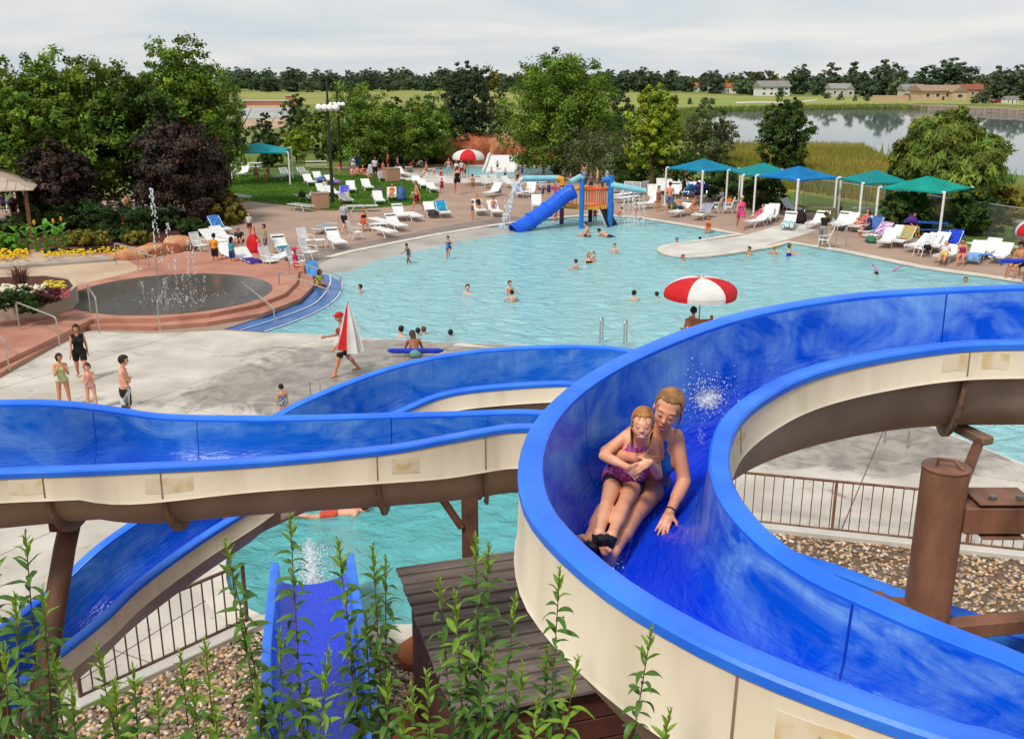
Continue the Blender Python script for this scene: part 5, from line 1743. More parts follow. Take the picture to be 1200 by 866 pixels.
# ==== LOUNGERS, CHAIRS, TABLES (photo pixels: head end, foot end)
LG={}
def LO(key,hx,hy,fx,fy,label,ang=32,sling='w',strap=False):
 LG[key]=(lounger(hx,hy,fx,fy,label,ang,sling,strap),ang)
LO('a1',292,194,277,205,'white lounger under the cyan canopy beside the dark plum tree')
LO('a2',340,204,320,208,'flat grey lounger right of the two bathers under the cyan canopy',0,'g')
LO('a3',272,228,290,231,'grey lounger at the lawn edge half hidden by the plum tree',0,'g')
LO('a4',347,195,362,204,'grey lounger at the back of the lawn before the white picnic table',18,'g')
LO('a5',355,203,370,215,'white lounger on the lawn facing right, second from the back',34)
LO('a6',367,200,380,212,'white lounger on the lawn with a bright bag at its foot')
LO('a7',371,214,386,227,'white lounger on the lawn just behind the big square bin')
LO('a8',347,228,369,232,'flat grey lounger piled with dark bags left of the square bin',0,'g')
LO('a9',335,238,370,243,'flat grey lounger on the lawn edge touching the square bin',0,'g')
LO('b1',408,209,415,226,'white lounger seen from its foot beside the striped towel')
LO('b2',405,216,401,233,'lounger under a purple and blue striped towel by the lamp post')
LO('b3',423,208,438,222,'white lounger slanting down to the right in the middle of the lawn')
LO('b4',438,221,450,239,'white lounger with a straw hat at its head on the lawn',32)
LO('b5',459,217,459,234,'white lounger with a sunbather in orange on the lawn edge')
LO('b6',441,241,407,242,'flat grey lounger lying across the lawn edge behind the man in grey',0,'g')
LO('b7',444,200,452,211,'grey lounger beside the far litter bin',18,'g')
LO('b8',481,203,498,218,'white lounger at the right end of the lawn, back one of two',25)
LO('b9',487,207,505,221,'white lounger at the right end of the lawn, front one of two',18)
LO('c0',382,205,396,213,'lounger holding a blue and pink bag between the two lamp posts',22)
LO('c1',384,218,399,227,'white lounger with a white towelled sunbather left of the near lamp post',25)
LO('d1',458,235,480,258,'white lounger with dark strap on the deck in front of the orange sunbather',36,'w',True)
LO('d2',434,255,456,261,'flat white lounger behind the lady in red shorts',0)
LO('d3',448,248,481,268,'white lounger with a dark strap nearest the pool in the middle row',34,'w',True)
LO('d4',433,265,467,274,'white lounger lying flat along the pool edge beside the lady in red shorts',0)
LO('d5',474,247,495,256,'flat white lounger between the strapped lounger and the pair at the right',0)
LO('d6',496,233,514,254,'white lounger with a dark towel on its seat, left of a towelled one')
LO('d7',511,234,528,253,'lounger with a blue and teal towel over its back by the walking woman')
LO('d8',384,265,404,287,'white lounger with dark strap standing alone near the pool edge',40,'w',True)
LO('d9',320,273,343,296,'white lounger with a teal towel beside the girl in pink',38,'w',True)
LO('e1',338,296,322,303,'flat white lounger just in front of the teal towelled one',0)
LO('e2',234,268,270,284,'white lounger left of a pair beside the orange striped boy')
LO('e3',245,264,281,281,'white lounger right of a pair behind the orange striped boy')
LO('e4',239,251,277,273,'lounger draped in blue at the edge of the flower bed',36)
LO('e5',280,290,302,308,'white lounger with a purple towel on its foot, between girl and red bag',30)
LO('e6',257,283,279,303,'white lounger half hidden behind the girl in teal',26)
LO('e7',426,263,455,262,'white lounger the lady in red shorts sits on',0)
LO('f1',591,213,563,228,'white lounger facing left on the far deck behind the sprinkler jet',40)
LO('f2',604,216,613,227,'far lounger with a blue patterned towel')
LO('f3',556,232,567,249,'white lounger with a woman in a dark swimsuit on the far deck',36)
LO('f4',574,234,586,250,'white lounger with a child in blue on the far deck',36)
LO('f5',627,224,631,246,'white lounger seen end on just left of the blue tube slide',34)
LO('f6',623,214,620,226,'far lounger with a sunbather in red behind the sprinkler pipe',40)
LO('f7',714,200,714,213,'white lounger standing upright behind the play structure',60)
LO('f8',753,229,718,233,'flat white lounger behind the right spout pipe',0)
LO('f9',724,212,729,222,'grey lounger with its back raised at the hedge',45,'g')
LO('g1',746,214,744,226,'dark grey lounger with its back raised right of the play structure',45,'g')
LO('h1',768,228,748,239,'white lounger furthest left under the deep blue canopy',40)
LO('h2',764,216,768,232,'white lounger upright behind the small girl under the deep blue canopy',60)
LO('h3',774,209,778,224,'tall white lounger back next to the first canopy post',60)
LO('h4',794,211,788,230,'white lounger between the man in blue shorts and the woman in black',55,'w',True)
LO('h5',812,213,803,226,'white lounger under the deep blue canopy with purple things beside it',45)
LO('h6',823,212,814,224,'white lounger at the back right of the deep blue canopy',45)
LO('h7',806,238,789,249,'lounger with a reclining brown sunbather at the pool side',25)
LO('h8',832,239,814,253,'lounger with a grey towel nearest the sitting girl',32)
LO('h9',840,217,846,230,'white lounger seen from the side right of the blue table',45)
LO('i1',898,249,877,260,'white lounger with a woman in pink beside the walking woman',28)
LO('i2',907,235,891,262,'big white lounger in front of the litter bin under the bright blue canopy',40)
LO('i3',921,233,938,246,'white lounger with a red bag facing right under the bright blue canopy',38)
LO('i4',930,246,920,266,'white lounger with a teal towel beside the bright blue canopy post',36,'w',True)
LO('i5',970,246,944,264,'white lounger behind the woman in grey trousers',38,'w',True)
LO('i6',996,247,974,264,'white lounger with dark strap under the striped green canopy',36,'w',True)
LO('i7',1022,253,998,266,'lounger with a woman in pink under the green canopy',28)
LO('i8',1035,254,1006,273,'lounger with a blue towel behind the man in a navy shirt',40)
LO('i9',1046,261,1011,278,'white lounger with a purple patterned towel, second from the blue towel',34)
LO('j1',1052,263,1029,289,'white lounger nearest the pool between the two teal canopies',34)
LO('j2',1071,265,1046,285,'lounger with an orange and green towel by the blue picnic table',38)
LO('j3',1093,274,1064,289,'white lounger in front of the blue picnic table',28)
LO('j4',1113,270,1086,292,'white lounger left of the blue towelled one',34)
LO('j5',1126,269,1103,291,'lounger with a royal blue towel behind the woman in a floral suit',38)
LO('j6',1124,287,1098,302,'lounger with a person lying under a white and yellow towel by the pool',18)
LO('j7',1156,278,1131,307,'white lounger right of the woman in a floral suit',38)
LO('j8',1193,277,1152,311,'white lounger with a blue pool noodle near the wooden guard chair',30)
LO('j9',1160,284,1177,288,'flat grey white lounger behind the noodle lounger',0,'g')
LO('k1',1141,285,1170,292,'flat white lounger behind the woman in a floral suit',0)
for k_,(a_,b_,c_,d_,lb_,an_,sl_) in enumerate([(500,213,513,223,'white lounger at the tan deck corner of the lawn',20,'w'),(328,196,341,205,'grey lounger between the cyan canopy and the white picnic table',
 25,'g'),(285,193,274,199,'pale lounger at the far left under the cyan canopy',30,'w'),(398,226,412,236,'grey lounger between the striped towel and the near lamp post',
 15,'g'),(466,196,476,204,'white lounger behind the far litter bin',30,'w'),(478,196,488,201,'pale lounger by the far pool corner',40,'g'),(437,193,430,
 203,'grey lounger at the back behind the lawn group',40,'g'),(596,207,604,216,'white lounger behind the sprinkler jet by the far pool',40,'w'),(640,208,
 636,217,'pale lounger behind the tube slide',40,'w'),(736,214,734,225,'grey lounger at the hedge between two others',45,'g'),(740,226,722,229,'white lounger lying flat behind the spout pipe spray',
 0,'w'),(784,211,786,224,'white lounger right of the first canopy post',60,'w'),(800,211,796,224,'white lounger behind the woman dressed in black',50,
 'w'),(846,214,852,226,'grey lounger at the right post of the deep blue canopy',45,'g'),(1000,250,984,264,'white lounger second under the striped green canopy',
 40,'w'),(1062,262,1040,282,'white lounger tucked left of the orange towel',30,'w'),(1103,272,1076,291,'white lounger in the front row before the blue towel',
 32,'w'),(1175,276,1143,300,'white lounger between the floral suit woman and the noodle',32,'w'),(388,262,372,268,'dark grey lounger behind the man in the grey tank top',
 0,'g'),(911,236,899,258,'white lounger beside the big white one under the bright blue canopy',42,'w')]):
 LO('m%d'%k_,a_,b_,c_,d_,lb_,an_,sl_)
for key,col,lab,part in [('b2',((98,40,168),(40,96,208)),'purple and blue striped towel over a lawn lounger','back'),('d6',(52,44,48),'dark towel on the seat of a white lounger',
 'seat'),('d7',((20,110,190),(40,150,150)),'blue and teal towel over a lounger back on the left deck','back'),('d9',(40,120,150),'teal towel on the lounger beside the girl in pink',
 'seat'),('e4',((40,70,150),(60,130,190)),'long blue towel draped over the lounger by the flower bed','back'),('e5',(70,36,130),'purple towel on the foot of a lounger by the splash pad',
 'seat'),('f2',((60,90,170),(210,214,224)),'blue patterned towel on a far lounger','back'),('h8',(150,152,170),'grey lavender towel over the lounger by the sitting girl',
 'back'),('i4',((40,140,150),(220,226,226)),'teal towel on the lounger beside the canopy post','seat'),('i8',(70,104,170),'blue towel over the lounger under the green canopy',
 'back'),('i9',((120,50,130),(220,190,214)),'purple patterned towel over a lounger back','back'),('j2',((222,130,30),(70,160,130)),'orange and green towel over a lounger by the blue table',
 'back'),('j5',(22,62,196),'royal blue towel over a lounger back at the right','back'),('a6',(70,130,200),'bright blue towel at the foot of a lawn lounger',
 'seat'),('c0',((196,80,120),(70,130,210)),'pink and blue towel on a lounger between the lamp posts','seat'),('i2',(222,224,232),'white towel on the big lounger under the bright blue canopy',
 'seat'),('j7',(120,170,220),'light blue towel on the lounger right of the floral suit woman','seat'),]:
 l,an=LG[key]
 towel_on(l,an,col,lab,part)
for (px,py,hd,lb) in [(360,291,-40,'white chair with a dark band left of the lone lounger'),(364,305,-20,'white chair between the pink hat girl and the pool'),
 (318,316,-30,'white low chair in front of the red bag near the splash pad'),(349,317,-10,'white chair the girl in the pink hat sits in'),(236,297,-30,
 'white slatted chair behind the orange striped boy at the rocks'),(417,281,30,'white chair with its back to the lady in red shorts'),(414,197,-70,'white chair under the trees at the back of the lawn'),
 (431,195,-80,'pale chair behind the group at the back of the lawn'),(472,193,-120,'round backed grey chair by the far pool edge'),(570,221,-60,'grey chair left of the far facing lounger'),
 (581,220,-60,'second grey chair right behind the far facing lounger'),(838,250,150,'white chair right of the grey towel lounger'),(1080,301,200,'white low chair nearest the pool edge at the right'),
 (752,228,120,'white chair behind the little girl at the spray'),(852,250,170,'white chair at the first white table'),(965,290,160,'low white chair beside the woman in grey trousers')]:
 chair(px,py,hd,lb)
for (px,py,lb) in [(375,291,'small white side table right of the dark banded chair'),(615,232,'small white table left of the end on lounger'),(866,249,
 'white table with an orange thing under the striped canopy'),(487,233,'small white table behind the man in red shorts'),(860,243,'second white table behind the walking woman in pink')]:
 side_table(px,py,lb)
M_pt=mat('pale_plastic_board',(.62,.62,.58),(.5,.5,.47),3,.6)
M_brb=mat('brown_board',srgb(136,108,86),srgb(110,86,68),3,.8)
M_blb=mat('blue_board',srgb(36,90,170),srgb(28,74,150),3,.6)
picnic_table(371,199,12,'white picnic table at the back of the lawn',M_pt)
picnic_table(295,201,8,'pale picnic table under the cyan canopy',M_pt)
picnic_table(640,222,4,'pale picnic table behind the tube slide',M_pt)
picnic_table(818,233,-20,'picnic table loaded with blue bags under the deep blue canopy',M_blb)
picnic_table(957,258,-18,'brown picnic table under the bright blue canopy',M_brb,L=2.2)
picnic_table(1018,259,-22,'white picnic table under the striped green canopy',M_pt)
picnic_table(1083,277,-18,'blue picnic table under the plain teal canopy',M_blb,L=2.2)
picnic_table(24,251,6,'dark blue picnic table near the pavilion behind the flowers',mat('navy_board',srgb(20,30,90),rough=.6))
litter_bin(376,245,'large square aggregate litter bin at the near lamp post',.95,.95)
litter_bin(459,213,'square aggregate litter bin on the back edge of the lawn',1.15,1.0)
litter_bin(889,244,'brown aggregate litter bin under the striped teal canopy',.95,1.1)
b_=G(1194,281)
t=empty('plastic_bin','grey lidded plastic bin at the right edge behind the loungers','bin',(b_.x,b_.y,.01),R(-20))
MB().lathe([(.28,0),(.34,.85),(.33,.86)],n=14).build('bin_body',mat('grey_plastic',srgb(130,130,128),rough=.5),t,smooth=True);MB().lathe([(.36,.86),(.36,
 .92),(.2,1.02)],n=14).build('bin_lid',mat('grey_plastic',(0.2,.2,.2)),t,smooth=True)
def bag(px,py,z0,s,col,label,h=.8,name='bag',cat='bag'):
 g=G(px,py,z0)
 m=cloth_mat(*col) if isinstance(col[0],tuple) else cloth_mat(col)
 r=empty(name,label,cat,(g.x,g.y,z0),random.uniform(0,3))
 vv,qq=net([ell((0,0,s*h*.5),(s*.55,s*.36,s*h*.5),'b',k=.05),ell((0,0,s*h*.25),(s*.6,s*.42,s*h*.28),'b',k=.1)],s*.11)
 np_mesh('bag_body',vv,qq,m,smooth=True,parent=r)
 MB().tube([(-s*.3,0,s*h*.85),(-s*.2,0,s*h*1.3),(s*.2,0,s*h*1.3),(s*.3,0,s*h*.85)],s*.035,5).build('bag_strap',m,r)
 return r
bag(298,300,0,.8,(206,24,30),'big red beach bag between the lounger and the girl in pink',1.3)
bag(263,311,0,.42,(206,50,60),'small red bag on the deck beside the orange striped boy')
bag(471,236,.0,.8,(70,110,170),'blue denim bag next to the orange sunbather',1.3)
bag(377,213,.38,.5,(60,110,190),'bright bag on the foot of a lawn lounger')
bag(354,231,.38,.5,(24,24,28),'black bag on the flat grey lounger left of the bin')
bag(365,231,.38,.45,(190,190,200),'white bag beside the black bag on the flat lounger')
bag(819,222,.78,.6,(90,60,150),'purple bag on the table under the deep blue canopy')
bag(809,224,.78,.6,(70,140,190),'light blue bag on the table under the deep blue canopy')
bag(826,223,.78,.55,(30,50,130),'navy bag on the table under the deep blue canopy')
bag(788,245,0,.6,(30,110,80),'green bag at the feet of the man in blue shorts')
bag(921,246,.0,.7,(160,30,50),'dark red bag beside the lounger under the bright blue canopy',1.0)
bag(936,262,.0,.8,(40,24,28),'black and red bag left of the bright canopy post',1.0)
bag(1086,293,.36,.35,(20,16,16),'small black bag on the lounger before the blue table')
bag(1068,262,.76,.5,(80,40,130),'purple bag on the blue picnic table')
bag(440,233,.0,.6,(196,160,190),'pink lilac bag on the lawn left of the straw hat')
bag(460,190,.3,.7,(40,80,190),'blue cooler bag at the back bin')
bag(421,192,.4,.7,(30,70,200),'bright blue bag on a chair at the back of the lawn')
bag(25,240,.75,.8,(206,50,30),'orange red bag on the dark blue picnic table')
bag(15,241,.75,.6,(130,80,150),'purple bag on the dark blue picnic table')
bag(58,247,.0,.9,(40,60,110),'dark blue cooler on the ground behind the flowers')
bag(855,238,.45,.4,(226,110,40),'orange thing lying on the white table')
g=G(892,242);tag(MB().box((0,0,.75),(.8,.05,.75),bev=.01).build('towel',cloth_mat((200,204,90))),'yellow green towel hung in front of the brown bin','towel').location=(g.x,
 g.y-.55,0)
def noodle(pts,col,label):
 c=Vector(pts[0]);o=MB().tube([Vector(p)-c for p in cr_spline([tuple(p) for p in pts],6)] if False else [Vector(tuple(p))-c for p in cr_spline([tuple(p) for p in pts],
  6)],.035,8).build('pool_noodle',cloth_mat(col),smooth=True)
 o.location=c;return tag(o,label,'pool noodle')
noodle([G(1142,305,.1),G(1150,299,.5),G(1163,300,.5),G(1174,311,.05)],(70,130,220),'blue pool noodle bent over the lounger near the guard chair')
noodle([G(1022,310,.18),G(1026,314,.05),G(1030,319,-.12)],(216,110,170),'pink pool noodle end sticking up left of the floating woman')
noodle([G(1057,311,.18),G(1051,315,.05),G(1045,319,-.12)],(216,110,170),'pink pool noodle end sticking up right of the floating woman')
# ==== THE CROWD
N4=dict(vox=.0125,eyes=True,fingers=True)
person('woman in a pale green one piece swimsuit hugging herself on the near deck',77,479,415,'hug',-60,'tan','dark',[('suit',(196,206,150))],fem=True,
 style='pony',head=(30,0),**N4)
person('woman in a black tee dress walking on the near deck',97,446,382,'walk',-70,'tan','dark',[('dress',(22,22,26))],fem=True,style='bun',**N4)
person('small girl in a pink bikini with a wrapped arm beside the green swimsuit woman',109,481,427,'hug',-75,'fair','brown',[('top',(226,150,160)),('briefs',
 (220,160,170))],child=True,fem=True,style='pony',**N4)
person('bare chested man in black and white shorts with folded arms on the near deck',152,505,418,'crossed',10,'fair','dark',[('shorts',((18,18,22),(200,
 200,200),2.5))],**N4)
gd=person('lifeguard in a red cap and dark shorts carrying a folded umbrella',404,440,369,'walk',200,'tan',None,[('cap',(214,30,34)),('shorts',(48,24,
 26)),('tankini',(150,40,40))],fem=True,arms=((14,10,30,0),(30,8,60,10)),**N4)
hw_=G(414,441,0)+Vector((0,-.30,1.25))
gu=empty('folded_umbrella','folded white umbrella with a red stripe carried by the walking lifeguard','umbrella',tuple(hw_))
tipz,botz=z_at(hw_,356)-1.25,z_at(hw_,411)-1.25
for k in range(8):
 v,f=[],[]
 for j in range(9):
  q=j/8
  rr=.03+.36*q**.9
  for i in range(4):
   u=(k+i/3)*2*PI/8-.15
   rad_=rr*(1-.35*math.sin(PI*i/3))*(1+.12*math.sin(k*2.1+3*q))
   v.append((rad_*math.cos(u),rad_*math.sin(u)*.6,tipz+(botz-tipz)*q+.07*math.sin(k*1.7)*q))
 for j in range(8):
  for i in range(3):
   a=j*4+i;f.append((a,a+4,a+5,a+1))
 MB().add(v,f).build('panel',M_ured if k==5 else M_uwhite,gu,smooth=True)
MB().tube([(0,0,tipz+.05),(0,0,botz-.3)],.02,8).build('pole',M_rail,gu)
person('lifeguard with a bare brown back bending forward on the near pool edge',487,419,391,'sitlow',105,'brown','brown',[('trunks',(110,150,150))],H=1.72,
 anchor='hip',z0=.02,lean=42,style='long',arms=((50,30,60,10),(50,30,60,10)),**N4)
g=G(487,412,.2)
tag(MB().tube([(-.85,0,.02),(-.7,0,0),(.7,0,0),(.85,0,.02)],[.03,.08,.08,.03],8).build('rescue_tube',cloth_mat((24,60,200)),smooth=True),'blue rescue tube behind the lifeguard on the near pool edge',
 'rescue tube').location=(g.x,g.y,.22)
person('child in a patterned grey swimsuit looking down behind the middle flume',333,497,452,'stand',120,'tan','dark',[('suit',((90,110,130),(150,160,
 170)))],child=True,head=(0,24),**N4)
W=dict(z0=WATER_Z)
person('man in sunglasses leaning in the water at the near edge',470,394,377,'tread',60,'fair','dark',[('trunks',(40,40,50))],H=1.75,anchor=.80,**W)
person('swimmer with dark hair by the near edge beside a red suit',490,393,381,'tread',100,'tan','dark',[('suit',(200,40,50))],H=1.6,anchor=.84,**W)
person('bather in a red patterned suit at the near edge',497,392,383,'tread',120,'fair','red',[('suit',((206,40,60),(230,170,170)))],H=1.6,anchor=.83,
 **W)
person('dark haired swimmer whose head shows above the near edge coping',528,394,386,'tread',90,'tan','dark',[],H=1.6,anchor=.86,**W)
person('boy in a blue swimsuit wading left across the shallow water',479,309,288,'wade',-140,'brown','dark',[('suit',(46,80,110))],child=True,anchor=.10,
 **W)
person('girl in a black and blue suit running in the shallow water',526,304,278,'wade',-100,'tan','dark',[('skirtsuit',((20,20,26),(70,130,190),4))],child=True,
 anchor=.06,legs=((60,3,75),(5,3,20)),fem=True,**W)
person('balding man swimming low in the middle of the pool',548,343,331,'tread',-80,'fair','brown',[],H=1.75,anchor=.80,**W)
person('boy standing chest deep in the middle of the pool',597,344,330,'tread',-50,'fair','brown',[],H=1.3,anchor=.62,child=True,**W)
person('boy closest to the standing boy in the middle of the pool',600,354,342,'tread',100,'fair','dark',[],H=1.3,anchor=.66,child=True,**W)
person('boy swimming left of the woman with a child',675,316,305,'tread',140,'fair','brown',[],H=1.3,anchor=.66,child=True,**W)
person('woman with long blond hair holding a child in the pool',690,308,294,'tread',-60,'fair','blond',[('suit',(30,26,30))],H=1.65,anchor=.70,fem=True,
 style='long',**W)
person('toddler held by the woman with long hair in the pool',696,306,295,'tread',150,'fair','blond',[],H=1.0,anchor=.55,child=True,**W)
person('child alone in the pool right of the woman with a toddler',720,297,287,'tread',-90,'fair','brown',[],H=1.2,anchor=.62,child=True,**W)
person('man sitting in the shallow water below the blue post',690,280,268,'sitlow',180,'fair','dark',[('trunks',(80,80,90))],H=1.75,anchor='hip',z0=WATER_Z-.12)
person('man crawling in the water with his back and dark shorts showing',714,280,271,'swim',150,'red','dark',[('trunks',(30,34,60))],H=1.75,anchor='hip',
 z0=WATER_Z-.10,pitch=70)
person('dark haired woman in a blue swimsuit seen from behind near the umbrella',743,352,339,'tread',100,'fair','dark',[('suit',(60,120,200))],H=1.65,
 anchor=.76,fem=True,style='bun',**W)
person('swimmer floating right of the woman in blue near the umbrella',770,349,342,'tread',120,'fair','dark',[],H=1.5,anchor=.84,**W)
person('head of a swimmer just left of the peninsula tip',793,284,279,'tread',-70,'tan','dark',[],H=1.5,anchor=.84,**W)
person('head of a swimmer close behind the peninsula',820,282,277,'tread',60,'tan','dark',[],H=1.5,anchor=.87,**W)
person('boy swimming just in front of the peninsula',800,306,298,'tread',-60,'tan','brown',[],H=1.4,anchor=.80,child=True,**W)
person('boy standing in the water right of the peninsula middle',878,299,289,'tread',-160,'tan','dark',[],H=1.4,anchor=.72,child=True,**W)
person('child in a yellow cap beside the woman in a blue swimsuit',907,298,287,'tread',-120,'tan','blond',[('cap',(224,210,70))],H=1.35,anchor=.70,child=True,
 **W)
person('woman in a royal blue swimsuit stretching in the water',924,300,285,'tread',-10,'fair','brown',[('suit',(20,50,190))],H=1.65,anchor=.66,fem=True,
 arms=((80,20,10,0),(70,20,10,0)),**W)
person('woman floating between two pink pool noodles',1037,322,311,'swim',160,'fair','dark',[('suit',(110,110,120))],H=1.65,anchor=.83,pitch=35,head=(0,
 -30),fem=True,**W)
person('swimmer in goggles half hidden behind the big slide rim',1131,331,322,'tread',-100,'tan','brown',[],H=1.5,anchor=.84,**W)
person('dark haired boy swimming away at the left of the pool',423,343,332,'tread',-170,'tan','dark',[],H=1.3,anchor=.76,child=True,**W)
person('girl in a lime top hugging her knees on the blue entry steps',373,337,311,'sitlow',-40,'brown','brown',[('vest',(206,214,60)),('briefs',(30,60,
 120))],H=1.45,anchor='hip',z0=.02,child=True,fem=True,style='long')
g=G(366,326,.05)
fl=MB().box((0,0,.35),(.5,.10,.75),bev=.04).build('float_mat',cloth_mat((90,160,226)))
fl.location=(g.x,g.y+.2,.05);fl.rotation_euler=(R(-25),0,R(25));tag(fl,'light blue foam float behind the girl on the steps','float')
person('boy in an orange striped shirt beside the splash pad',253,313,275,'stand',70,'tan','dark',[('shirt',((232,160,60),(214,120,30),9)),('shorts',(22,
 24,40))],child=True)
person('girl with long dark hair in a teal top beside the loungers',273,314,279,'stand',60,'tan','dark',[('shirt',(64,164,184)),('shorts',(36,60,120))],
 child=True,fem=True,style='long')
person('old man in a dark shirt bending behind the loungers',283,293,275,'crouch',-90,'fair','grey',[('shirt',(60,62,70)),('shorts',(60,60,60))],H=1.7)
person('blond toddler in a pink dress by the red bag',305,309,281,'stand',-150,'fair','blond',[('dress',(226,76,150))],child=True,fem=True)
person('boy in an olive shirt and denim shorts behind the pink toddler',312,299,264,'stand',-160,'tan','brown',[('shirt',(164,172,100)),('shorts',(84,
 110,150))],child=True)
person('boy in a white shirt and maroon shorts on the tan deck',293,276,250,'stand',-70,'fair','blond',[('shirt',(214,216,224)),('shorts',(110,40,40))],
 child=True)
person('man in a grey tank top and black shorts walking away on the left deck',404,274,237,'walk',60,'fair','dark',[('shirt',(176,182,200)),('shorts',
 (22,22,24))])
person('woman in red shorts and black top sitting on a lounger at the pool edge',426,262,None,'sit',-70,'tan','blond',[('top',(24,22,24)),('shorts',(220,
 60,40))],H=1.65,anchor='hip',z0=.40,fem=True)
person('girl in a hot pink shirt and hat sitting in the white chair',347,313,None,'sit',-10,'tan',None,[('shirt',(226,40,110)),('hat',(226,60,120)),('briefs',
 (226,40,110))],H=1.5,anchor='hip',z0=.42,child=True,fem=True,lean=-6)
person('man in red and black swim shorts walking on the lawn edge',489,248,213,'walk',-170,'red','grey',[('trunks',((206,30,36),(24,20,22),5))])
person('sunbather in an orange suit reclining on a lawn lounger',459,229,None,'recline',-92,'tan','brown',[('suit',(220,120,40))],H=1.65,anchor='hip',
 z0=.40,fem=True)
person('woman in a skirted black swimsuit walking away on the tan deck',536,228,196,'walk',95,'red','red',[('skirtsuit',(20,20,24))],fem=True)
person('toddler in a red shirt on the tan deck by the lawn',518,226,210,'walk',100,'tan','dark',[('shirt',(206,30,46)),('shorts',(110,24,36))],child=True)
person('boy in khaki shorts standing on the tan deck',554,226,205,'stand',120,'tan','brown',[('shorts',(150,130,70))],child=True)
person('woman in a dark swimsuit reclining on the far deck lounger',561,243,None,'recline',-75,'tan','brown',[('suit',(24,24,34))],H=1.65,anchor='hip',
 z0=.40,fem=True)
person('child in blue trunks sitting on the far deck lounger',578,244,None,'sit',-80,'tan','dark',[('trunks',(40,60,150))],H=1.25,anchor='hip',z0=.40,
 child=True)
person('girl in a dark swimsuit standing on the deck left of the far loungers',554,258,236,'stand',20,'tan','brown',[('suit',(60,40,50))],child=True,fem=True)
person('sunbather in red behind the sprinkler pipe',621,222,None,'recline',-100,'red','dark',[('top',(190,60,50)),('briefs',(190,60,50))],H=1.6,anchor='hip',
 z0=.40,fem=True)
person('child wrapped in a royal blue towel behind the tube slide',643,233,214,'stand',-90,'tan','dark',[('dress',(34,40,150))],child=True)
person('child in grey blue left of the royal blue towel',636,233,218,'stand',-60,'tan','dark',[('dress',(60,90,130))],child=True)
person('child in a hot pink towel behind the tube slide',651,232,216,'stand',-110,'tan','dark',[('dress',(226,60,130))],child=True)
person('man with raised arms behind the play structure',684,226,196,'armsup',-90,'tan','dark',[('shirt',(130,140,160)),('shorts',(60,60,80))])
person('woman in a grey purple shirt behind the orange railing',692,226,203,'stand',-80,'tan','dark',[('shirt',(120,100,120)),('shorts',(60,60,80))],fem=True)
person('bare shouldered bather behind the right end of the orange railing',700,226,196,'stand',170,'fair','brown',[('trunks',(130,120,90))])
person('person in a dark cap beside a folded stroller at the hedge',660,222,200,'stand',-60,'tan','dark',[('cap',(60,60,90)),('shirt',(70,80,90)),('shorts',
 (60,60,60))])
person('child in an orange suit playing under the platform',697,262,245,'stand',-90,'tan','brown',[('suit',(226,100,50))],child=True)
person('small child in orange splashing behind the tube slide',649,262,251,'crouch',-60,'fair','brown',[('suit',(226,110,60))],H=1.05,child=True)
person('girl in pink standing under the right spout spray',745,257,239,'stand',180,'fair','blond',[('suit',(220,110,120))],child=True,fem=True)
person('child crawling at the pool edge left of the spray',724,257,251,'crouch',20,'fair','brown',[('suit',(216,120,130))],H=1.0,child=True)
person('girl with long hair in an orange suit sitting on the pool edge',830,270,None,'sit',-110,'tan','brown',[('suit',(214,90,50))],H=1.5,anchor='hip',
 z0=.05,fem=True,style='long')
person('bare backed man in blue patterned swim shorts under the blue canopy',784,251,214,'stand',80,'red','brown',[('trunks',((60,80,120),(110,130,160),
 9))])
person('small girl in a pink suit next to the man in blue shorts',771,248,219,'stand',-60,'tan','dark',[('suit',(150,90,90))],child=True,fem=True)
person('woman dressed in black standing behind the loungers at the hedge',801,230,201,'reach',-20,'tan','brown',[('shirt',(20,20,22)),('pants',(24,24,
 26))],fem=True,lean=10)
person('tanned sunbather reclining at the pool side lounger',797,245,None,'recline',-30,'tan','dark',[('trunks',(40,60,90))],H=1.7,anchor='hip',z0=.40)
person('orange suited bather sitting upright beside the reclining one',812,246,None,'sit',-40,'tan','brown',[('suit',(200,110,60))],H=1.6,anchor='hip',
 z0=.40,fem=True)
person('person in a purple shirt at the blue table',818,229,None,'sit',100,'tan','brown',[('shirt',(110,80,160)),('shorts',(40,50,100))],H=1.65,anchor='hip',
 z0=.48)
person('woman in a pink cover up walking on the right deck',867,270,231,'walk',-100,'tan','blond',[('dress',(226,70,130)),('cap',(214,190,150))],fem=True)
person('woman in hot pink reclining right of the walking woman',888,255,None,'recline',-150,'tan','brown',[('suit',(226,70,140))],H=1.6,anchor='hip',z0=.40,
 fem=True)
person('woman in a black shirt and grey trousers seen from behind at the pool edge',963,290,250,'bend',60,'tan','brown',[('shirt',(18,18,20)),('pants',
 (160,150,146))],fem=True,lean=22)
person('woman in coral pink reclining under the green canopy',1010,262,None,'recline',-160,'red','brown',[('suit',(230,90,100))],H=1.65,anchor='hip',z0=.40,
 fem=True)
person('man in a navy shirt sitting on a lounger under the green canopy',1019,269,None,'sit',175,'tan','dark',[('shirt',(30,56,110)),('shorts',(40,50,
 90))],H=1.75,anchor='hip',z0=.40)
person('person in purple lying across the blue picnic table',1068,268,None,'sit',-60,'tan','brown',[('shirt',(80,40,140)),('shorts',(180,160,150))],H=1.6,
 anchor='hip',z0=.48)
person('woman in a floral pink swimsuit sitting on a lounger at the right',1127,301,None,'sit',-120,'red','brown',[('suit',((190,60,100),(120,40,90),14))],
 H=1.68,anchor='hip',z0=.40,fem=True,fat=1.15,lean=16)
person('person lying back under a towel with bare legs over the lounger',1106,300,None,'recline',-120,'red','brown',[('shorts',(222,190,110)),('vest',
 (210,214,220))],H=1.7,anchor='hip',z0=.40,lean=-62)
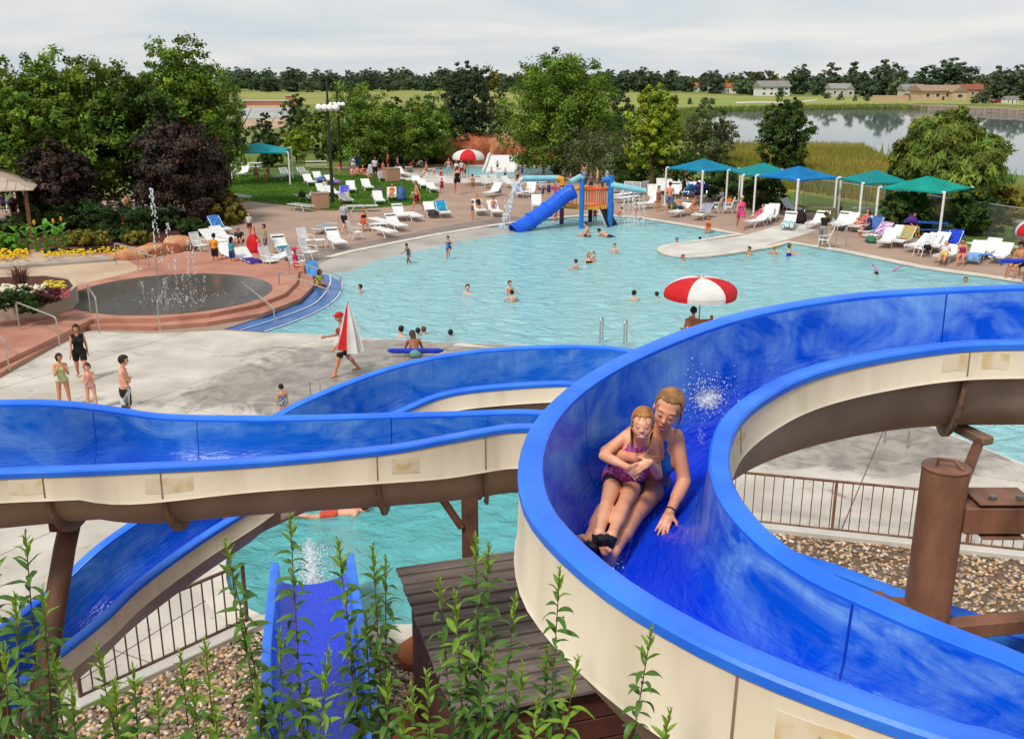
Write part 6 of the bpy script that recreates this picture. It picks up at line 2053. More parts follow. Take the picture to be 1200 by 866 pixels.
person('lifeguard in a black visor sitting on the wooden chair at the right edge',1195,312,None,'sit',-150,'tan','dark',[('cap',(16,16,18)),('shorts',
 (24,24,28))],H=1.75,anchor='hip',z0=1.30)
g=G(1190,303,1.7)
tag(MB().tube([(-.7,0,0),(-.6,0,0),(.6,0,0),(.7,0,0)],[.03,.08,.08,.03],8).build('rescue_tube',cloth_mat((24,60,200)),smooth=True),'blue rescue tube across the lap of the guard at the right edge',
 'rescue tube').location=(g.x,g.y-.3,1.66)
guard_chair(813,450,-260,'lifeguard chair below the big red and white umbrella, hidden by the slide rim')
person('dark haired lifeguard below the big umbrella whose crown shows over the slide rim',811,399,None,'sit',80,'tan','dark',[('trunks',(180,30,30))],
 H=1.72,anchor='hip',z0=1.3)
person('bather sitting on the left under the cyan canopy',300,206,None,'sit',-60,'tan','brown',[('trunks',(40,40,50))],H=1.7,anchor='hip',z0=.42)
person('pink skinned bather sitting on the right under the cyan canopy',315,206,None,'sit',-120,'red','brown',[('suit',(200,90,90))],H=1.65,anchor='hip',
 z0=.42,fem=True)
person('sunbather in a white towel lying behind the square bin',383,222,None,'recline',-40,'tan','red',[('dress',(214,216,222))],H=1.6,anchor='hip',z0=.40,
 fem=True)
person('person in a white shirt and black shorts standing by the back bin',440,211,184,'stand',-60,'brown','dark',[('shirt',(220,220,226)),('shorts',(24,
 24,28))])
person('bare chested man in dark red shorts standing at the back lawn edge',455,199,178,'stand',160,'red','brown',[('shorts',(150,20,30))])
person('woman in a white hat and shirt sitting at the back of the lawn',414,199,None,'sit',-60,'fair',None,[('shirt',(216,216,220)),('hat',(224,220,206)),
 ('shorts',(60,60,80))],H=1.65,anchor='hip',z0=.42,fem=True)
person('bare backed bather sitting on the ground at the lawn back',420,206,None,'sitlow',-80,'red','brown',[('trunks',(60,90,130))],H=1.7,anchor='hip',
 z0=.02)
person('bather in a dark red top reclining among the lawn group',428,205,None,'recline',-50,'tan','dark',[('suit',(160,30,40))],H=1.65,anchor='hip',z0=.3,
 fem=True)
person('woman in patterned white sitting left in the lawn group',413,206,None,'sitlow',-70,'fair','dark',[('dress',((220,200,206),(190,60,80),14))],H=1.6,
 anchor='hip',z0=.1,fem=True)
person('child in coral pink by the back bin',449,202,192,'stand',-90,'tan','brown',[('suit',(226,110,120))],child=True)
person('toddler in red at the lamp post behind the loungers',398,203,193,'stand',-90,'fair','blond',[('shirt',(214,60,60)),('shorts',(214,180,190))],child=True)
person('child in a red vest at the left side of the far pool',480,199,190,'crouch',20,'tan','red',[('shirt',(210,40,40)),('shorts',(40,40,60))],H=1.15,
 child=True)
person('sunbather on the back lounger right of the lawn',494,208,None,'recline',-160,'tan','blond',[('suit',(170,200,224))],H=1.6,anchor='hip',z0=.4,fem=True)
person('child in a red top sitting on the far pool edge',516,206,None,'sitlow',60,'tan','brown',[('suit',(210,30,40))],H=1.2,anchor='hip',z0=.05,child=True)
person('man in light blue shorts standing in front of the far pool',526,207,186,'hips',-80,'tan','grey',[('shorts',(170,184,200)),('shirt',(200,160,130))])
person('lifeguard in a white shirt and red shorts left under the far umbrella',535,209,189,'stand',-100,'tan','dark',[('shirt',(224,222,220)),('shorts',
 (190,30,36))])
person('person in a white shirt right of the far lifeguard',541,208,188,'stand',-80,'tan','dark',[('shirt',(220,210,206)),('shorts',(150,40,50))],fem=True)
person('bather in dark shorts standing at the far pool below the umbrella',545,209,191,'stand',170,'tan','dark',[('trunks',(60,40,40))])
person('boy in dark trunks standing at the foot of the white slide',583,200,189,'hips',-90,'tan','brown',[('trunks',(30,50,60))],child=True)
person('child swimming in the middle of the far pool',576,204,201,'tread',-90,'tan','dark',[],H=1.2,anchor=.55,child=True,**W)
person('child in the far pool right of the white slide',612,202,199,'tread',-60,'tan','dark',[('suit',(60,80,140))],H=1.2,anchor=.5,child=True,**W)
person('red haired bather walking into the far pool right of the slide',620,202,190,'walk',170,'red','red',[('trunks',(150,70,60))],child=True)
person('dark haired child at the right end of the far pool',637,203,198,'tread',-90,'tan','dark',[],H=1.2,anchor=.45,child=True,**W)
person('bare backed man standing among the flowers behind the splash pad',152,268,226,'walk',160,'red','dark',[('trunks',(70,60,60))])
person('person in red sitting near the pavilion behind the flowers',16,249,228,'sit',-60,'tan','dark',[('shirt',(120,30,40)),('shorts',(40,40,60))],H=1.65,
 anchor='hip',z0=.45)
person('person in a white top standing by the pavilion table',22,251,219,'stand',-90,'fair','blond',[('shirt',(206,204,200)),('shorts',(80,60,60))],fem=True)
for (px,py,top,pose,hd,sk,hr,cl,lb) in [(422,193,178,'stand',-60,'tan','dark',[('shirt',(40,60,120)),('shorts',(50,50,60))],'person in a navy shirt standing under the broad lawn tree'),
 (447,196,181,'stand',-120,'tan','brown',[('suit',(60,90,160))],'bather in a blue suit standing behind the far litter bin'),(466,199,184,'walk',-30,'red',
 'brown',[('trunks',(40,90,120))],'bare chested man walking between far bin and far pool'),(500,206,190,'walk',200,'tan','brown',[('trunks',(200,60,50))],
 'boy in red trunks at the far pool corner by the loungers'),(509,210,196,'stand',-80,'fair','blond',[('suit',(220,120,160))],'girl in a pale pink suit by the far pool coping'),
 (592,210,197,'stand',-90,'tan','dark',[('shirt',(200,200,206)),('shorts',(60,70,90))],'person in a pale shirt by the far pool behind the sprinkler'),
 (606,212,199,'sit',-60,'tan','brown',[('suit',(120,40,60))],'bather in a wine coloured suit behind the far facing lounger'),(668,222,203,'stand',-40,
 'fair','brown',[('shirt',(190,80,90)),('shorts',(50,60,80))],'woman in a rose shirt at the hedge beside the stroller'),(706,225,205,'stand',200,'tan',
 'dark',[('shirt',(214,200,120)),('shorts',(80,80,80))],'person in a pale yellow shirt behind the blue post'),(845,242,222,'stand',-100,'tan','brown',
 [('shirt',(230,230,236)),('shorts',(40,60,120))],'person in a white shirt at the deep blue canopy right post'),(984,256,238,'stand',-70,'tan','blond',
 [('suit',(40,120,130))],'woman in a teal suit between two strapped loungers'),(38,252,229,'sit',-60,'fair','brown',[('shirt',(210,80,40)),('shorts',(60,
 60,80))],'person in orange sitting right of the dark blue table'),(5,250,226,'stand',-40,'tan','dark',[('shirt',(90,60,110)),('shorts',(40,40,50))],'person in purple at the left edge under the pavilion')]:
 if pose=='sit':person(lb,px,py,None,pose,hd,sk,hr,cl,H=1.65,anchor='hip',z0=.42)
 else :person(lb,px,py,top,pose,hd,sk,hr,cl)
for (px,py,z0,sz,col,lb) in [(430,196,.0,.8,(60,90,170),'blue bag on the grass under the broad lawn tree'),(470,206,.0,.7,(210,60,60),'red bag beside the far litter bin'),
 (406,233,.0,.6,(210,190,90),'straw coloured bag between lounger and lamp post'),(445,226,.0,.5,(110,60,130),'small violet bag beside the straw hat lounger'),
 (583,226,.0,.6,(30,90,150),'blue bag beside the far facing lounger'),(905,258,.0,.6,(230,226,216),'white bag under the big white lounger'),(1020,285,
 .0,.5,(60,120,90),'green bag between the loungers nearest the pool'),(1150,300,.0,.5,(150,190,230),'pale blue bag at the floral suit woman lounger')]:
 bag(px,py,z0,sz,col,lb)
# ==== TREES, SHRUBS, FAR SHORE
def leaf_mat(name,c1,c2,transl=.34):
 m=mat(name,srgb(*c1),srgb(*c2),.7,.7,spec=.25,attr='tint',transl=transl,detail=3,lo=.3,hi=.7)
 return m
FINE=.52
def crown_mesh(name,lobes,nclump,per,leaf,m,seed,droop=0.0,up=.35,spread=.34,tintv=.35,elong=1.5,inner=.25):
 """leaf clumps spread through the outer volume of the lobes: lobes = (x,y,z,rx,ry,rz)"""
 rg=np.random.default_rng(seed)
 if leaf>.12:nclump,per,leaf,spread=int(nclump*1.5),int(per*1.75),leaf*FINE,spread*.9
 L=np.array(lobes,float)
 vol=L[:,3]*L[:,4]*L[:,5];pr=vol**.7;pr/=pr.sum()
 idx=rg.choice(len(L),nclump,p=pr)
 d=rg.normal(size=(nclump,3));d/=np.linalg.norm(d,axis=1,keepdims=True)
 rr=np.where(rg.random(nclump)<inner,rg.uniform(.25,.8,nclump),rg.uniform(.72,1.12,nclump))
 cc=L[idx,:3]+d*rr[:,None]*L[idx,3:]
 csz=(L[idx,3:].mean(1))*spread*rg.uniform(.6,1.3,nclump)
 ct=1+tintv*rg.normal(size=nclump)
 ct=np.clip(ct,.45,1.7)
 n=nclump*per
 k=np.repeat(np.arange(nclump),per)
 o=rg.normal(size=(n,3));o/=np.linalg.norm(o,axis=1,keepdims=True)
 c=cc[k]+o*(rg.random(n)**.5*csz[k])[:,None]*np.array((1,1,.75))
 nrm=o*.6+d[k]*.5+np.array((0,0,up))+rg.normal(size=(n,3))*.45
 nrm/=np.linalg.norm(nrm,axis=1,keepdims=True)
 a=np.cross(nrm,rg.normal(size=(n,3)));a[:,2]-=droop*2;a-=nrm*(a*nrm).sum(1,keepdims=True)
 a/=np.linalg.norm(a,axis=1,keepdims=True)+1e-9
 b=np.cross(nrm,a)
 s=leaf*rg.uniform(.6,1.3,n)[:,None]
 A,B=a*s*elong*.5,b*s*.5
 V=np.stack([c-A,c-A*.1+B*.85,c+A,c-A*.1-B*.85],1).reshape(-1,3)
 F=np.arange(n*4).reshape(-1,4)
 tint=(ct[k]*rg.uniform(.85,1.15,n))[:,None]*np.array((1,1,1))
 hue=rg.normal(size=nclump)[k][:,None]*np.array((.10,.0,-.05))
 T=np.clip(tint*(1+hue),.2,2.0)
 o_=np_mesh(name,V,F,m,T)
 me=o_.data
 bpy.data.objects.remove(o_)
 return me
M_bark=mat('bark',srgb(104,84,66),srgb(70,56,44),3,.9,.5,20,detail=9,stretch=(1,1,.2))
def trunk_mesh(h,r,seed,spread=1.0,forks=5,base=.0):
 rg=random.Random(seed)
 mb=MB()
 top=Vector((rg.uniform(-.1,.1)*h,rg.uniform(-.1,.1)*h,h*.62))
 mid=Vector((top.x*.4,top.y*.4,h*.3))
 mb.tube([(0,0,-.2),(0,0,.1),mid,top],[r*1.35,r,r*.75,r*.45],7)
 for k in range(forks):
  a=2*PI*k/forks+rg.uniform(-.4,.4)
  s0=mid.lerp(top,rg.uniform(0,.9))
  e_=s0+Vector((math.cos(a)*spread,math.sin(a)*spread,0))*h*rg.uniform(.18,.34)+Vector((0,0,h*rg.uniform(.15,.4)))
  m_=s0.lerp(e_,.5)+Vector((0,0,-.03*h))
  mb.tube([s0,m_,e_],[r*.42,r*.28,r*.08],5)
 return mb.mesh('trunk',M_bark,True)
def lobed(h,w,seed,n=9,z0=.25,shape='round'):
 """lobes filling a crown of height h and half width w"""
 rg=np.random.default_rng(seed)
 out=[]
 for i in range(n):
  t=(i+.5)/n
  z=h*(z0+(1-z0)*(t*.86+.06))
  if shape=='round':prof=math.sin(PI*min(1,.16+.80*t))**.7
  elif shape=='cone':prof=1.02-.92*t
  elif shape=='column':prof=.75+.25*math.sin(PI*t)
  else :prof=.5+.6*t
  a=i*2.4+rg.uniform(-.4,.4)
  rad=w*prof*.52
  s=w*(.42+.2*rg.random())*(.6+.5*prof)
  out.append((math.cos(a)*rad,math.sin(a)*rad,z,s,s,s*rg.uniform(.75,1.05)))
 return out
def tree(px,py,top,wpx,label,m,name='tree',z0=0.0,nclump=170,per=24,leaf=.30,shape='round',seed=1,crown0=.2,group=None,cat='tree',trunk=True,dy=0.0,nl=10,
 inner=.25,**kw):
 g=G(px,py,z0);g.y+=dy
 h=z_at(g,top)-z0
 depth=g.y*CP+(CAMZ-z0)*SP
 w_=wpx/2/FPX*depth
 t=empty(name,label,cat,(g.x,g.y,z0),random.uniform(0,6),group)
 link_mesh('crown',crown_mesh('crown',lobed(h,w_,seed,nl,crown0,shape),nclump,per,leaf,m,seed,inner=inner,**kw),t)
 if trunk:link_mesh('trunk',trunk_mesh(h,max(.06,.028*h),seed,forks=6),t)
 return t
L_mid=leaf_mat('leaf_mid_green',(84,110,34),(112,136,42))
L_deep=leaf_mat('leaf_deep_green',(56,80,30),(78,100,36))
L_lime=leaf_mat('leaf_lime',(124,146,34),(150,164,46))
L_plum=leaf_mat('leaf_plum',(70,54,46),(54,44,40),.12)
L_pine=leaf_mat('needle_dark',(44,62,40),(60,74,44),.1)
L_willow=leaf_mat('leaf_willow',(100,120,46),(128,142,60))
L_grey=leaf_mat('leaf_grey_green',(84,96,60),(104,112,72))
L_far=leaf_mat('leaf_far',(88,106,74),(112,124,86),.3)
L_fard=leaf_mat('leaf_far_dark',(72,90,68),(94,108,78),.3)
L_olive=leaf_mat('leaf_olive',(116,110,40),(140,128,50))
tree(30,262,88,150,'big green tree at the left edge behind the pavilion',L_mid,seed=3,nclump=300,per=30,leaf=.34,nl=14)
tree(100,258,74,130,'big green tree second from left behind the plum trees',L_mid,seed=4,nclump=300,per=30,leaf=.34,nl=14,shape='column')
tree(165,252,84,120,'big green tree between the two dark plum trees',L_deep,seed=5,nclump=260,per=28,leaf=.34,nl=12)
tree(228,246,54,132,'tallest bright green tree on the left above the right plum tree',L_mid,seed=6,nclump=320,per=30,leaf=.34,nl=15,crown0=.12)
tree(268,218,96,60,'grey green tree behind the tallest left tree',L_grey,seed=7,nclump=120,per=22)
tree(78,268,162,84,'dark plum leaved tree nearest the pavilion',L_plum,seed=8,nclump=300,per=30,leaf=.26,nl=12,crown0=.12,name='plum_tree')
tree(222,263,140,102,'larger dark plum leaved tree right of the fountain jet',L_plum,seed=9,nclump=340,per=32,leaf=.26,nl=13,crown0=.14,name='plum_tree')
tree(312,178,128,34,'small dark conifer at the left end of the lawn trees',L_pine,seed=10,shape='cone',nclump=90,per=20,crown0=.05,name='conifer')
tree(350,180,113,46,'dark green tree behind the young lime tree',L_deep,seed=11,nclump=110,per=22)
tree(348,192,152,38,'young lime green tree on the lawn beside the canopy',L_lime,seed=12,nclump=90,per=20,leaf=.26)
tree(378,190,128,40,'green tree partly behind the floodlight poles',L_mid,seed=13,nclump=110,per=22)
tree(424,197,107,92,'broad bright green tree behind the group on the lawn',L_mid,seed=14,nclump=240,per=26,nl=13)
tree(462,190,114,40,'darker green tree right behind the broad lawn tree',L_deep,seed=15,nclump=110,per=22)
tree(500,196,114,74,'leafy green tree left of the tall dark evergreen',L_mid,seed=16,nclump=200,per=26,nl=12,leaf=.32)
tree(549,190,73,62,'tall dark evergreen beside the red rocks',L_pine,seed=17,shape='column',nclump=240,per=30,crown0=.08,nl=13,leaf=.34,name='conifer')
tree(583,180,104,36,'grey green tree right of the tall dark evergreen',L_grey,seed=18,nclump=100,per=22)
tree(652,204,73,140,'largest bright green tree in the middle over the white slide',L_mid,seed=19,nclump=440,per=32,nl=18,leaf=.36,crown0=.2)
tree(722,186,100,46,'dark tree right behind the largest middle tree',L_pine,seed=20,nclump=120,per=22)
tree(765,222,100,66,'lime green tree with a bare trunk by the deep blue canopy',L_lime,seed=21,nclump=240,per=28,nl=12,leaf=.34,crown0=.22)
tree(828,196,128,66,'grey green round shrub tree at the pond shore',L_grey,seed=22,nclump=170,per=24,nl=10,crown0=.1)
tree(916,206,116,62,'dense dark tree standing before the pond',L_deep,seed=23,nclump=240,per=28,nl=12,crown0=.1)
tree(1102,258,148,122,'big weeping willow at the right beside the pond',L_willow,seed=24,nclump=620,per=44,leaf=.26,elong=4.2,droop=.9,nl=16,crown0=.08,
 name='willow_tree',spread=.30)
for (px,py,top,wd,lb,m,sd) in [(700,212,165,110,'dark rounded hedge shrub behind the play structure',L_grey,31),(740,216,178,60,'dark hedge shrub left of the lime tree trunk',
 L_deep,32),(798,224,176,70,'dark hedge shrub behind the deep blue canopy',L_deep,33),(850,234,196,56,'dark hedge shrub under the striped teal canopy',
 L_deep,34),(893,244,206,52,'dark hedge shrub behind the brown litter bin',L_deep,35),(672,205,178,50,'dark shrub behind the foot of the largest tree',
 L_deep,36),(470,196,168,46,'dark shrub between the lawn trees and the red rocks',L_deep,37),(510,192,166,40,'dark shrub left of the red rocks',L_pine,
 38),(435,196,176,40,'low dark shrub under the broad lawn tree',L_deep,39),(262,262,226,56,'olive bronze shrub at the corner of the flower bed',L_olive,
 40),(1062,272,222,60,'dark low branches left of the willow',L_deep,41),(1140,275,226,60,'dark low branches right of the willow',L_deep,42),(1175,262,
 224,50,'tan and green reeds at the right by the pond',L_olive,43),(316,196,158,34,'low shrub behind the cyan canopy',L_deep,44),(395,186,156,40,'dark shrub behind the floodlight poles',
 L_deep,45)]:
 tree(px,py,top,wd,lb,m,name='shrub',seed=sd,nclump=130,per=22,leaf=.26,crown0=.0,cat='shrub',trunk=False,nl=8,shape='round',group='dark shrubs and hedges')
far_protos=[]
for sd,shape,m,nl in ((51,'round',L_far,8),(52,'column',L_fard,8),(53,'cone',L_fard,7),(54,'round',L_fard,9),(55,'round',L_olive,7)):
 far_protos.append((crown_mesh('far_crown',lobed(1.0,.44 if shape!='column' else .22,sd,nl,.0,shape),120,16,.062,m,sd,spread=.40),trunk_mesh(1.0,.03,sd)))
def far_tree(px,py,top,kind,label,wide=1.0,group='trees beyond the field'):
 g=G(px,py)
 h=(z_at(g,top))
 t=empty('far_tree',label,'tree',(g.x,g.y,0),random.uniform(0,6),group)
 t.scale=(h*wide,h*wide,h)
 link_mesh('crown',far_protos[kind][0],t);link_mesh('trunk',far_protos[kind][1],t)
 return t
rg=random.Random(5)
for (px,top,py,kind,w_,lb) in [(938,76,111,3,1.1,'far tree just right of the big white house'),(958,88,112,3,.9,'dark far tree left of the pale gabled house'),
 (975,72,110,1,1.1,'tall slim far tree above the pale gabled house'),(997,71,110,1,1.0,'second tall slim far tree by the pale gabled house'),(1015,84,
 113,3,1.2,'rounded far tree right of the pale gabled house'),(1035,71,114,3,1.5,'large dark far tree left of the long tan house'),(1050,82,115,0,1.0,
 'medium far tree left of the long tan house'),(1076,77,112,1,1.2,'narrow far tree behind the grey gabled house'),(1108,69,112,3,1.5,'big dark far tree rising behind the long tan house'),
 (1120,74,112,3,1.2,'dark far tree right behind the long tan house'),(1143,112,122,0,1.6,'small round far tree before the red roofed house'),(1152,87,
 112,0,1.0,'pale far tree beside the red roofed house'),(1168,78,117,3,1.2,'dark far tree over the red car'),(1190,77,118,3,1.4,'dark far tree at the right edge'),
 (1152,104,122,2,1.3,'small dark conifer before the red roofed house'),(899,82,112,0,.9,'far tree behind the big white house'),(915,103,114,2,1.4,'small dark conifer in front of the big white house'),
 (885,84,112,0,1.0,'far tree left of the big white house'),(865,88,110,0,1.0,'far tree beside the orange roofed white house'),(840,90,110,0,1.0,'far tree between the two small white houses'),
 (805,90,108,3,1.2,'far tree left of the first small white house'),(808,91,108,4,1.1,'yellowish far tree near the first small white house'),(753,79,108,
 3,1.3,'dark tall far tree right of the largest middle tree'),(732,83,108,3,1.2,'dark far tree behind the largest middle tree'),(783,81,108,1,1.3,'slim far tree above the lime tree'),
 (792,116,123,2,1.2,'small dark bush on the meadow left of a pair'),(808,115,123,2,1.2,'small dark bush on the meadow right of a pair'),(826,114,123,0,
 1.4,'small green bush on the meadow'),(834,115,123,0,1.4,'rightmost small green bush on the meadow'),(1062,110,118,0,1.5,'small pale far bush at the pond shore left of the tan house'),
 (985,110,118,2,1.4,'dark small far bush at the pond shore'),(969,108,116,3,1.4,'round dark far bush in front of the pale gabled house'),(1002,112,119,
 2,1.1,'tiny dark far bush on the shore lawn'),(1016,111,119,3,1.3,'round bush on the shore lawn')]:
 far_tree(px,py,top,kind,lb,w_)
places=['left of the floodlight poles','behind the floodlight poles','right of the floodlight poles','left of the tall evergreen','right of the tall evergreen',
 'behind the largest middle tree','above the lime tree','toward the white houses']
for i in range(130):
 px=262+i*4.75+rg.uniform(-2,2)
 py=rg.uniform(103.5,108.5)
 top=rg.uniform(79,93)+(2 if px>560 else 0)
 far_tree(px,py,top,rg.choice([0,0,1,3,3,3,2,4 if rg.random()<.3 else 0]),'tree of the far dark tree line '+places[min(7,int((px-262)/78))],rg.uniform(.9,
  1.5),'far tree line beyond the meadow')
for i in range(34):
 px=842+i*11.2+rg.uniform(-4,4)
 far_tree(px,rg.uniform(108,111),rg.uniform(82,95),rg.choice([0,1,3,3,0,4]),'background tree of the far row '+('behind the white houses' if px<940 else 'behind the pale gabled house' if px<1040 else 'behind the long tan house' if px<1130 else 'at the right edge'),
  rg.uniform(1.0,1.6),'far background trees behind the houses')
def house(px,py,wpx,hpx,label,wall,roof,gable=True,wing=None,two=False,heading=8):
 g=G(px,py)
 depth=g.y*CP+CAMZ*SP
 w_=wpx/FPX*depth
 h=z_at(g,py-hpx)
 wh=h*.62;dpt=w_*.6
 mw=mat('house_%02x%02x%02x'%tuple(wall),srgb(*wall),srgb(*[int(c*.93) for c in wall]),.5,.8)
 mr=mat('roof_%02x%02x%02x'%tuple(roof),srgb(*roof),srgb(*[int(c*.85) for c in roof]),1.2,.85)
 mg=mat('window_glass',(.03,.035,.04),rough=.1,spec=.6)
 t=empty('house',label,'house',(g.x,g.y,0),R(heading),'houses on the far shore')
 MB().box((0,dpt/2,wh/2),(w_,dpt,wh)).build('wall',mw,t)
 e_=w_*.05
 v=[(-w_/2-e_,-e_,wh),(w_/2+e_,-e_,wh),(w_/2+e_,dpt+e_,wh),(-w_/2-e_,dpt+e_,wh),(-w_/2-e_*(1 if gable else -3),dpt/2,h),(w_/2+e_*(1 if gable else -3),
  dpt/2,h)]
 rf=MB().add(v,[(0,1,5,4),(2,3,4,5),(1,2,5),(3,0,4),(3,2,1,0)]).build('roof',mr,t)
 MB().box((w_*.25,dpt*.55,h*.98),(w_*.05,w_*.05,h*.25)).build('chimney',mat('brick',srgb(150,90,70),rough=.9),rf)
 rows=2 if two else 1
 for r_ in range(rows):
  for k in range(4 if w_>11 else 3):
   n_=4 if w_>11 else 3
   x=-w_/2+w_*(k+.5)/n_
   zc=wh*((r_+.55)/rows)
   f_=MB().box((x,-.03,zc),(w_*.10,.08,wh*.34/rows+.25)).build('window',M_white,t)
   MB().box((x,-.06,zc),(w_*.085,.06,wh*.30/rows+.15)).build('pane',mg,f_)
 MB().box((w_*.02,-.04,wh*.22),(w_*.06,.06,wh*.42/rows)).build('door',mat('door_paint',srgb(110,60,46),rough=.6),t)
 if wing:
  s_=wing
  MB().box((s_*w_*.32,-dpt*.15,wh*.45),(w_*.36,dpt*.32,wh*.9)).build('wing_wall',mw,t)
  x0,x1=s_*w_*.32-w_*.21,s_*w_*.32+w_*.21
  y0,y1=-dpt*.34,dpt*.3
  xm=(x0+x1)/2
  MB().add([(x0,y0,wh*.9),(x1,y0,wh*.9),(xm,y0,h*.93),(x0,y1,wh*.9),(x1,y1,wh*.9),(xm,y1,h*.93)],[(0,2,5,3),(1,4,5,2),(0,1,2)]).build('wing_roof',mr,t)
  f_=MB().box((xm,-dpt*.31-.03,wh*.5),(w_*.14,.08,wh*.35)).build('window',M_white,t)
  MB().box((xm,-dpt*.31-.07,wh*.5),(w_*.12,.06,wh*.3)).build('pane',mg,f_)
 return t
house(824,108,24,11,'small white house with an orange roof left of another',(226,222,214),(176,104,72),wing=1)
house(853,110,18,12,'small white house with an orange roof nearer the big white house',(230,226,218),(180,96,62),wing=1)
house(908,113,36,18,'big white two storey house with a grey roof on the far shore',(222,222,216),(140,136,132),two=True,wing=None)
house(986,114,26,16,'pale gabled house half hidden by dark trees on the far shore',(196,192,182),(150,150,146),wing=1)
house(1071,116,26,17,'grey gabled house between far trees left of the long tan house',(190,178,166),(140,140,142),wing=-1)
house(1104,118,50,18,'long tan house with a brown roof on the far shore',(206,176,146),(160,134,112),wing=1,gable=True)
house(1143,115,34,16,'tan house with a red roof on the far shore',(190,164,138),(150,86,66),wing=1)
house(1186,122,16,9,'small white shed at the right end of the far shore',(214,212,206),(130,126,120))
for (x0,x1,y,h_,col,lb) in [(1022,1066,119,2.0,(190,158,132),'tan board fence on the far shore left of the long tan house')]:
 a,b=G(x0,y),G(x1,y+.4);d=b-a
 t=empty('board_fence',lb,'fence',(a.x,a.y,0),math.atan2(d.y,d.x))
 me=MB().box((.65,0,h_/2),(1.26,.05,h_)).mesh('fence_panel',mat('fence_board',srgb(*col),srgb(*[int(c*.9) for c in col]),.6,.9))
 for i in range(int(d.length/1.3)):
  o=link_mesh('panel',me,t);o.location=(i*1.3,0,random.uniform(-.06,.06))
a,b=G(1060,125.5),G(1330,138);d=b-a
t=empty('stone_bank','pale low stone wall along the far pond bank at the right','wall',(a.x,a.y,0),math.atan2(d.y,d.x))
mm_=mat('bank_stone',srgb(178,158,138),srgb(140,124,108),.8,.9)
me=MB().box((1.4,0,.1),(2.76,.8,1.5),bev=.15).mesh('bank_block',mm_)
for i in range(int(d.length/2.8)):
 o=link_mesh('stone',me,t);o.location=(i*2.8,random.uniform(-.2,.2),random.uniform(-.15,.1))
g=G(1170,121.5)
t=empty('parked_car','small red car parked on the far shore under dark trees','car',(g.x,g.y,0),R(6))
mc=mat('red_paint',(.35,.01,.015),rough=.3,coat=.6)
MB().box((0,0,.62),(4.3,1.75,.62),bev=.15).build('body',mc,t);MB().box((-.15,0,1.15),(2.2,1.55,.55),bev=.2).build('cabin',MATS['window_glass'],t)
for x in (-1.3,1.35):
 for y in (-.85,.85):
  MB().lathe([(.32,-.1),(.32,.1)],n=14).build('wheel',M_dark,t).matrix_local=Matrix.Translation((x,y,.32))@Matrix.Rotation(PI/2,4,'X')
for (x,y,w_,hp_,lb) in [(318,124,66,5,'long low brick wall building left beyond the lot'),(340,121,10,8,'slim brick pillar beside the far lot')]:
 g=G(x,y);dp=g.y*CP+CAMZ*SP;ww=w_/FPX*dp;hh=hp_/FPX*dp
 t=empty('brick_building',lb,'building',(g.x,g.y,0),0)
 MB().box((0,2,hh/2),(ww,4,hh)).build('wall',mat('far_brick',srgb(170,116,88),srgb(150,100,76),.3,.9),t);MB().box((0,2,hh+.1),(ww*1.02,4.4,.3)).build('roof',
  mat('far_roof',srgb(180,176,170),rough=.9),t)
def blades(name,pts,h,w_,m,label=None):
 V,F,T=[],[],[]
 n=len(pts)
 P0=np.array(pts,float)
 a=RNG.uniform(0,PI,n)
 hh=h*RNG.uniform(.55,1.25,n)
 dx,dy=np.cos(a)*w_,np.sin(a)*w_
 ln=RNG.normal(size=(n,2))*hh[:,None]*.16
 z=P0[:,2]
 v=np.stack([np.stack([P0[:,0]-dx,P0[:,1]-dy,z],1),np.stack([P0[:,0]+dx,P0[:,1]+dy,z],1),np.stack([P0[:,0]+ln[:,0]+dx*.3,P0[:,1]+ln[:,1]+dy*.3,z+hh],1),
  np.stack([P0[:,0]+ln[:,0]-dx*.3,P0[:,1]+ln[:,1]-dy*.3,z+hh],1)],1).reshape(-1,3)
 T=RNG.uniform(.6,1.35,(n,1))*np.ones((1,3))
 o=np_mesh(name,v,np.arange(n*4).reshape(-1,4),m,T)
 o['kind']='stuff'
 return o
M_reed=mat('reed',srgb(86,112,44),srgb(120,126,56),.05,.8,attr='tint',transl=.2)
M_straw=mat('straw_grass',srgb(122,126,44),srgb(160,146,70),.08,.85,attr='tint',transl=.2)
pts=[]
nP_=len(POND)
for i in range(nP_):
 a,b=Vector(POND[i]),Vector(POND[(i+1)%nP_])
 L=(b-a).length
 near=a.y<130
 far_left=a.y>135 and a.x<112
 for _ in range(int(L*(10 if near else 26 if far_left else 3))):
  p=a.lerp(b,random.random())
  if near and random.random()<.85:continue
  wdt=4 if far_left else 1.2
  pts.append((p.x+random.gauss(0,wdt*.5),p.y+random.gauss(0,wdt*.4),-.4))
blades('pond_reeds',pts,1.3,.10,M_reed)
mead=px_poly([(845,210),(1000,235),(1180,263),(1400,288),(1400,258),(1180,224),(1040,191),(1010,174),(930,173),(862,173),(835,182)])
pts=[]
while len(pts)<42000:
 x,y=random.uniform(20,66),random.uniform(54,124)
 if in_poly(x,y,mead):pts.append((x,y,0.0))
blades('meadow_tall_grass',pts,.75,.035,M_straw)
pts=[]
while len(pts)<30000:
 x,y=random.uniform(-24,-5),random.uniform(56,86)
 if in_poly(x,y,LAWN):pts.append((x,y,0.01))
blades('lawn_blades',pts,.10,.03,mat('lawn_blade',srgb(72,116,28),srgb(96,140,38),.3,.8,attr='tint',transl=.2))
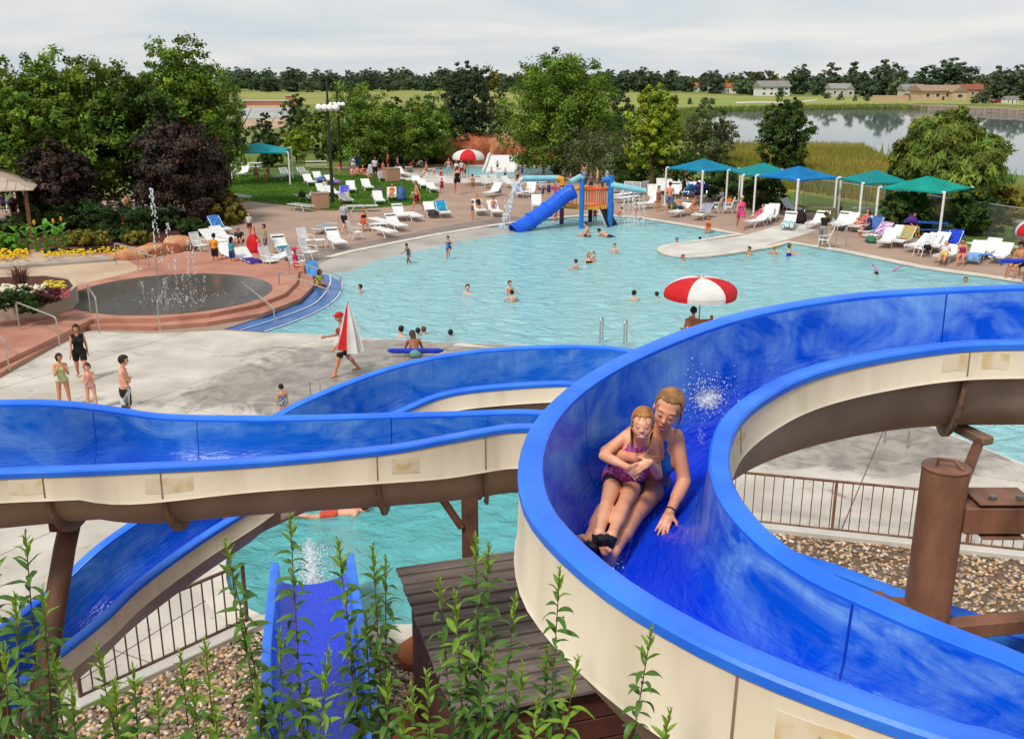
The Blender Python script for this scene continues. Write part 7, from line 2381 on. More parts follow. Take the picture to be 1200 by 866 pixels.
# ==== YOUNG SHOOTS IN THE FOREGROUND
def leaf_shape(bend,curl,fold):
 """lanceolate leaf 1 long along +x, folded on its midrib"""
 v,f=[],[]
 n=7
 for i in range(n+1):
  t=i/n
  wd=.13*math.sin(PI*t**.8)**.9+.004
  x,z=t*math.cos(bend*t),-math.sin(bend*t)*t+.12*t
  for s_ in (-1,0,1):v.append((x,s_*wd,z+abs(s_)*wd*fold+curl*.02*math.sin(9*t+s_)))
 for i in range(n):
  a=i*3
  f+=[(a,a+3,a+4,a+1),(a+1,a+4,a+5,a+2)]
 return MB().add(v,f)
def leaf_gloss(name,c1,c2,tr=.3):
 m=mat(name,srgb(*c1),srgb(*c2),30,.42,spec=.45,transl=tr,bump=.1,bscale=60)
 return m
SH_OLD=[leaf_shape(b,c,.5).mesh('leaf_mature',leaf_gloss('shoot_leaf_mature',(48,78,30),(70,100,38)),'all') for b,c in ((.5,1),(.75,-1),(1.0,.6),(.3,.4))]
SH_MID=[leaf_shape(b,c,.55).mesh('leaf_green',leaf_gloss('shoot_leaf_green',(72,112,36),(96,134,46)),'all') for b,c in ((.4,1),(.6,-1),(.85,.6))]
SH_NEW=[leaf_shape(b,c,.7).mesh('leaf_young',leaf_gloss('shoot_leaf_young',(124,162,50),(146,180,62),.4),'all') for b,c in ((.2,1),(.4,-1))]
M_stem=mat('shoot_stem',srgb(96,92,44),srgb(84,66,40),8,.7)
def shoot(tx,ty,bx,by,d,label,size=.060,bright=False,dens=1.0):
 rg=random.Random(int(tx*7+ty))
 T=P(tx,ty,d);B=P(bx,by,d-.02)
 dr=(B-T).normalized()
 if dr.z>-.2:dr=Vector((dr.x,dr.y,-.2)).normalized()
 q,L=T.copy(),0
 while q.z>hill_z(q.x,q.y) and L<5:q=q+dr*.05;L+=.05
 base=q
 t=empty('leafy_shoot',label,'plant',base,0,'young leafy shoots in the foreground')
 top=T-base
 sway=Vector((rg.uniform(-.04,.04),rg.uniform(-.03,.03),0))
 path=[Vector((0,0,-.05)),top*.33+sway,top*.66-sway*.6,top]
 cs_=[Vector(tuple(p)) for p in cr_spline([tuple(p) for p in path],10)]
 MB().tube(cs_,[.007-.0055*i/(len(cs_)-1) for i in range(len(cs_))],6).build('stem',M_stem,t,smooth=True)
 ln=[0]
 for i in range(1,len(cs_)):ln.append(ln[-1]+(cs_[i]-cs_[i-1]).length)
 tot=ln[-1]
 vis=min(tot,1.05)
 s=0.0
 k=0
 ga=rg.uniform(0,6)
 while s<vis:
  at_=tot-s
  j=max(1,next((i for i in range(1,len(ln)) if ln[i]>=at_),len(ln)-1))
  u=(at_-ln[j-1])/max(1e-6,ln[j]-ln[j-1])
  p=cs_[j-1].lerp(cs_[j],u)
  age=s/.45
  az=ga+k*2.4
  el=R(70)-min(1,age*1.4)*R(58)+rg.uniform(-.2,.2)
  if s>.12:el=R(rg.uniform(-8,38))
  sz=size*(min(1,.35+s*6) if s<.12 else rg.uniform(.85,1.25))*(1.15 if s>.5 else 1)
  src=SH_NEW if (s<.09 or (bright and s<.22)) else (SH_MID if (s<.30 or rg.random()<.25) else SH_OLD)
  o=link_mesh('leaf',rg.choice(src),t)
  o.matrix_local=Matrix.Translation(p)@Matrix.Rotation(az,4,'Z')@Matrix.Rotation(-el,4,'Y')@Matrix.Rotation(rg.uniform(-.5,.5),4,'X')@Matrix.Diagonal((sz*1.15,
   sz*1.1,sz,1))
  k+=1
  s+=(.008 if s<.07 else rg.uniform(.009,.016))/dens
 return t
for a in [(30,626,47,860,2.9,'tall shoot at the far left in front of the steel column'),(-6,640,2,860,2.8,'shoot cut by the left edge of the photo'),(62,
 764,76,880,2.9,'short bright shoot right of the tall far left shoot'),(113,758,137,870,3.0,'bright topped shoot second from the far left railing end'),
 (156,782,164,872,3.0,'short shoot in front of the lower left railing'),(211,766,222,870,3.1,'shoot on the gravel left of the exit flume'),(240,750,247,
 868,3.1,'shoot with a bright tip left of the exit flume rim'),(264,634,308,840,3.0,'tall leaning shoot left of the exit flume'),(340,604,347,850,2.9,
 'tallest shoot standing in front of the exit flume'),(396,634,418,850,3.0,'tall shoot in front of the right half of the exit flume'),(437,640,440,856,
 3.1,'tall shoot right of the exit flume rim'),(452,654,446,860,3.2,'shoot touching the tall one right of the exit flume'),(386,764,372,870,2.8,'short bright yellow green shoot inside the exit flume view'),
 (514,676,524,850,3.1,'shoot at the left side of the slatted shed roof'),(533,696,541,856,3.0,'shoot with a bright tip over the shed roof'),(557,630,559,
 856,3.0,'tallest shoot in front of the slatted shed roof'),(573,638,570,858,3.1,'second tall shoot close to the tallest over the shed roof'),(604,700,
 592,858,2.9,'shoot in front of the right part of the shed roof'),(656,668,648,850,3.0,'tall shoot in front of the cream wall of the loop'),(677,772,656,
 868,2.8,'bright shoot below the tall one at the cream wall'),(764,736,738,868,2.9,'shoot furthest right against the cream wall'),(786,832,770,900,2.8,
 'small bright shoot at the bottom right of the shoots'),(632,818,622,890,2.8,'small bright shoot below the shed roof'),(482,806,490,890,2.8,'small shoot below the shed corner'),
 (500,786,508,880,2.9,'bright shoot in the middle of the bottom edge'),(253,832,258,900,2.7,'small bright shoot at the bottom left of the exit flume'),
 (300,800,312,890,2.8,'leafy shoot at the left rim of the exit flume'),(455,792,450,890,2.8,'leafy shoot between the exit flume and the shed'),(18,700,
 26,870,2.7,'shoot low in front of the left steel column'),(50,690,60,868,2.8,'dense shoot beside the tall far left shoot'),(84,800,92,900,2.7,'low dark shoot at the bottom left corner'),
 (6,760,12,890,2.6,'low shoot in the bottom left corner of the photo'),(134,800,142,900,2.8,'low shoot below the bright topped shoot on the left'),(185,
 812,190,900,2.8,'low shoot in front of the gravel at the left railing'),(225,800,232,900,2.7,'low shoot left of the exit flume rim'),(282,724,306,880,
 3.0,'shoot just right of the leaning shoot at the flume rim'),(328,740,334,890,3.0,'shoot low in the left half of the exit flume'),(360,800,358,900,2.9,
 'low shoot in the middle of the exit flume'),(408,746,420,890,3.0,'dark shoot low at the right rim of the exit flume'),(428,720,436,880,3.1,'shoot crossing the right rim of the exit flume'),
 (470,830,474,900,2.8,'low shoot at the red boulder'),(545,760,548,880,3.0,'dark shoot low over the middle of the shed roof'),(576,770,570,890,2.9,'dark shoot low over the right of the shed roof'),
 (612,780,606,890,2.9,'shoot at the front edge of the shed roof'),(640,760,634,880,3.0,'shoot where the shed roof meets the cream wall')]:
 shoot(*a,bright='bright' in a[5])
# ==== PLANTER, FLOWER BED
PLN=px_poly([(-80,372),(0,375),(50,372),(84,363),(93,354),(88,345),(60,340),(-80,345)],.3)
pl=empty('concrete_planter','curved concrete planter full of flowers left of the splash pad','planter',(*PLN[2],.3))
mb=MB().prism([(x-PLN[2][0],y-PLN[2][1]) for x,y in PLN],0.0,.62)
mb.build('planter_wall',mat('planter_concrete',srgb(186,172,152),srgb(160,146,128),.8,.85,.2,20,detail=10),pl)
cP=Vector((sum(p[0] for p in PLN)/len(PLN),sum(p[1] for p in PLN)/len(PLN),0))
inn=[((x-cP.x)*.93+cP.x-PLN[2][0],(y-cP.y)*.86+cP.y-PLN[2][1]) for x,y in PLN]
MB().add([(*p,.628) for p in inn],[tuple(range(len(inn)))] if sum(inn[i][0]*inn[(i+1)%len(inn)][1]-inn[(i+1)%len(inn)][0]*inn[i][1] for i in range(len(inn)))>0 else [tuple(range(len(inn)))[::-1]]).build('planter_soil',
 M_mulch,pl)
def flowers(name,px0,px1,y0,y1,z,n,col,label=None,size=.07,hgt=.25,zfun=None):
 Vs,Fs,Ts=[],[],[]
 for k in range(n):
  u=random.random()
  g=G(px0+(px1-px0)*u,random.uniform(y0,y1)+(0 if zfun is None else zfun(u)),z)
  z_=g.z+hgt*random.uniform(.6,1.1)
  s=size*random.uniform(.6,1.3)
  Vs.append(ICO_VA*np.array((s,s,s*.55))*RNG.uniform(.75,1.25,(12,1))+np.array((g.x,g.y,z_)));Fs.append(ICO_FA+12*k)
  Ts.append(np.tile(np.array(srgb(*col))*random.uniform(.75,1.1),(20,1)))
 m=mat('petals',(1,1,1),rough=.7,attr='tint',transl=.15)
 return tag(np_mesh(name,np.vstack(Vs),np.vstack(Fs),m,np.vstack(Ts)),kind='stuff')
def low_plant(px,py,z,wd,ht,m,label,seed,leaf=.14,n=40,per=18,name='flower_plant'):
 g=G(px,py,z)
 t=empty(name,label,'plant',(g.x,g.y,z),0,'bedding plants')
 dp=g.y*CP+(CAMZ-z)*SP
 w_=wd/2/FPX*dp;h=ht
 lob=[(random.uniform(-.5,.5)*w_,random.uniform(-.2,.2)*w_,h*.55,w_*.55,w_*.4,h*.5) for _ in range(5)]
 link_mesh('foliage',crown_mesh('foliage',lob,n,per,leaf,m,seed),t)
 return t
L_dark=leaf_mat('leaf_dark_bed',(58,84,34),(44,66,30));L_mar=leaf_mat('leaf_maroon',(96,40,50),(70,60,40));L_bright=leaf_mat('leaf_bright_bed',(110,160,
 50),(88,140,44))
low_plant(20,356,.92,90,.5,L_dark,'dark leafy planting spilling over the concrete planter',61)
low_plant(62,356,.92,60,.5,L_mar,'maroon and green planting at the right end of the concrete planter',62)
low_plant(-20,362,.92,80,.45,L_dark,'dark planting at the left of the concrete planter',63)
low_plant(33,367,.75,34,.5,L_dark,'trailing plant hanging down the planter front',64)
flowers('white_flowers',2,56,336,346,1.2,130,(232,224,196),hgt=.1)
flowers('yellow_flowers',52,78,332,340,1.2,60,(214,190,60),hgt=.1)
flowers('pink_flowers',62,82,340,352,1.1,50,(190,90,110),hgt=.1)
g=G(26,343,.92)
fg=empty('fountain_grass','purple fountain grass tuft standing in the concrete planter','grass',(g.x,g.y,.92))
mb=MB()
for k in range(170):
 a,l_=random.uniform(0,2*PI),random.uniform(.7,1.25);r=random.uniform(.25,.85)
 p0=Vector((random.gauss(0,.08),random.gauss(0,.08),0));p1=p0+Vector((math.cos(a)*r*.35,math.sin(a)*r*.35,l_*.75));p2=p0+Vector((math.cos(a)*r,math.sin(a)*r,
  l_*.85))
 sd=Vector((-math.sin(a),math.cos(a),0))*.012
 mb.add([p0-sd,p0+sd,p1-sd,p1+sd,p2],[(0,1,3,2),(2,3,4)])
mb.build('grass_blades',mat('purple_grass',srgb(116,80,72),srgb(150,116,92),3,.8,transl=.2),fg)
BED=px_poly([(-200,322),(0,312),(60,308),(130,303),(150,300),(215,294),(236,276),(275,262),(268,250),(200,248),(80,258),(-200,272)],.02)
sheet('flower_bed',BED,.03,M_mulch)
kb=px_poly([(-200,326),(0,315.5),(60,311.5),(134,306),(134,302.5),(60,308),(0,312),(-200,322)],.32)
tag(MB().prism(kb,.0,.42).build('bed_kerb',mat('kerb_grey',srgb(170,160,148),srgb(146,138,128),1,.85,.2,20)),kind='structure')
for i,(px,py,wd,h,m,lb) in enumerate([(10,296,50,.9,L_bright,'lime leaved plant at the left of the flower bed'),(100,288,60,.7,L_olive,'olive plant right of the canna clump'),
 (140,283,60,.8,L_dark,'dark plant in the middle of the flower bed'),(165,286,44,.6,L_olive,'olive plant near the tan boulders'),(150,276,80,1.7,L_dark,
 'tall dark shrub left of the tall fountain jet'),(110,272,70,1.6,L_dark,'tall dark shrub behind the canna clump'),(190,270,50,1.2,L_dark,'dark shrub behind the fountain jets'),
 (60,274,80,1.5,L_deep,'green shrub behind the canna clump'),(0,280,60,1.1,L_deep,'green shrub at the left edge of the flower bed'),(226,275,40,.8,L_dark,
 'low dark shrub by the blue draped lounger')]):
 low_plant(px,py,.03,wd,h,m,lb,70+i,leaf=.20,n=70,per=20,name='bed_plant')
flowers('yellow_flowers',-10,34,298,308,.3,95,(240,200,20),hgt=.25,size=.09)
flowers('yellow_flowers',50,148,298,304,.3,130,(240,204,30),hgt=.25,size=.07,zfun= lambda u:3-7*u)
for i,px in enumerate((0,24,62,92,122)):
 low_plant(px,304-px*.02,.03,34,.42,L_dark,['green bedding foliage at the left end of the yellow flowers','green bedding foliage under the first yellow patch',
  'green bedding foliage in the gap of the yellow flowers','green bedding foliage amid the yellow flower band','green bedding foliage at the right end of the yellow flowers'][i],
  90+i,leaf=.16,n=40,per=16,name='bed_plant')
flowers('pale_flowers',76,172,240,258,.5,220,(214,196,190),hgt=.5,size=.10)
flowers('orange_flowers',122,142,232,242,.6,70,(220,150,40),hgt=.4,size=.11)
flowers('orange_flowers',155,170,233,240,.6,36,(220,150,40),hgt=.4,size=.11)
cl_old=leaf_shape(.5,1,.4).mesh('canna_leaf',leaf_gloss('canna_leaf',(90,150,44),(116,176,60)),'all')
for i,(px,py) in enumerate([(22,300),(34,298),(45,301),(57,297),(67,299),(76,296)]):
 g=G(px,py,.03)
 t=empty('canna_plant',['leftmost','second','third','fourth','fifth','rightmost'][i]+' bright green canna plant from the left in the flower bed clump',
  'plant',(g.x,g.y,.03),0,'canna clump')
 MB().tube([(0,0,0),(.02,0,1.5)],[.03,.012],6).build('stem',M_stem,t)
 for k in range(11):
  o=link_mesh('leaf',cl_old,t);s=random.uniform(.45,.7)
  o.matrix_local=Matrix.Translation((0,0,.15+.11*k))@Matrix.Rotation(k*2.4+i,4,'Z')@Matrix.Rotation(-R(random.uniform(35,65)),4,'Y')@Matrix.Diagonal((s,
   s*1.5,s,1))
 if i in (2,5,4):
  vv,qq=net([ell((.02,0,1.62),(.07,.07,.14),'b')],.04);np_mesh('blossom',vv,qq,cloth_mat((236,160,40)),smooth=True,parent=t)
# ==== WATER JETS, SPRAY AND FOAM
M_drop=mat('water_drops',(.86,.9,.93),rough=.12,spec=.6,transl=.35)
def drops(name,pts,label=None,cat=None,zs=1.0):
 Vs,Fs=[],[]
 for k,(p,s) in enumerate(pts):
  s3=np.array((s,s,s*random.uniform(1.0,1.9)*zs))
  Vs.append(ICO_VA*s3+np.array(tuple(p)));Fs.append(ICO_FA+12*k)
 o=np_mesh(name,np.vstack(Vs),np.vstack(Fs),M_drop,smooth=True)
 return tag(o,label,cat,kind='stuff')
def jet(px,py,top,label,drift=.5,n=90,size=.035,heading=0.0,width=.05):
 n,size=n*2,size*.48
 g=G(px,py,.31)
 h=z_at(g,top)-.31
 pts=[]
 for _ in range(n):
  t=random.random()
  up=random.random()<.55
  x=drift*(.5*t if up else .5+.5*t)
  z=h*(1-(1-(t if up else 1-t))**2)
  pts.append((g+Vector((math.cos(heading)*x+random.gauss(0,width*(.4+t)),math.sin(heading)*x+random.gauss(0,width*(.4+t)),z)),size*random.uniform(.4,1.15)))
 return drops('water_jet',pts,label,'water jet',2.2)
jet(184,318,222,'tallest thin water jet rising before the right plum tree',.25,70,.045,width=.03)
jet(198,318,262,'water jet right of the tallest one',.3,34,.04,width=.03)
jet(221,324,282,'short water jet beside the orange striped boy',.3,30,.035,width=.03)
for i,(px,py,top) in enumerate([(234,346,292),(208,336,312),(216,350,322),(226,342,318),(196,344,326),(190,352,332),(240,350,324),(168,346,330),(178,354,
 338),(205,356,338)]):
 jet(px,py,top,['misty jet in the right half of the splash pad','low jet at the back of the splash pad','low jet near the middle of the splash pad','low jet between the misty jet and the middle',
  'low jet left of the middle of the splash pad','tiny jet in the front middle of the splash pad','low jet at the right front of the splash pad','low jet in the left half of the splash pad',
  'tiny jet in the left front of the splash pad','tiny jet at the front rail of the splash pad'][i],random.uniform(-.3,.3),15,.020,random.uniform(0,6),
  .03)
pts=[]
gm=G(212,350,.31)
for _ in range(160):pts.append((gm+Vector((random.gauss(0,.8),random.gauss(0,.7),random.uniform(0,.03))),random.uniform(.006,.02)))
drops('pad_splashes',pts)
def pour(a,b,n,w_,s0,name='falling_water',label=None):
 pts=[]
 for _ in range(n):
  t=random.random()
  p=a.lerp(b,t);p.z=a.z+(b.z-a.z)*t**1.6
  pts.append((p+Vector((random.gauss(0,w_*(.3+t)),random.gauss(0,w_*(.3+t)),0)),s0*.45*random.uniform(.4,1.2)))
 return drops(name,pts,label,'water spray',5.0)
wo=Vector((pg_.x,YP,0))
pour(hp+wo,G(589,268,0),240,.10,.05,label='stream of water falling from the long aqua spout pipe')
for i,x in enumerate((730,736,742,748,754)):
 a=at_Y(x,223,YP-.8);pour(a,Vector((a.x+.1,a.y-.1,-.05)),70,.05,.035,label=['first','second','third','fourth','last'][i]+' thread of water from the left under the right spout pipe')
pts=[]
for _ in range(200):
 g=G(random.gauss(742,9),random.gauss(262,3),-.08);pts.append((g,random.uniform(.01,.03)))
drops('pool_foam',pts)
M_foam=bpy.data.materials.new('foam');M_foam.use_nodes=True
t_=M_foam.node_tree;b_=t_.nodes['Principled BSDF']
b_.inputs['Base Color'].default_value=(.86,.90,.93,1);b_.inputs['Roughness'].default_value=.35
at_=N(t_,'ShaderNodeAttribute',attribute_name='foam_amount');tcn=N(t_,'ShaderNodeTexCoord')
ns_=N(t_,'ShaderNodeTexNoise');ns_.inputs['Scale'].default_value=24;ns_.inputs['Detail'].default_value=8;ns_.inputs['Roughness'].default_value=.7;ns_.inputs['Distortion'].default_value=1.0
t_.links.new(tcn.outputs['Object'],ns_.inputs['Vector'])
ad_=N(t_,'ShaderNodeMath',operation='ADD');t_.links.new(at_.outputs['Fac'],ad_.inputs[0]);t_.links.new(ns_.outputs['Fac'],ad_.inputs[1])
mr_=N(t_,'ShaderNodeMapRange');mr_.inputs[1].default_value=.92;mr_.inputs[2].default_value=1.22;mr_.inputs[4].default_value=.92
t_.links.new(ad_.outputs[0],mr_.inputs[0]);t_.links.new(mr_.outputs[0],b_.inputs['Alpha'])
def foam_sheet(name,fn,x0,x1,y0,y1,nx,ny,dens,lim=3.0):
 """a skin of foam over a surface: fn(px, py) gives its point, dens(px, py) how thick the foam lies"""
 V,ok,D=[],[],[]
 for j in range(ny+1):
  for i in range(nx+1):
   x,y=x0+(x1-x0)*i/nx,y0+(y1-y0)*j/ny
   p=fn(x,y);ok.append(p is not None);V.append(tuple(p) if p is not None else (0,0,0));D.append(dens(x,y))
 F=[]
 for j in range(ny):
  for i in range(nx):
   q=(j*(nx+1)+i,(j+1)*(nx+1)+i,(j+1)*(nx+1)+i+1,j*(nx+1)+i+1)
   if all(ok[k] for k in q) and max((Vector(V[q[a]])-Vector(V[q[a-1]])).length for a in range(4))<lim:F.append(q)
 o=np_mesh(name,np.array(V),np.array(F),M_foam,smooth=True)
 a=o.data.attributes.new('foam_amount','FLOAT','POINT');a.data.foreach_set('value',np.array(D,np.float32))
 return tag(o,kind='stuff')
def fd(x,y):
 t=(688-y)/66
 if t<-.1:return 0
 return max(0,.68-.16*t)*math.exp(-((x-(366-5*t))/(17-5*t))**2*1.1)*(1 if t<.8 else max(0,(1.15-t)/.35))
foam_sheet('plunge_foam', lambda x,y:G(x,y,-.085+.10*max(0,fd(x,y))*random.random()),325,405,606,692,40,44,fd)
pts=[]
for _ in range(900):
 t=random.random()**1.5
 g=G(366-4*t+random.gauss(0,11),688-50*t,-.09)
 pts.append((g+Vector((0,0,abs(random.gauss(0,.10*(1-t)+.01)))),random.uniform(.004,.014)))
drops('plunge_drops',pts)
foam_sheet('pool_foam', lambda x,y:G(x,y,-.075),715,770,252,274,30,14, lambda x,y:.55*math.exp(-((x-742)/15)**2-((y-262)/5)**2))
foam_sheet('pool_foam', lambda x,y:G(x,y,-.005),575,605,262,278,20,10, lambda x,y:.5*math.exp(-((x-590)/8)**2-((y-269)/4)**2))
foam_sheet('pad_foam', lambda x,y:G(x,y,.325),165,250,330,362,36,16, lambda x,y:.36*math.exp(-((x-212)/30)**2-((y-347)/9)**2))
person('swimmer in red trunks in the plunge pool below the long flume',392,608,None,'swim',10,'fair','brown',[('trunks',(200,80,60))],H=1.6,anchor='hip',
 z0=-.22,pitch=86)
# ==== THE TWO RIDERS
A_= lambda px,py,d:np.array(tuple(P(px,py,d)))
def unit(v):return v/(np.linalg.norm(v)+1e-12)
def head_frame(fwd,up):
 f=unit(np.array(fwd,float));u=np.array(up,float);u=unit(u-f*(u@f))
 return np.stack([f,np.cross(u,f),u],1)
def head_prims(c,M,s,smile=False):
 h= lambda x,y,z:c+M@np.array((x,y,z))*s
 e= lambda x,y,z,a,b,cc,zone='head',k=.02,neg=False:ell(h(x,y,z),np.array((a,b,cc))*s,zone,M,k,neg)
 L=[e(-.012,0,.032,.096,.076,.086),e(.026,0,-.034,.064,.058,.080,k=.03),e(.056,0,-.092,.026,.030,.022,k=.025)]
 for y in (-1,1):
  L+=[e(.054,y*.034,-.038,.028,.024,.026,k=.02),e(-.002,y*.078,-.014,.016,.009,.028,'ear',.008),e(.082,y*.030,-.004,.013,.016,.009,'lid',.008)]
 L+=[e(.076,0,.018,.018,.050,.012,k=.015)]
 q=.78 if smile else .95
 L+=[cone(h(.089,0,.0),h(.089+.019*q,0,-.032),.008*s,.0112*q*s,'head',.012),e(.095,.009,-.037,.010*q,.009*q,.007,k=.008),e(.095,-.009,-.037,.010*q,.009*q,
  .007,k=.008)]
 if smile:
  L+=[e(.087,0,-.0610,.007,.026,.003,'lip',.005),e(.084,0,-.085,.008,.020,.0036,'lip',.005)]
 else :
  L+=[e(.086,0,-.064,.007,.021,.0036,'lip',.005),e(.084,0,-.073,.008,.018,.0048,'lip',.005)]
 return L
def hand_prims(wr,dirv,nrm,s,thumb_side,curl=(.3,.4),zone='hand',spread=.10):
 """palm, four jointed fingers of different length and a thumb from the side of the palm"""
 d=unit(dirv);n=unit(nrm-d*(nrm@d));sd=np.cross(n,d)*thumb_side
 L=[ell(wr+d*.045*s,np.array((.050,.036,.014))*s,zone,np.stack([d,sd,n],1),.012)]
 for q in range(4):
  off=(1.5-q)
  ln=(.072,.080,.075,.060)[q]*s
  b0=wr+d*.082*s+sd*off*.0185*s
  d1=unit(d+sd*off*spread-n*curl[0]);m=b0+d1*ln*.52
  d2=unit(d1-n*curl[1]);t_=m+d2*ln*.48
  r=(.0092,.0096,.0092,.0082)[q]*s
  L+=[cone(b0-d*.02*s,m,r*1.08,r,zone,.003),cone(m,t_,r,r*.82,zone,.003)]
 b0=wr+d*.022*s+sd*.026*s
 m=b0+unit(d*.55+sd*.8-n*.2)*.042*s;t_=m+unit(d*.85+sd*.4-n*.3)*.034*s
 L+=[cone(b0,m,.012*s,.0105*s,zone,.008),cone(m,t_,.0105*s,.0085*s,zone,.004)]
 return L
def limb(a,b,c,r,zones,k=.025,bulge=.0):
 L=[cone(a,b,r[0],r[1],zones[0],k),cone(b,c,r[1]*.98,r[2],zones[1],k*.8)]
 if bulge:
  ax=unit(c-b)
  L.append(cone(b+ax*.03,b+(c-b)*.5,r[1]*.96,r[1]*bulge,zones[1],.02))
 return L
def foot_prims(an,heel,toe,s,zone='foot'):
 L=[cone(an,heel,.032*s,.030*s,zone,.02),cone(heel,heel+(toe-heel)*.72,.030*s,.028*s,zone,.02)]
 ax=unit(toe-heel);sd=unit(np.cross(ax,an-heel))
 for q in range(5):
  o=sd*(q-2)*.0155*s
  L.append(cone(heel+(toe-heel)*.66+o*.8,toe-ax*(.012*abs(q-1))*s+o,.0145*s,(.013 if q==0 else .0095)*s,zone,.004))
 return L
def rider(label,J,s,skin,vox,face,torso_r,limb_r,smile,fem):
 pel,nk,hd=J['pelvis'],J['neck'],J['head']
 up=unit(nk-pel)
 sh_l,sh_r=J['ls'],J['rs']
 side=sh_l-sh_r;side=unit(side-up*(side@up));fwd=np.cross(side,up)
 T=np.stack([fwd,side,up],1)
 L_=np.linalg.norm(nk-pel)
 at= lambda f,l,u:pel+T@np.array((f,l,u*L_))
 tr=torso_r
 PR=[ell(pel+up*.01,np.array((.105,tr[0],.10))*s,'pelvis',T,.05),ell(at(.0,0,.34),np.array((.092,tr[1],.14))*s,'belly',T,.06),ell(at(.0,0,.68),np.array((.098,
  tr[2],.15))*s,'chest',T,.06),cone(sh_r+(sh_l-sh_r)*.16,sh_r+(sh_l-sh_r)*.84,.052*s,.052*s,'chest',.05),cone(nk-up*.03,nk+(hd-nk)*.6,.050*s,.046*s,'neck',
  .03)]
 if fem==2:PR+=[ell(at(.075,y*.066,.66),np.array((.055,.058,.058))*s,'chest',T,.035) for y in (-1,1)]
 Mh=head_frame(*face)
 PR+=head_prims(hd,Mh,s*J.get('hs',1),smile)
 r=limb_r
 for q in ('l','r'):
  PR+=limb(J[q+'h'],J[q+'k'],J[q+'a'],r[0:3],('thigh','shin'),.012,.95)
  PR+=foot_prims(J[q+'a'],J[q+'heel'],J[q+'toe'],s*.95)
  PR+=limb(J[q+'s'],J[q+'e'],J[q+'w'],r[3:6],('ua','fa'),.010,.88)
  PR+=hand_prims(J[q+'w'],J[q+'hd'],J[q+'hn'],s*.92,J[q+'th'],J.get(q+'curl',(.25,.35)))
 V,Q=net(PR,vox)
 V=relax(V,Q,1,.35)
 Nv=vnormals(V,Q)
 z,t=classify(PR,V)
 tl=(V-pel)@T;tl[:,2]/=L_
 hl=((V-hd)@Mh)/(s*J.get('hs',1))
 root=empty('person',label,'person',tuple(pel),0)
 root['label']=label
 o=Vector(tuple(pel))
 def part(name,V_,Q_,m):
  ob=np_mesh(name,V_-pel,Q_,m,smooth=True,parent=root)
  return ob
 part('body',V,Q,skin)
 return dict(V=V,Q=Q,N=Nv,z=z,t=t,tl=tl,hl=hl,part=part,Mh=Mh,hd=hd,s=s*J.get('hs',1),T=T,L=L_,pel=pel,root=root)
def wear(rd,name,mask,off,m):
 r_=shell(rd['V'],rd['Q'],rd['N'],mask,off)
 if r_ is not None:return rd['part'](name,r_[0],r_[1],m)
def tube_np(pts,r,n=6):
 mb=MB().tube([Vector(tuple(p)) for p in pts],r,n)
 return mb
def face_details(rd,hairc,browc,lip,smile):
 hd,M,s=rd['hd'],rd['Mh'],rd['s']
 h= lambda x,y,z:hd+M@np.array((x,y,z))*s-rd['pel']
 lash=mat('lash',(.09,.05,.035),rough=.7);brow=mat('brow_'+hairc,srgb(*browc),rough=.8)
 for y in (-1,1):
  tube_np([h(.090,y*.016,-.009),h(.0945,y*.027,-.0125),h(.091,y*.041,-.009)],.0016*s,5).build('eyelashes',lash,rd['root'])
  tube_np([h(.092,y*.014,.019),h(.094,y*.030,.025),h(.084,y*.047,.019)],.0022*s,5).build('eyebrow',brow,rd['root'])
 lm=mat('lips',srgb(*lip),rough=.4)
 wear(rd,'lips',rd['z']=='lip',.0012,lm)
 if smile:
  tube_np([h(.0775,-.023,-.066),h(.0865,-.011,-.0715),h(.0885,0,-.0735),h(.0865,.011,-.0715),h(.0775,.023,-.066)],.0056*s,6).build('teeth',mat('teeth',
   (.82,.80,.74),rough=.3),rd['root'])
def hair_strands(rd,name,strands,m):
 hd,M,s=rd['hd'],rd['Mh'],rd['s']
 mb=MB()
 for st_,r in strands:
  pts=[hd+M@np.array(p)*s-rd['pel'] for p in st_]
  pts=cr_spline(pts,5)
  mb.tube([Vector(tuple(p)) for p in pts],[r*s*(1-.7*i/(len(pts)-1)) for i in range(len(pts))],6)
 return mb.build(name,m,rd['root'],smooth='all')
SKW=mat('skin_woman',srgb(222,158,120),srgb(208,140,104),9,.42,spec=.45,bump=.05,bscale=120)
SKG=mat('skin_girl',srgb(230,170,132),srgb(218,152,114),9,.42,spec=.45,bump=.05,bscale=120)
JW=dict(pelvis=A_(757,567,5.80),neck=A_(774,508,5.50),head=A_(783,479,5.36),hs=.96,ls=A_(792,512,5.50),le=A_(802,564,5.50),lw=A_(785,600,5.38),rs=A_(742,
 508,5.58),re=A_(711,530,5.46),rw=A_(749,537,5.31),lh=A_(768,570,5.78),lk=A_(740,607,5.36),la=A_(719,645,5.03),rh=A_(739,566,5.78),rk=A_(709,600,5.42),
 ra=A_(692,631,5.12),lheel=A_(714,656,5.02),ltoe=A_(708,641,4.90),rheel=A_(686,640,5.10),rtoe=A_(681,628,5.0),lhd=A_(775,623,5.33)-A_(785,600,5.38),lhn=np.array((.1,
 -.2,1.0)),lth=1,lcurl=(.05,.12),rhd=A_(764,541,5.33)-A_(749,537,5.31),rhn=np.array((-.1,-.9,.3)),rth=1,rcurl=(.3,.6))
wm=rider('woman in a blue bikini holding a girl in front of her on the slide',JW,1.0,SKW,.0065,((-.30,-.93,-.16),(.22,-.10,.97)),(.150,.118,.138),(.080,
 .052,.036,.046,.038,.027),False,2)
M_bik=mat('bikini_blue',srgb(24,118,206),srgb(16,96,186),20,.6,.1,120)
tl,z,t=wm['tl'],wm['z'],wm['t']
torso=np.isin(z,('chest','belly'))
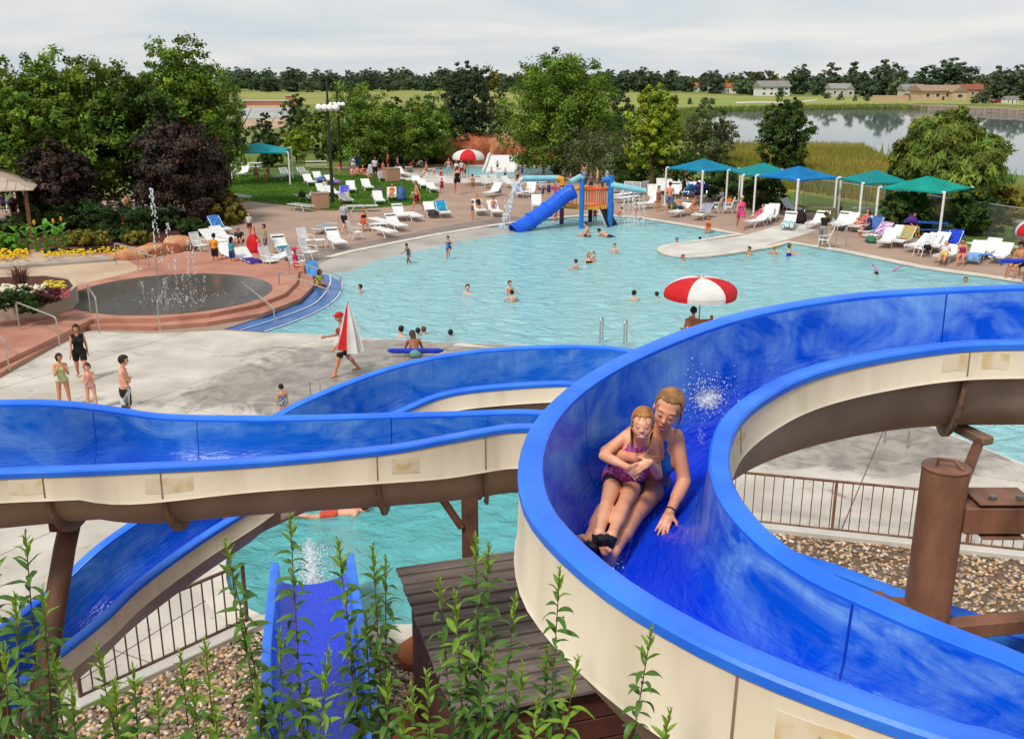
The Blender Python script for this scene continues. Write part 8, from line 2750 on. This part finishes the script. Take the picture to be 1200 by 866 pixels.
u,l,f_=tl[:,2],tl[:,1],tl[:,0]
cup=torso&(f_>.02)&(u>.54)&(u<.84)&(np.abs(np.abs(l)-.070)<.016+.052*np.clip((.80-u)/.22,0,1))
strap=np.isin(z,('chest','neck'))&(u>=.78)&(u<1.02)&(np.abs(np.abs(l)-(.066-.14*(u-.8)))<.010)
bandm=torso&(np.abs(u-.555)<.028)
wear(wm,'bikini_top',cup|strap|bandm,.006,M_bik)
wear(wm,'bikini_bottom',(np.isin(z,('pelvis',))&(u<.13))|((z=='thigh')&(t<.16))|((z=='belly')&(u<.14)),.006,M_bik)
hl=wm['hl']
M_hw=mat('hair_wet_blond',srgb(176,134,84),srgb(122,84,50),18,.5,.5,110,stretch=(1,1,.25))
def scalp(d,k=1.05):
 d=unit(np.array(d,float));q=1/math.sqrt((d[0]/.096)**2+(d[1]/.077)**2+(d[2]/.087)**2)
 return np.array((-.012,0,.032))+d*q*k
def comb(d0,d1,k=1.05,n=6):
 d0,d1=unit(np.array(d0,float)),unit(np.array(d1,float))
 return [scalp(d0*(1-t)+d1*t,k) for t in np.linspace(0,1,n)]
hairline= lambda h_:np.isin(h_[3],('head','ear'))&~(h_[3]=='ear')
hm=(z=='head')&(((hl[:,2]>.074)&(hl[:,0]<.070))|((hl[:,0]<.012+.35*(hl[:,2]-.0))&(hl[:,2]>-.015))|((hl[:,0]<-.03)&(hl[:,2]>-.06)))
wear(wm,'hair',hm,.007,M_hw)
st_=[]
for k in range(49):
 y=-1+k/24+random.uniform(-.02,.02)
 st_.append((comb((.66-.45*y*y,y*.72,.80-.50*y*y),(-1,y*.12,-.05),1.045+.012*random.random()),.0040))
for k in range(27):
 y=-1+k/13+random.uniform(-.03,.03)
 st_.append((comb((.30-.25*y*y,y*.8,.95-.5*y*y),(-1,y*.1,.1),1.06+.015*random.random()),.0042))
st_+=[([(-.10,0,.03),(-.135,.0,.01),(-.13,.0,-.05),(-.11,.01,-.12)],.024)]
st_+=[([(.058,.050,.045),(.046,.074,.0),(.036,.074,-.06),(.034,.066,-.12)],.0045),([(.058,-.050,.045),(.046,-.074,.005),(.03,-.074,-.04)],.004),([(.02,
 .076,.02),(.006,.084,-.05),(.014,.078,-.14)],.007)]
hair_strands(wm,'hair_strands',st_,M_hw)
face_details(wm,'w',(126,86,54),(200,112,98),False)
wr_=JW['lw']-unit(JW['lw']-JW['le'])*.012-wm['pel'];ax_=unit(JW['lw']-JW['le'])
s1=unit(np.cross(ax_,np.array((1.,0,0))));s2=np.cross(ax_,s1)
tube_np([wr_+(s1*math.cos(a)+s2*math.sin(a))*.029 for a in np.linspace(0,2*PI,15)],.005,6).build('wristband',M_dark,wm['root'])
JG=dict(pelvis=A_(729,563,5.62),neck=A_(750,519,5.36),head=A_(753,496,5.20),hs=.90,ls=A_(765,521,5.39),le=A_(771,556,5.40),lw=A_(762,541,5.24),rs=A_(734,
 510,5.40),re=A_(707,534,5.33),rw=A_(735,547,5.22),lh=A_(743,567,5.58),lk=A_(730,593,5.27),la=A_(717,627,5.02),rh=A_(719,565,5.58),rk=A_(711,592,5.28),
 ra=A_(702,625,5.02),lheel=A_(712,637,5.0),ltoe=A_(701,630,4.90),rheel=A_(700,642,5.0),rtoe=A_(690,640,4.91),lhd=A_(746,549,5.24)-A_(762,541,5.24),lhn=np.array((-.1,
 -.9,.5)),lth=-1,lcurl=(.15,.45),rhd=A_(748,558,5.25)-A_(735,547,5.22),rhn=np.array((-.1,-.9,.4)),rth=1,rcurl=(.1,.3))
gl=rider('laughing girl in a pink patterned tankini sitting in front of the woman on the slide',JG,.80,SKG,.006,((-.16,-.95,.05),(.02,.05,1.0)),(.142,
 .122,.136),(.056,.036,.026,.030,.025,.018),True,1)
tl,z,t,hl=gl['tl'],gl['z'],gl['t'],gl['hl']
u,l,f_=tl[:,2],tl[:,1],tl[:,0]
M_tank=mat('pink_pattern',srgb(206,110,170),srgb(122,46,112),70,.7,.15,120,lo=.42,hi=.58,detail=3)
torso=np.isin(z,('chest','belly','pelvis'))
mk=(torso&(u>-.06)&(u<.70))|(np.isin(z,('chest','neck'))&(u>=.68)&(u<1.05)&(np.abs(np.abs(l)-(.058-.10*(u-.68)))<.027)&(f_>-.03))
wear(gl,'tankini_top',mk,.010,M_tank)
wear(gl,'swim_shorts',(np.isin(z,('pelvis',))&(u<.10))|((z=='thigh')&(t<.22)),.006,mat('black_lycra',(.012,.012,.014),(.02,.02,.022),8,.6))
M_hg=mat('hair_strawberry',srgb(182,128,72),srgb(134,82,44),18,.5,.5,110,stretch=(1,1,.25))
hm=(z=='head')&(((hl[:,2]>.066)&(hl[:,0]<.075))|((hl[:,0]<.030+.25*(hl[:,2]-.0))&(hl[:,2]>-.09)))
wear(gl,'hair',hm,.007,M_hg)
st_=[]
for k in range(30):
 x=.78-k*.058+random.uniform(-.02,.02)
 for sd in (-1,1):
  c1=comb((x,sd*.08,1-.35*max(0,x)),(min(.42,x*.6),sd*1.0,-.05),1.05+.02*random.random())
  xx=min(.42,x*.6)*.09
  st_.append((c1+[np.array((xx+.004,sd*.083,-.05)),np.array((xx+.012,sd*(.080-.0006*k),-.10)),np.array((xx+.02+random.uniform(-.012,.012),sd*(.066+random.uniform(-.01,
   .014)),-.165+random.uniform(-.03,.02)))],.0052))
st_+=[([(.078,.012,.080),(.094,.022,.05),(.089,.036,.024)],.003),([(.078,-.014,.080),(.094,-.028,.055),(.087,-.044,.03)],.003)]
hair_strands(gl,'hair_strands',st_,M_hg)
face_details(gl,'g',(150,104,66),(208,122,104),True)
wear(gl,'water_shoes',np.isin(z,('foot',)),.008,mat('black_shoe',(.012,.012,.014),rough=.7))
from mathutils.bvhtree import BVHTree
bvh=BVHTree.FromPolygons(TROUGHS[0][1],TROUGHS[0][2])
cam_o=Vector((0,0,CAMZ))
def on_slide(px,py,lift):
 d=(P(px,py,1.0)-cam_o).normalized()
 h=bvh.ray_cast(cam_o,d)
 if h[0] is None:return None
 return h[0]+Vector((0,0,lift))
foam_sheet('slide_foam', lambda x,y:on_slide(x,y,.010+.03*random.random()*(y<490)),782,864,440,560,50,66, lambda x,y:max(.78*math.exp(-((x-830)/21)**2-((y-471)/17)**2),
 .42*math.exp(-((x-822)/15)**2-((y-512)/30)**2)),.2)
foam_sheet('slide_foam', lambda x,y:on_slide(x,y,.008),655,720,540,672,34,60, lambda x,y:.38*math.exp(-((x-690+(y-600)*.25)/14)**2-((y-605)/42)**2),.2)
foam_sheet('slide_foam', lambda x,y:on_slide(x,y,.008),700,760,620,700,30,40, lambda x,y:.42*math.exp(-((x-724)/9)**2-((y-660)/12)**2),.2)
pts=[]
for _ in range(420):
 p=on_slide(828+random.gauss(0,15),470+random.gauss(0,13),abs(random.gauss(0,.05)))
 if p:pts.append((p,random.uniform(.0012,.0045)))
for _ in range(90):
 p=on_slide(random.gauss(718,5),random.gauss(660,4),abs(random.gauss(0,.012)))
 if p:pts.append((p,random.uniform(.0015,.005)))
drops('slide_spray',pts)
print('script seconds',time.time()-T0)
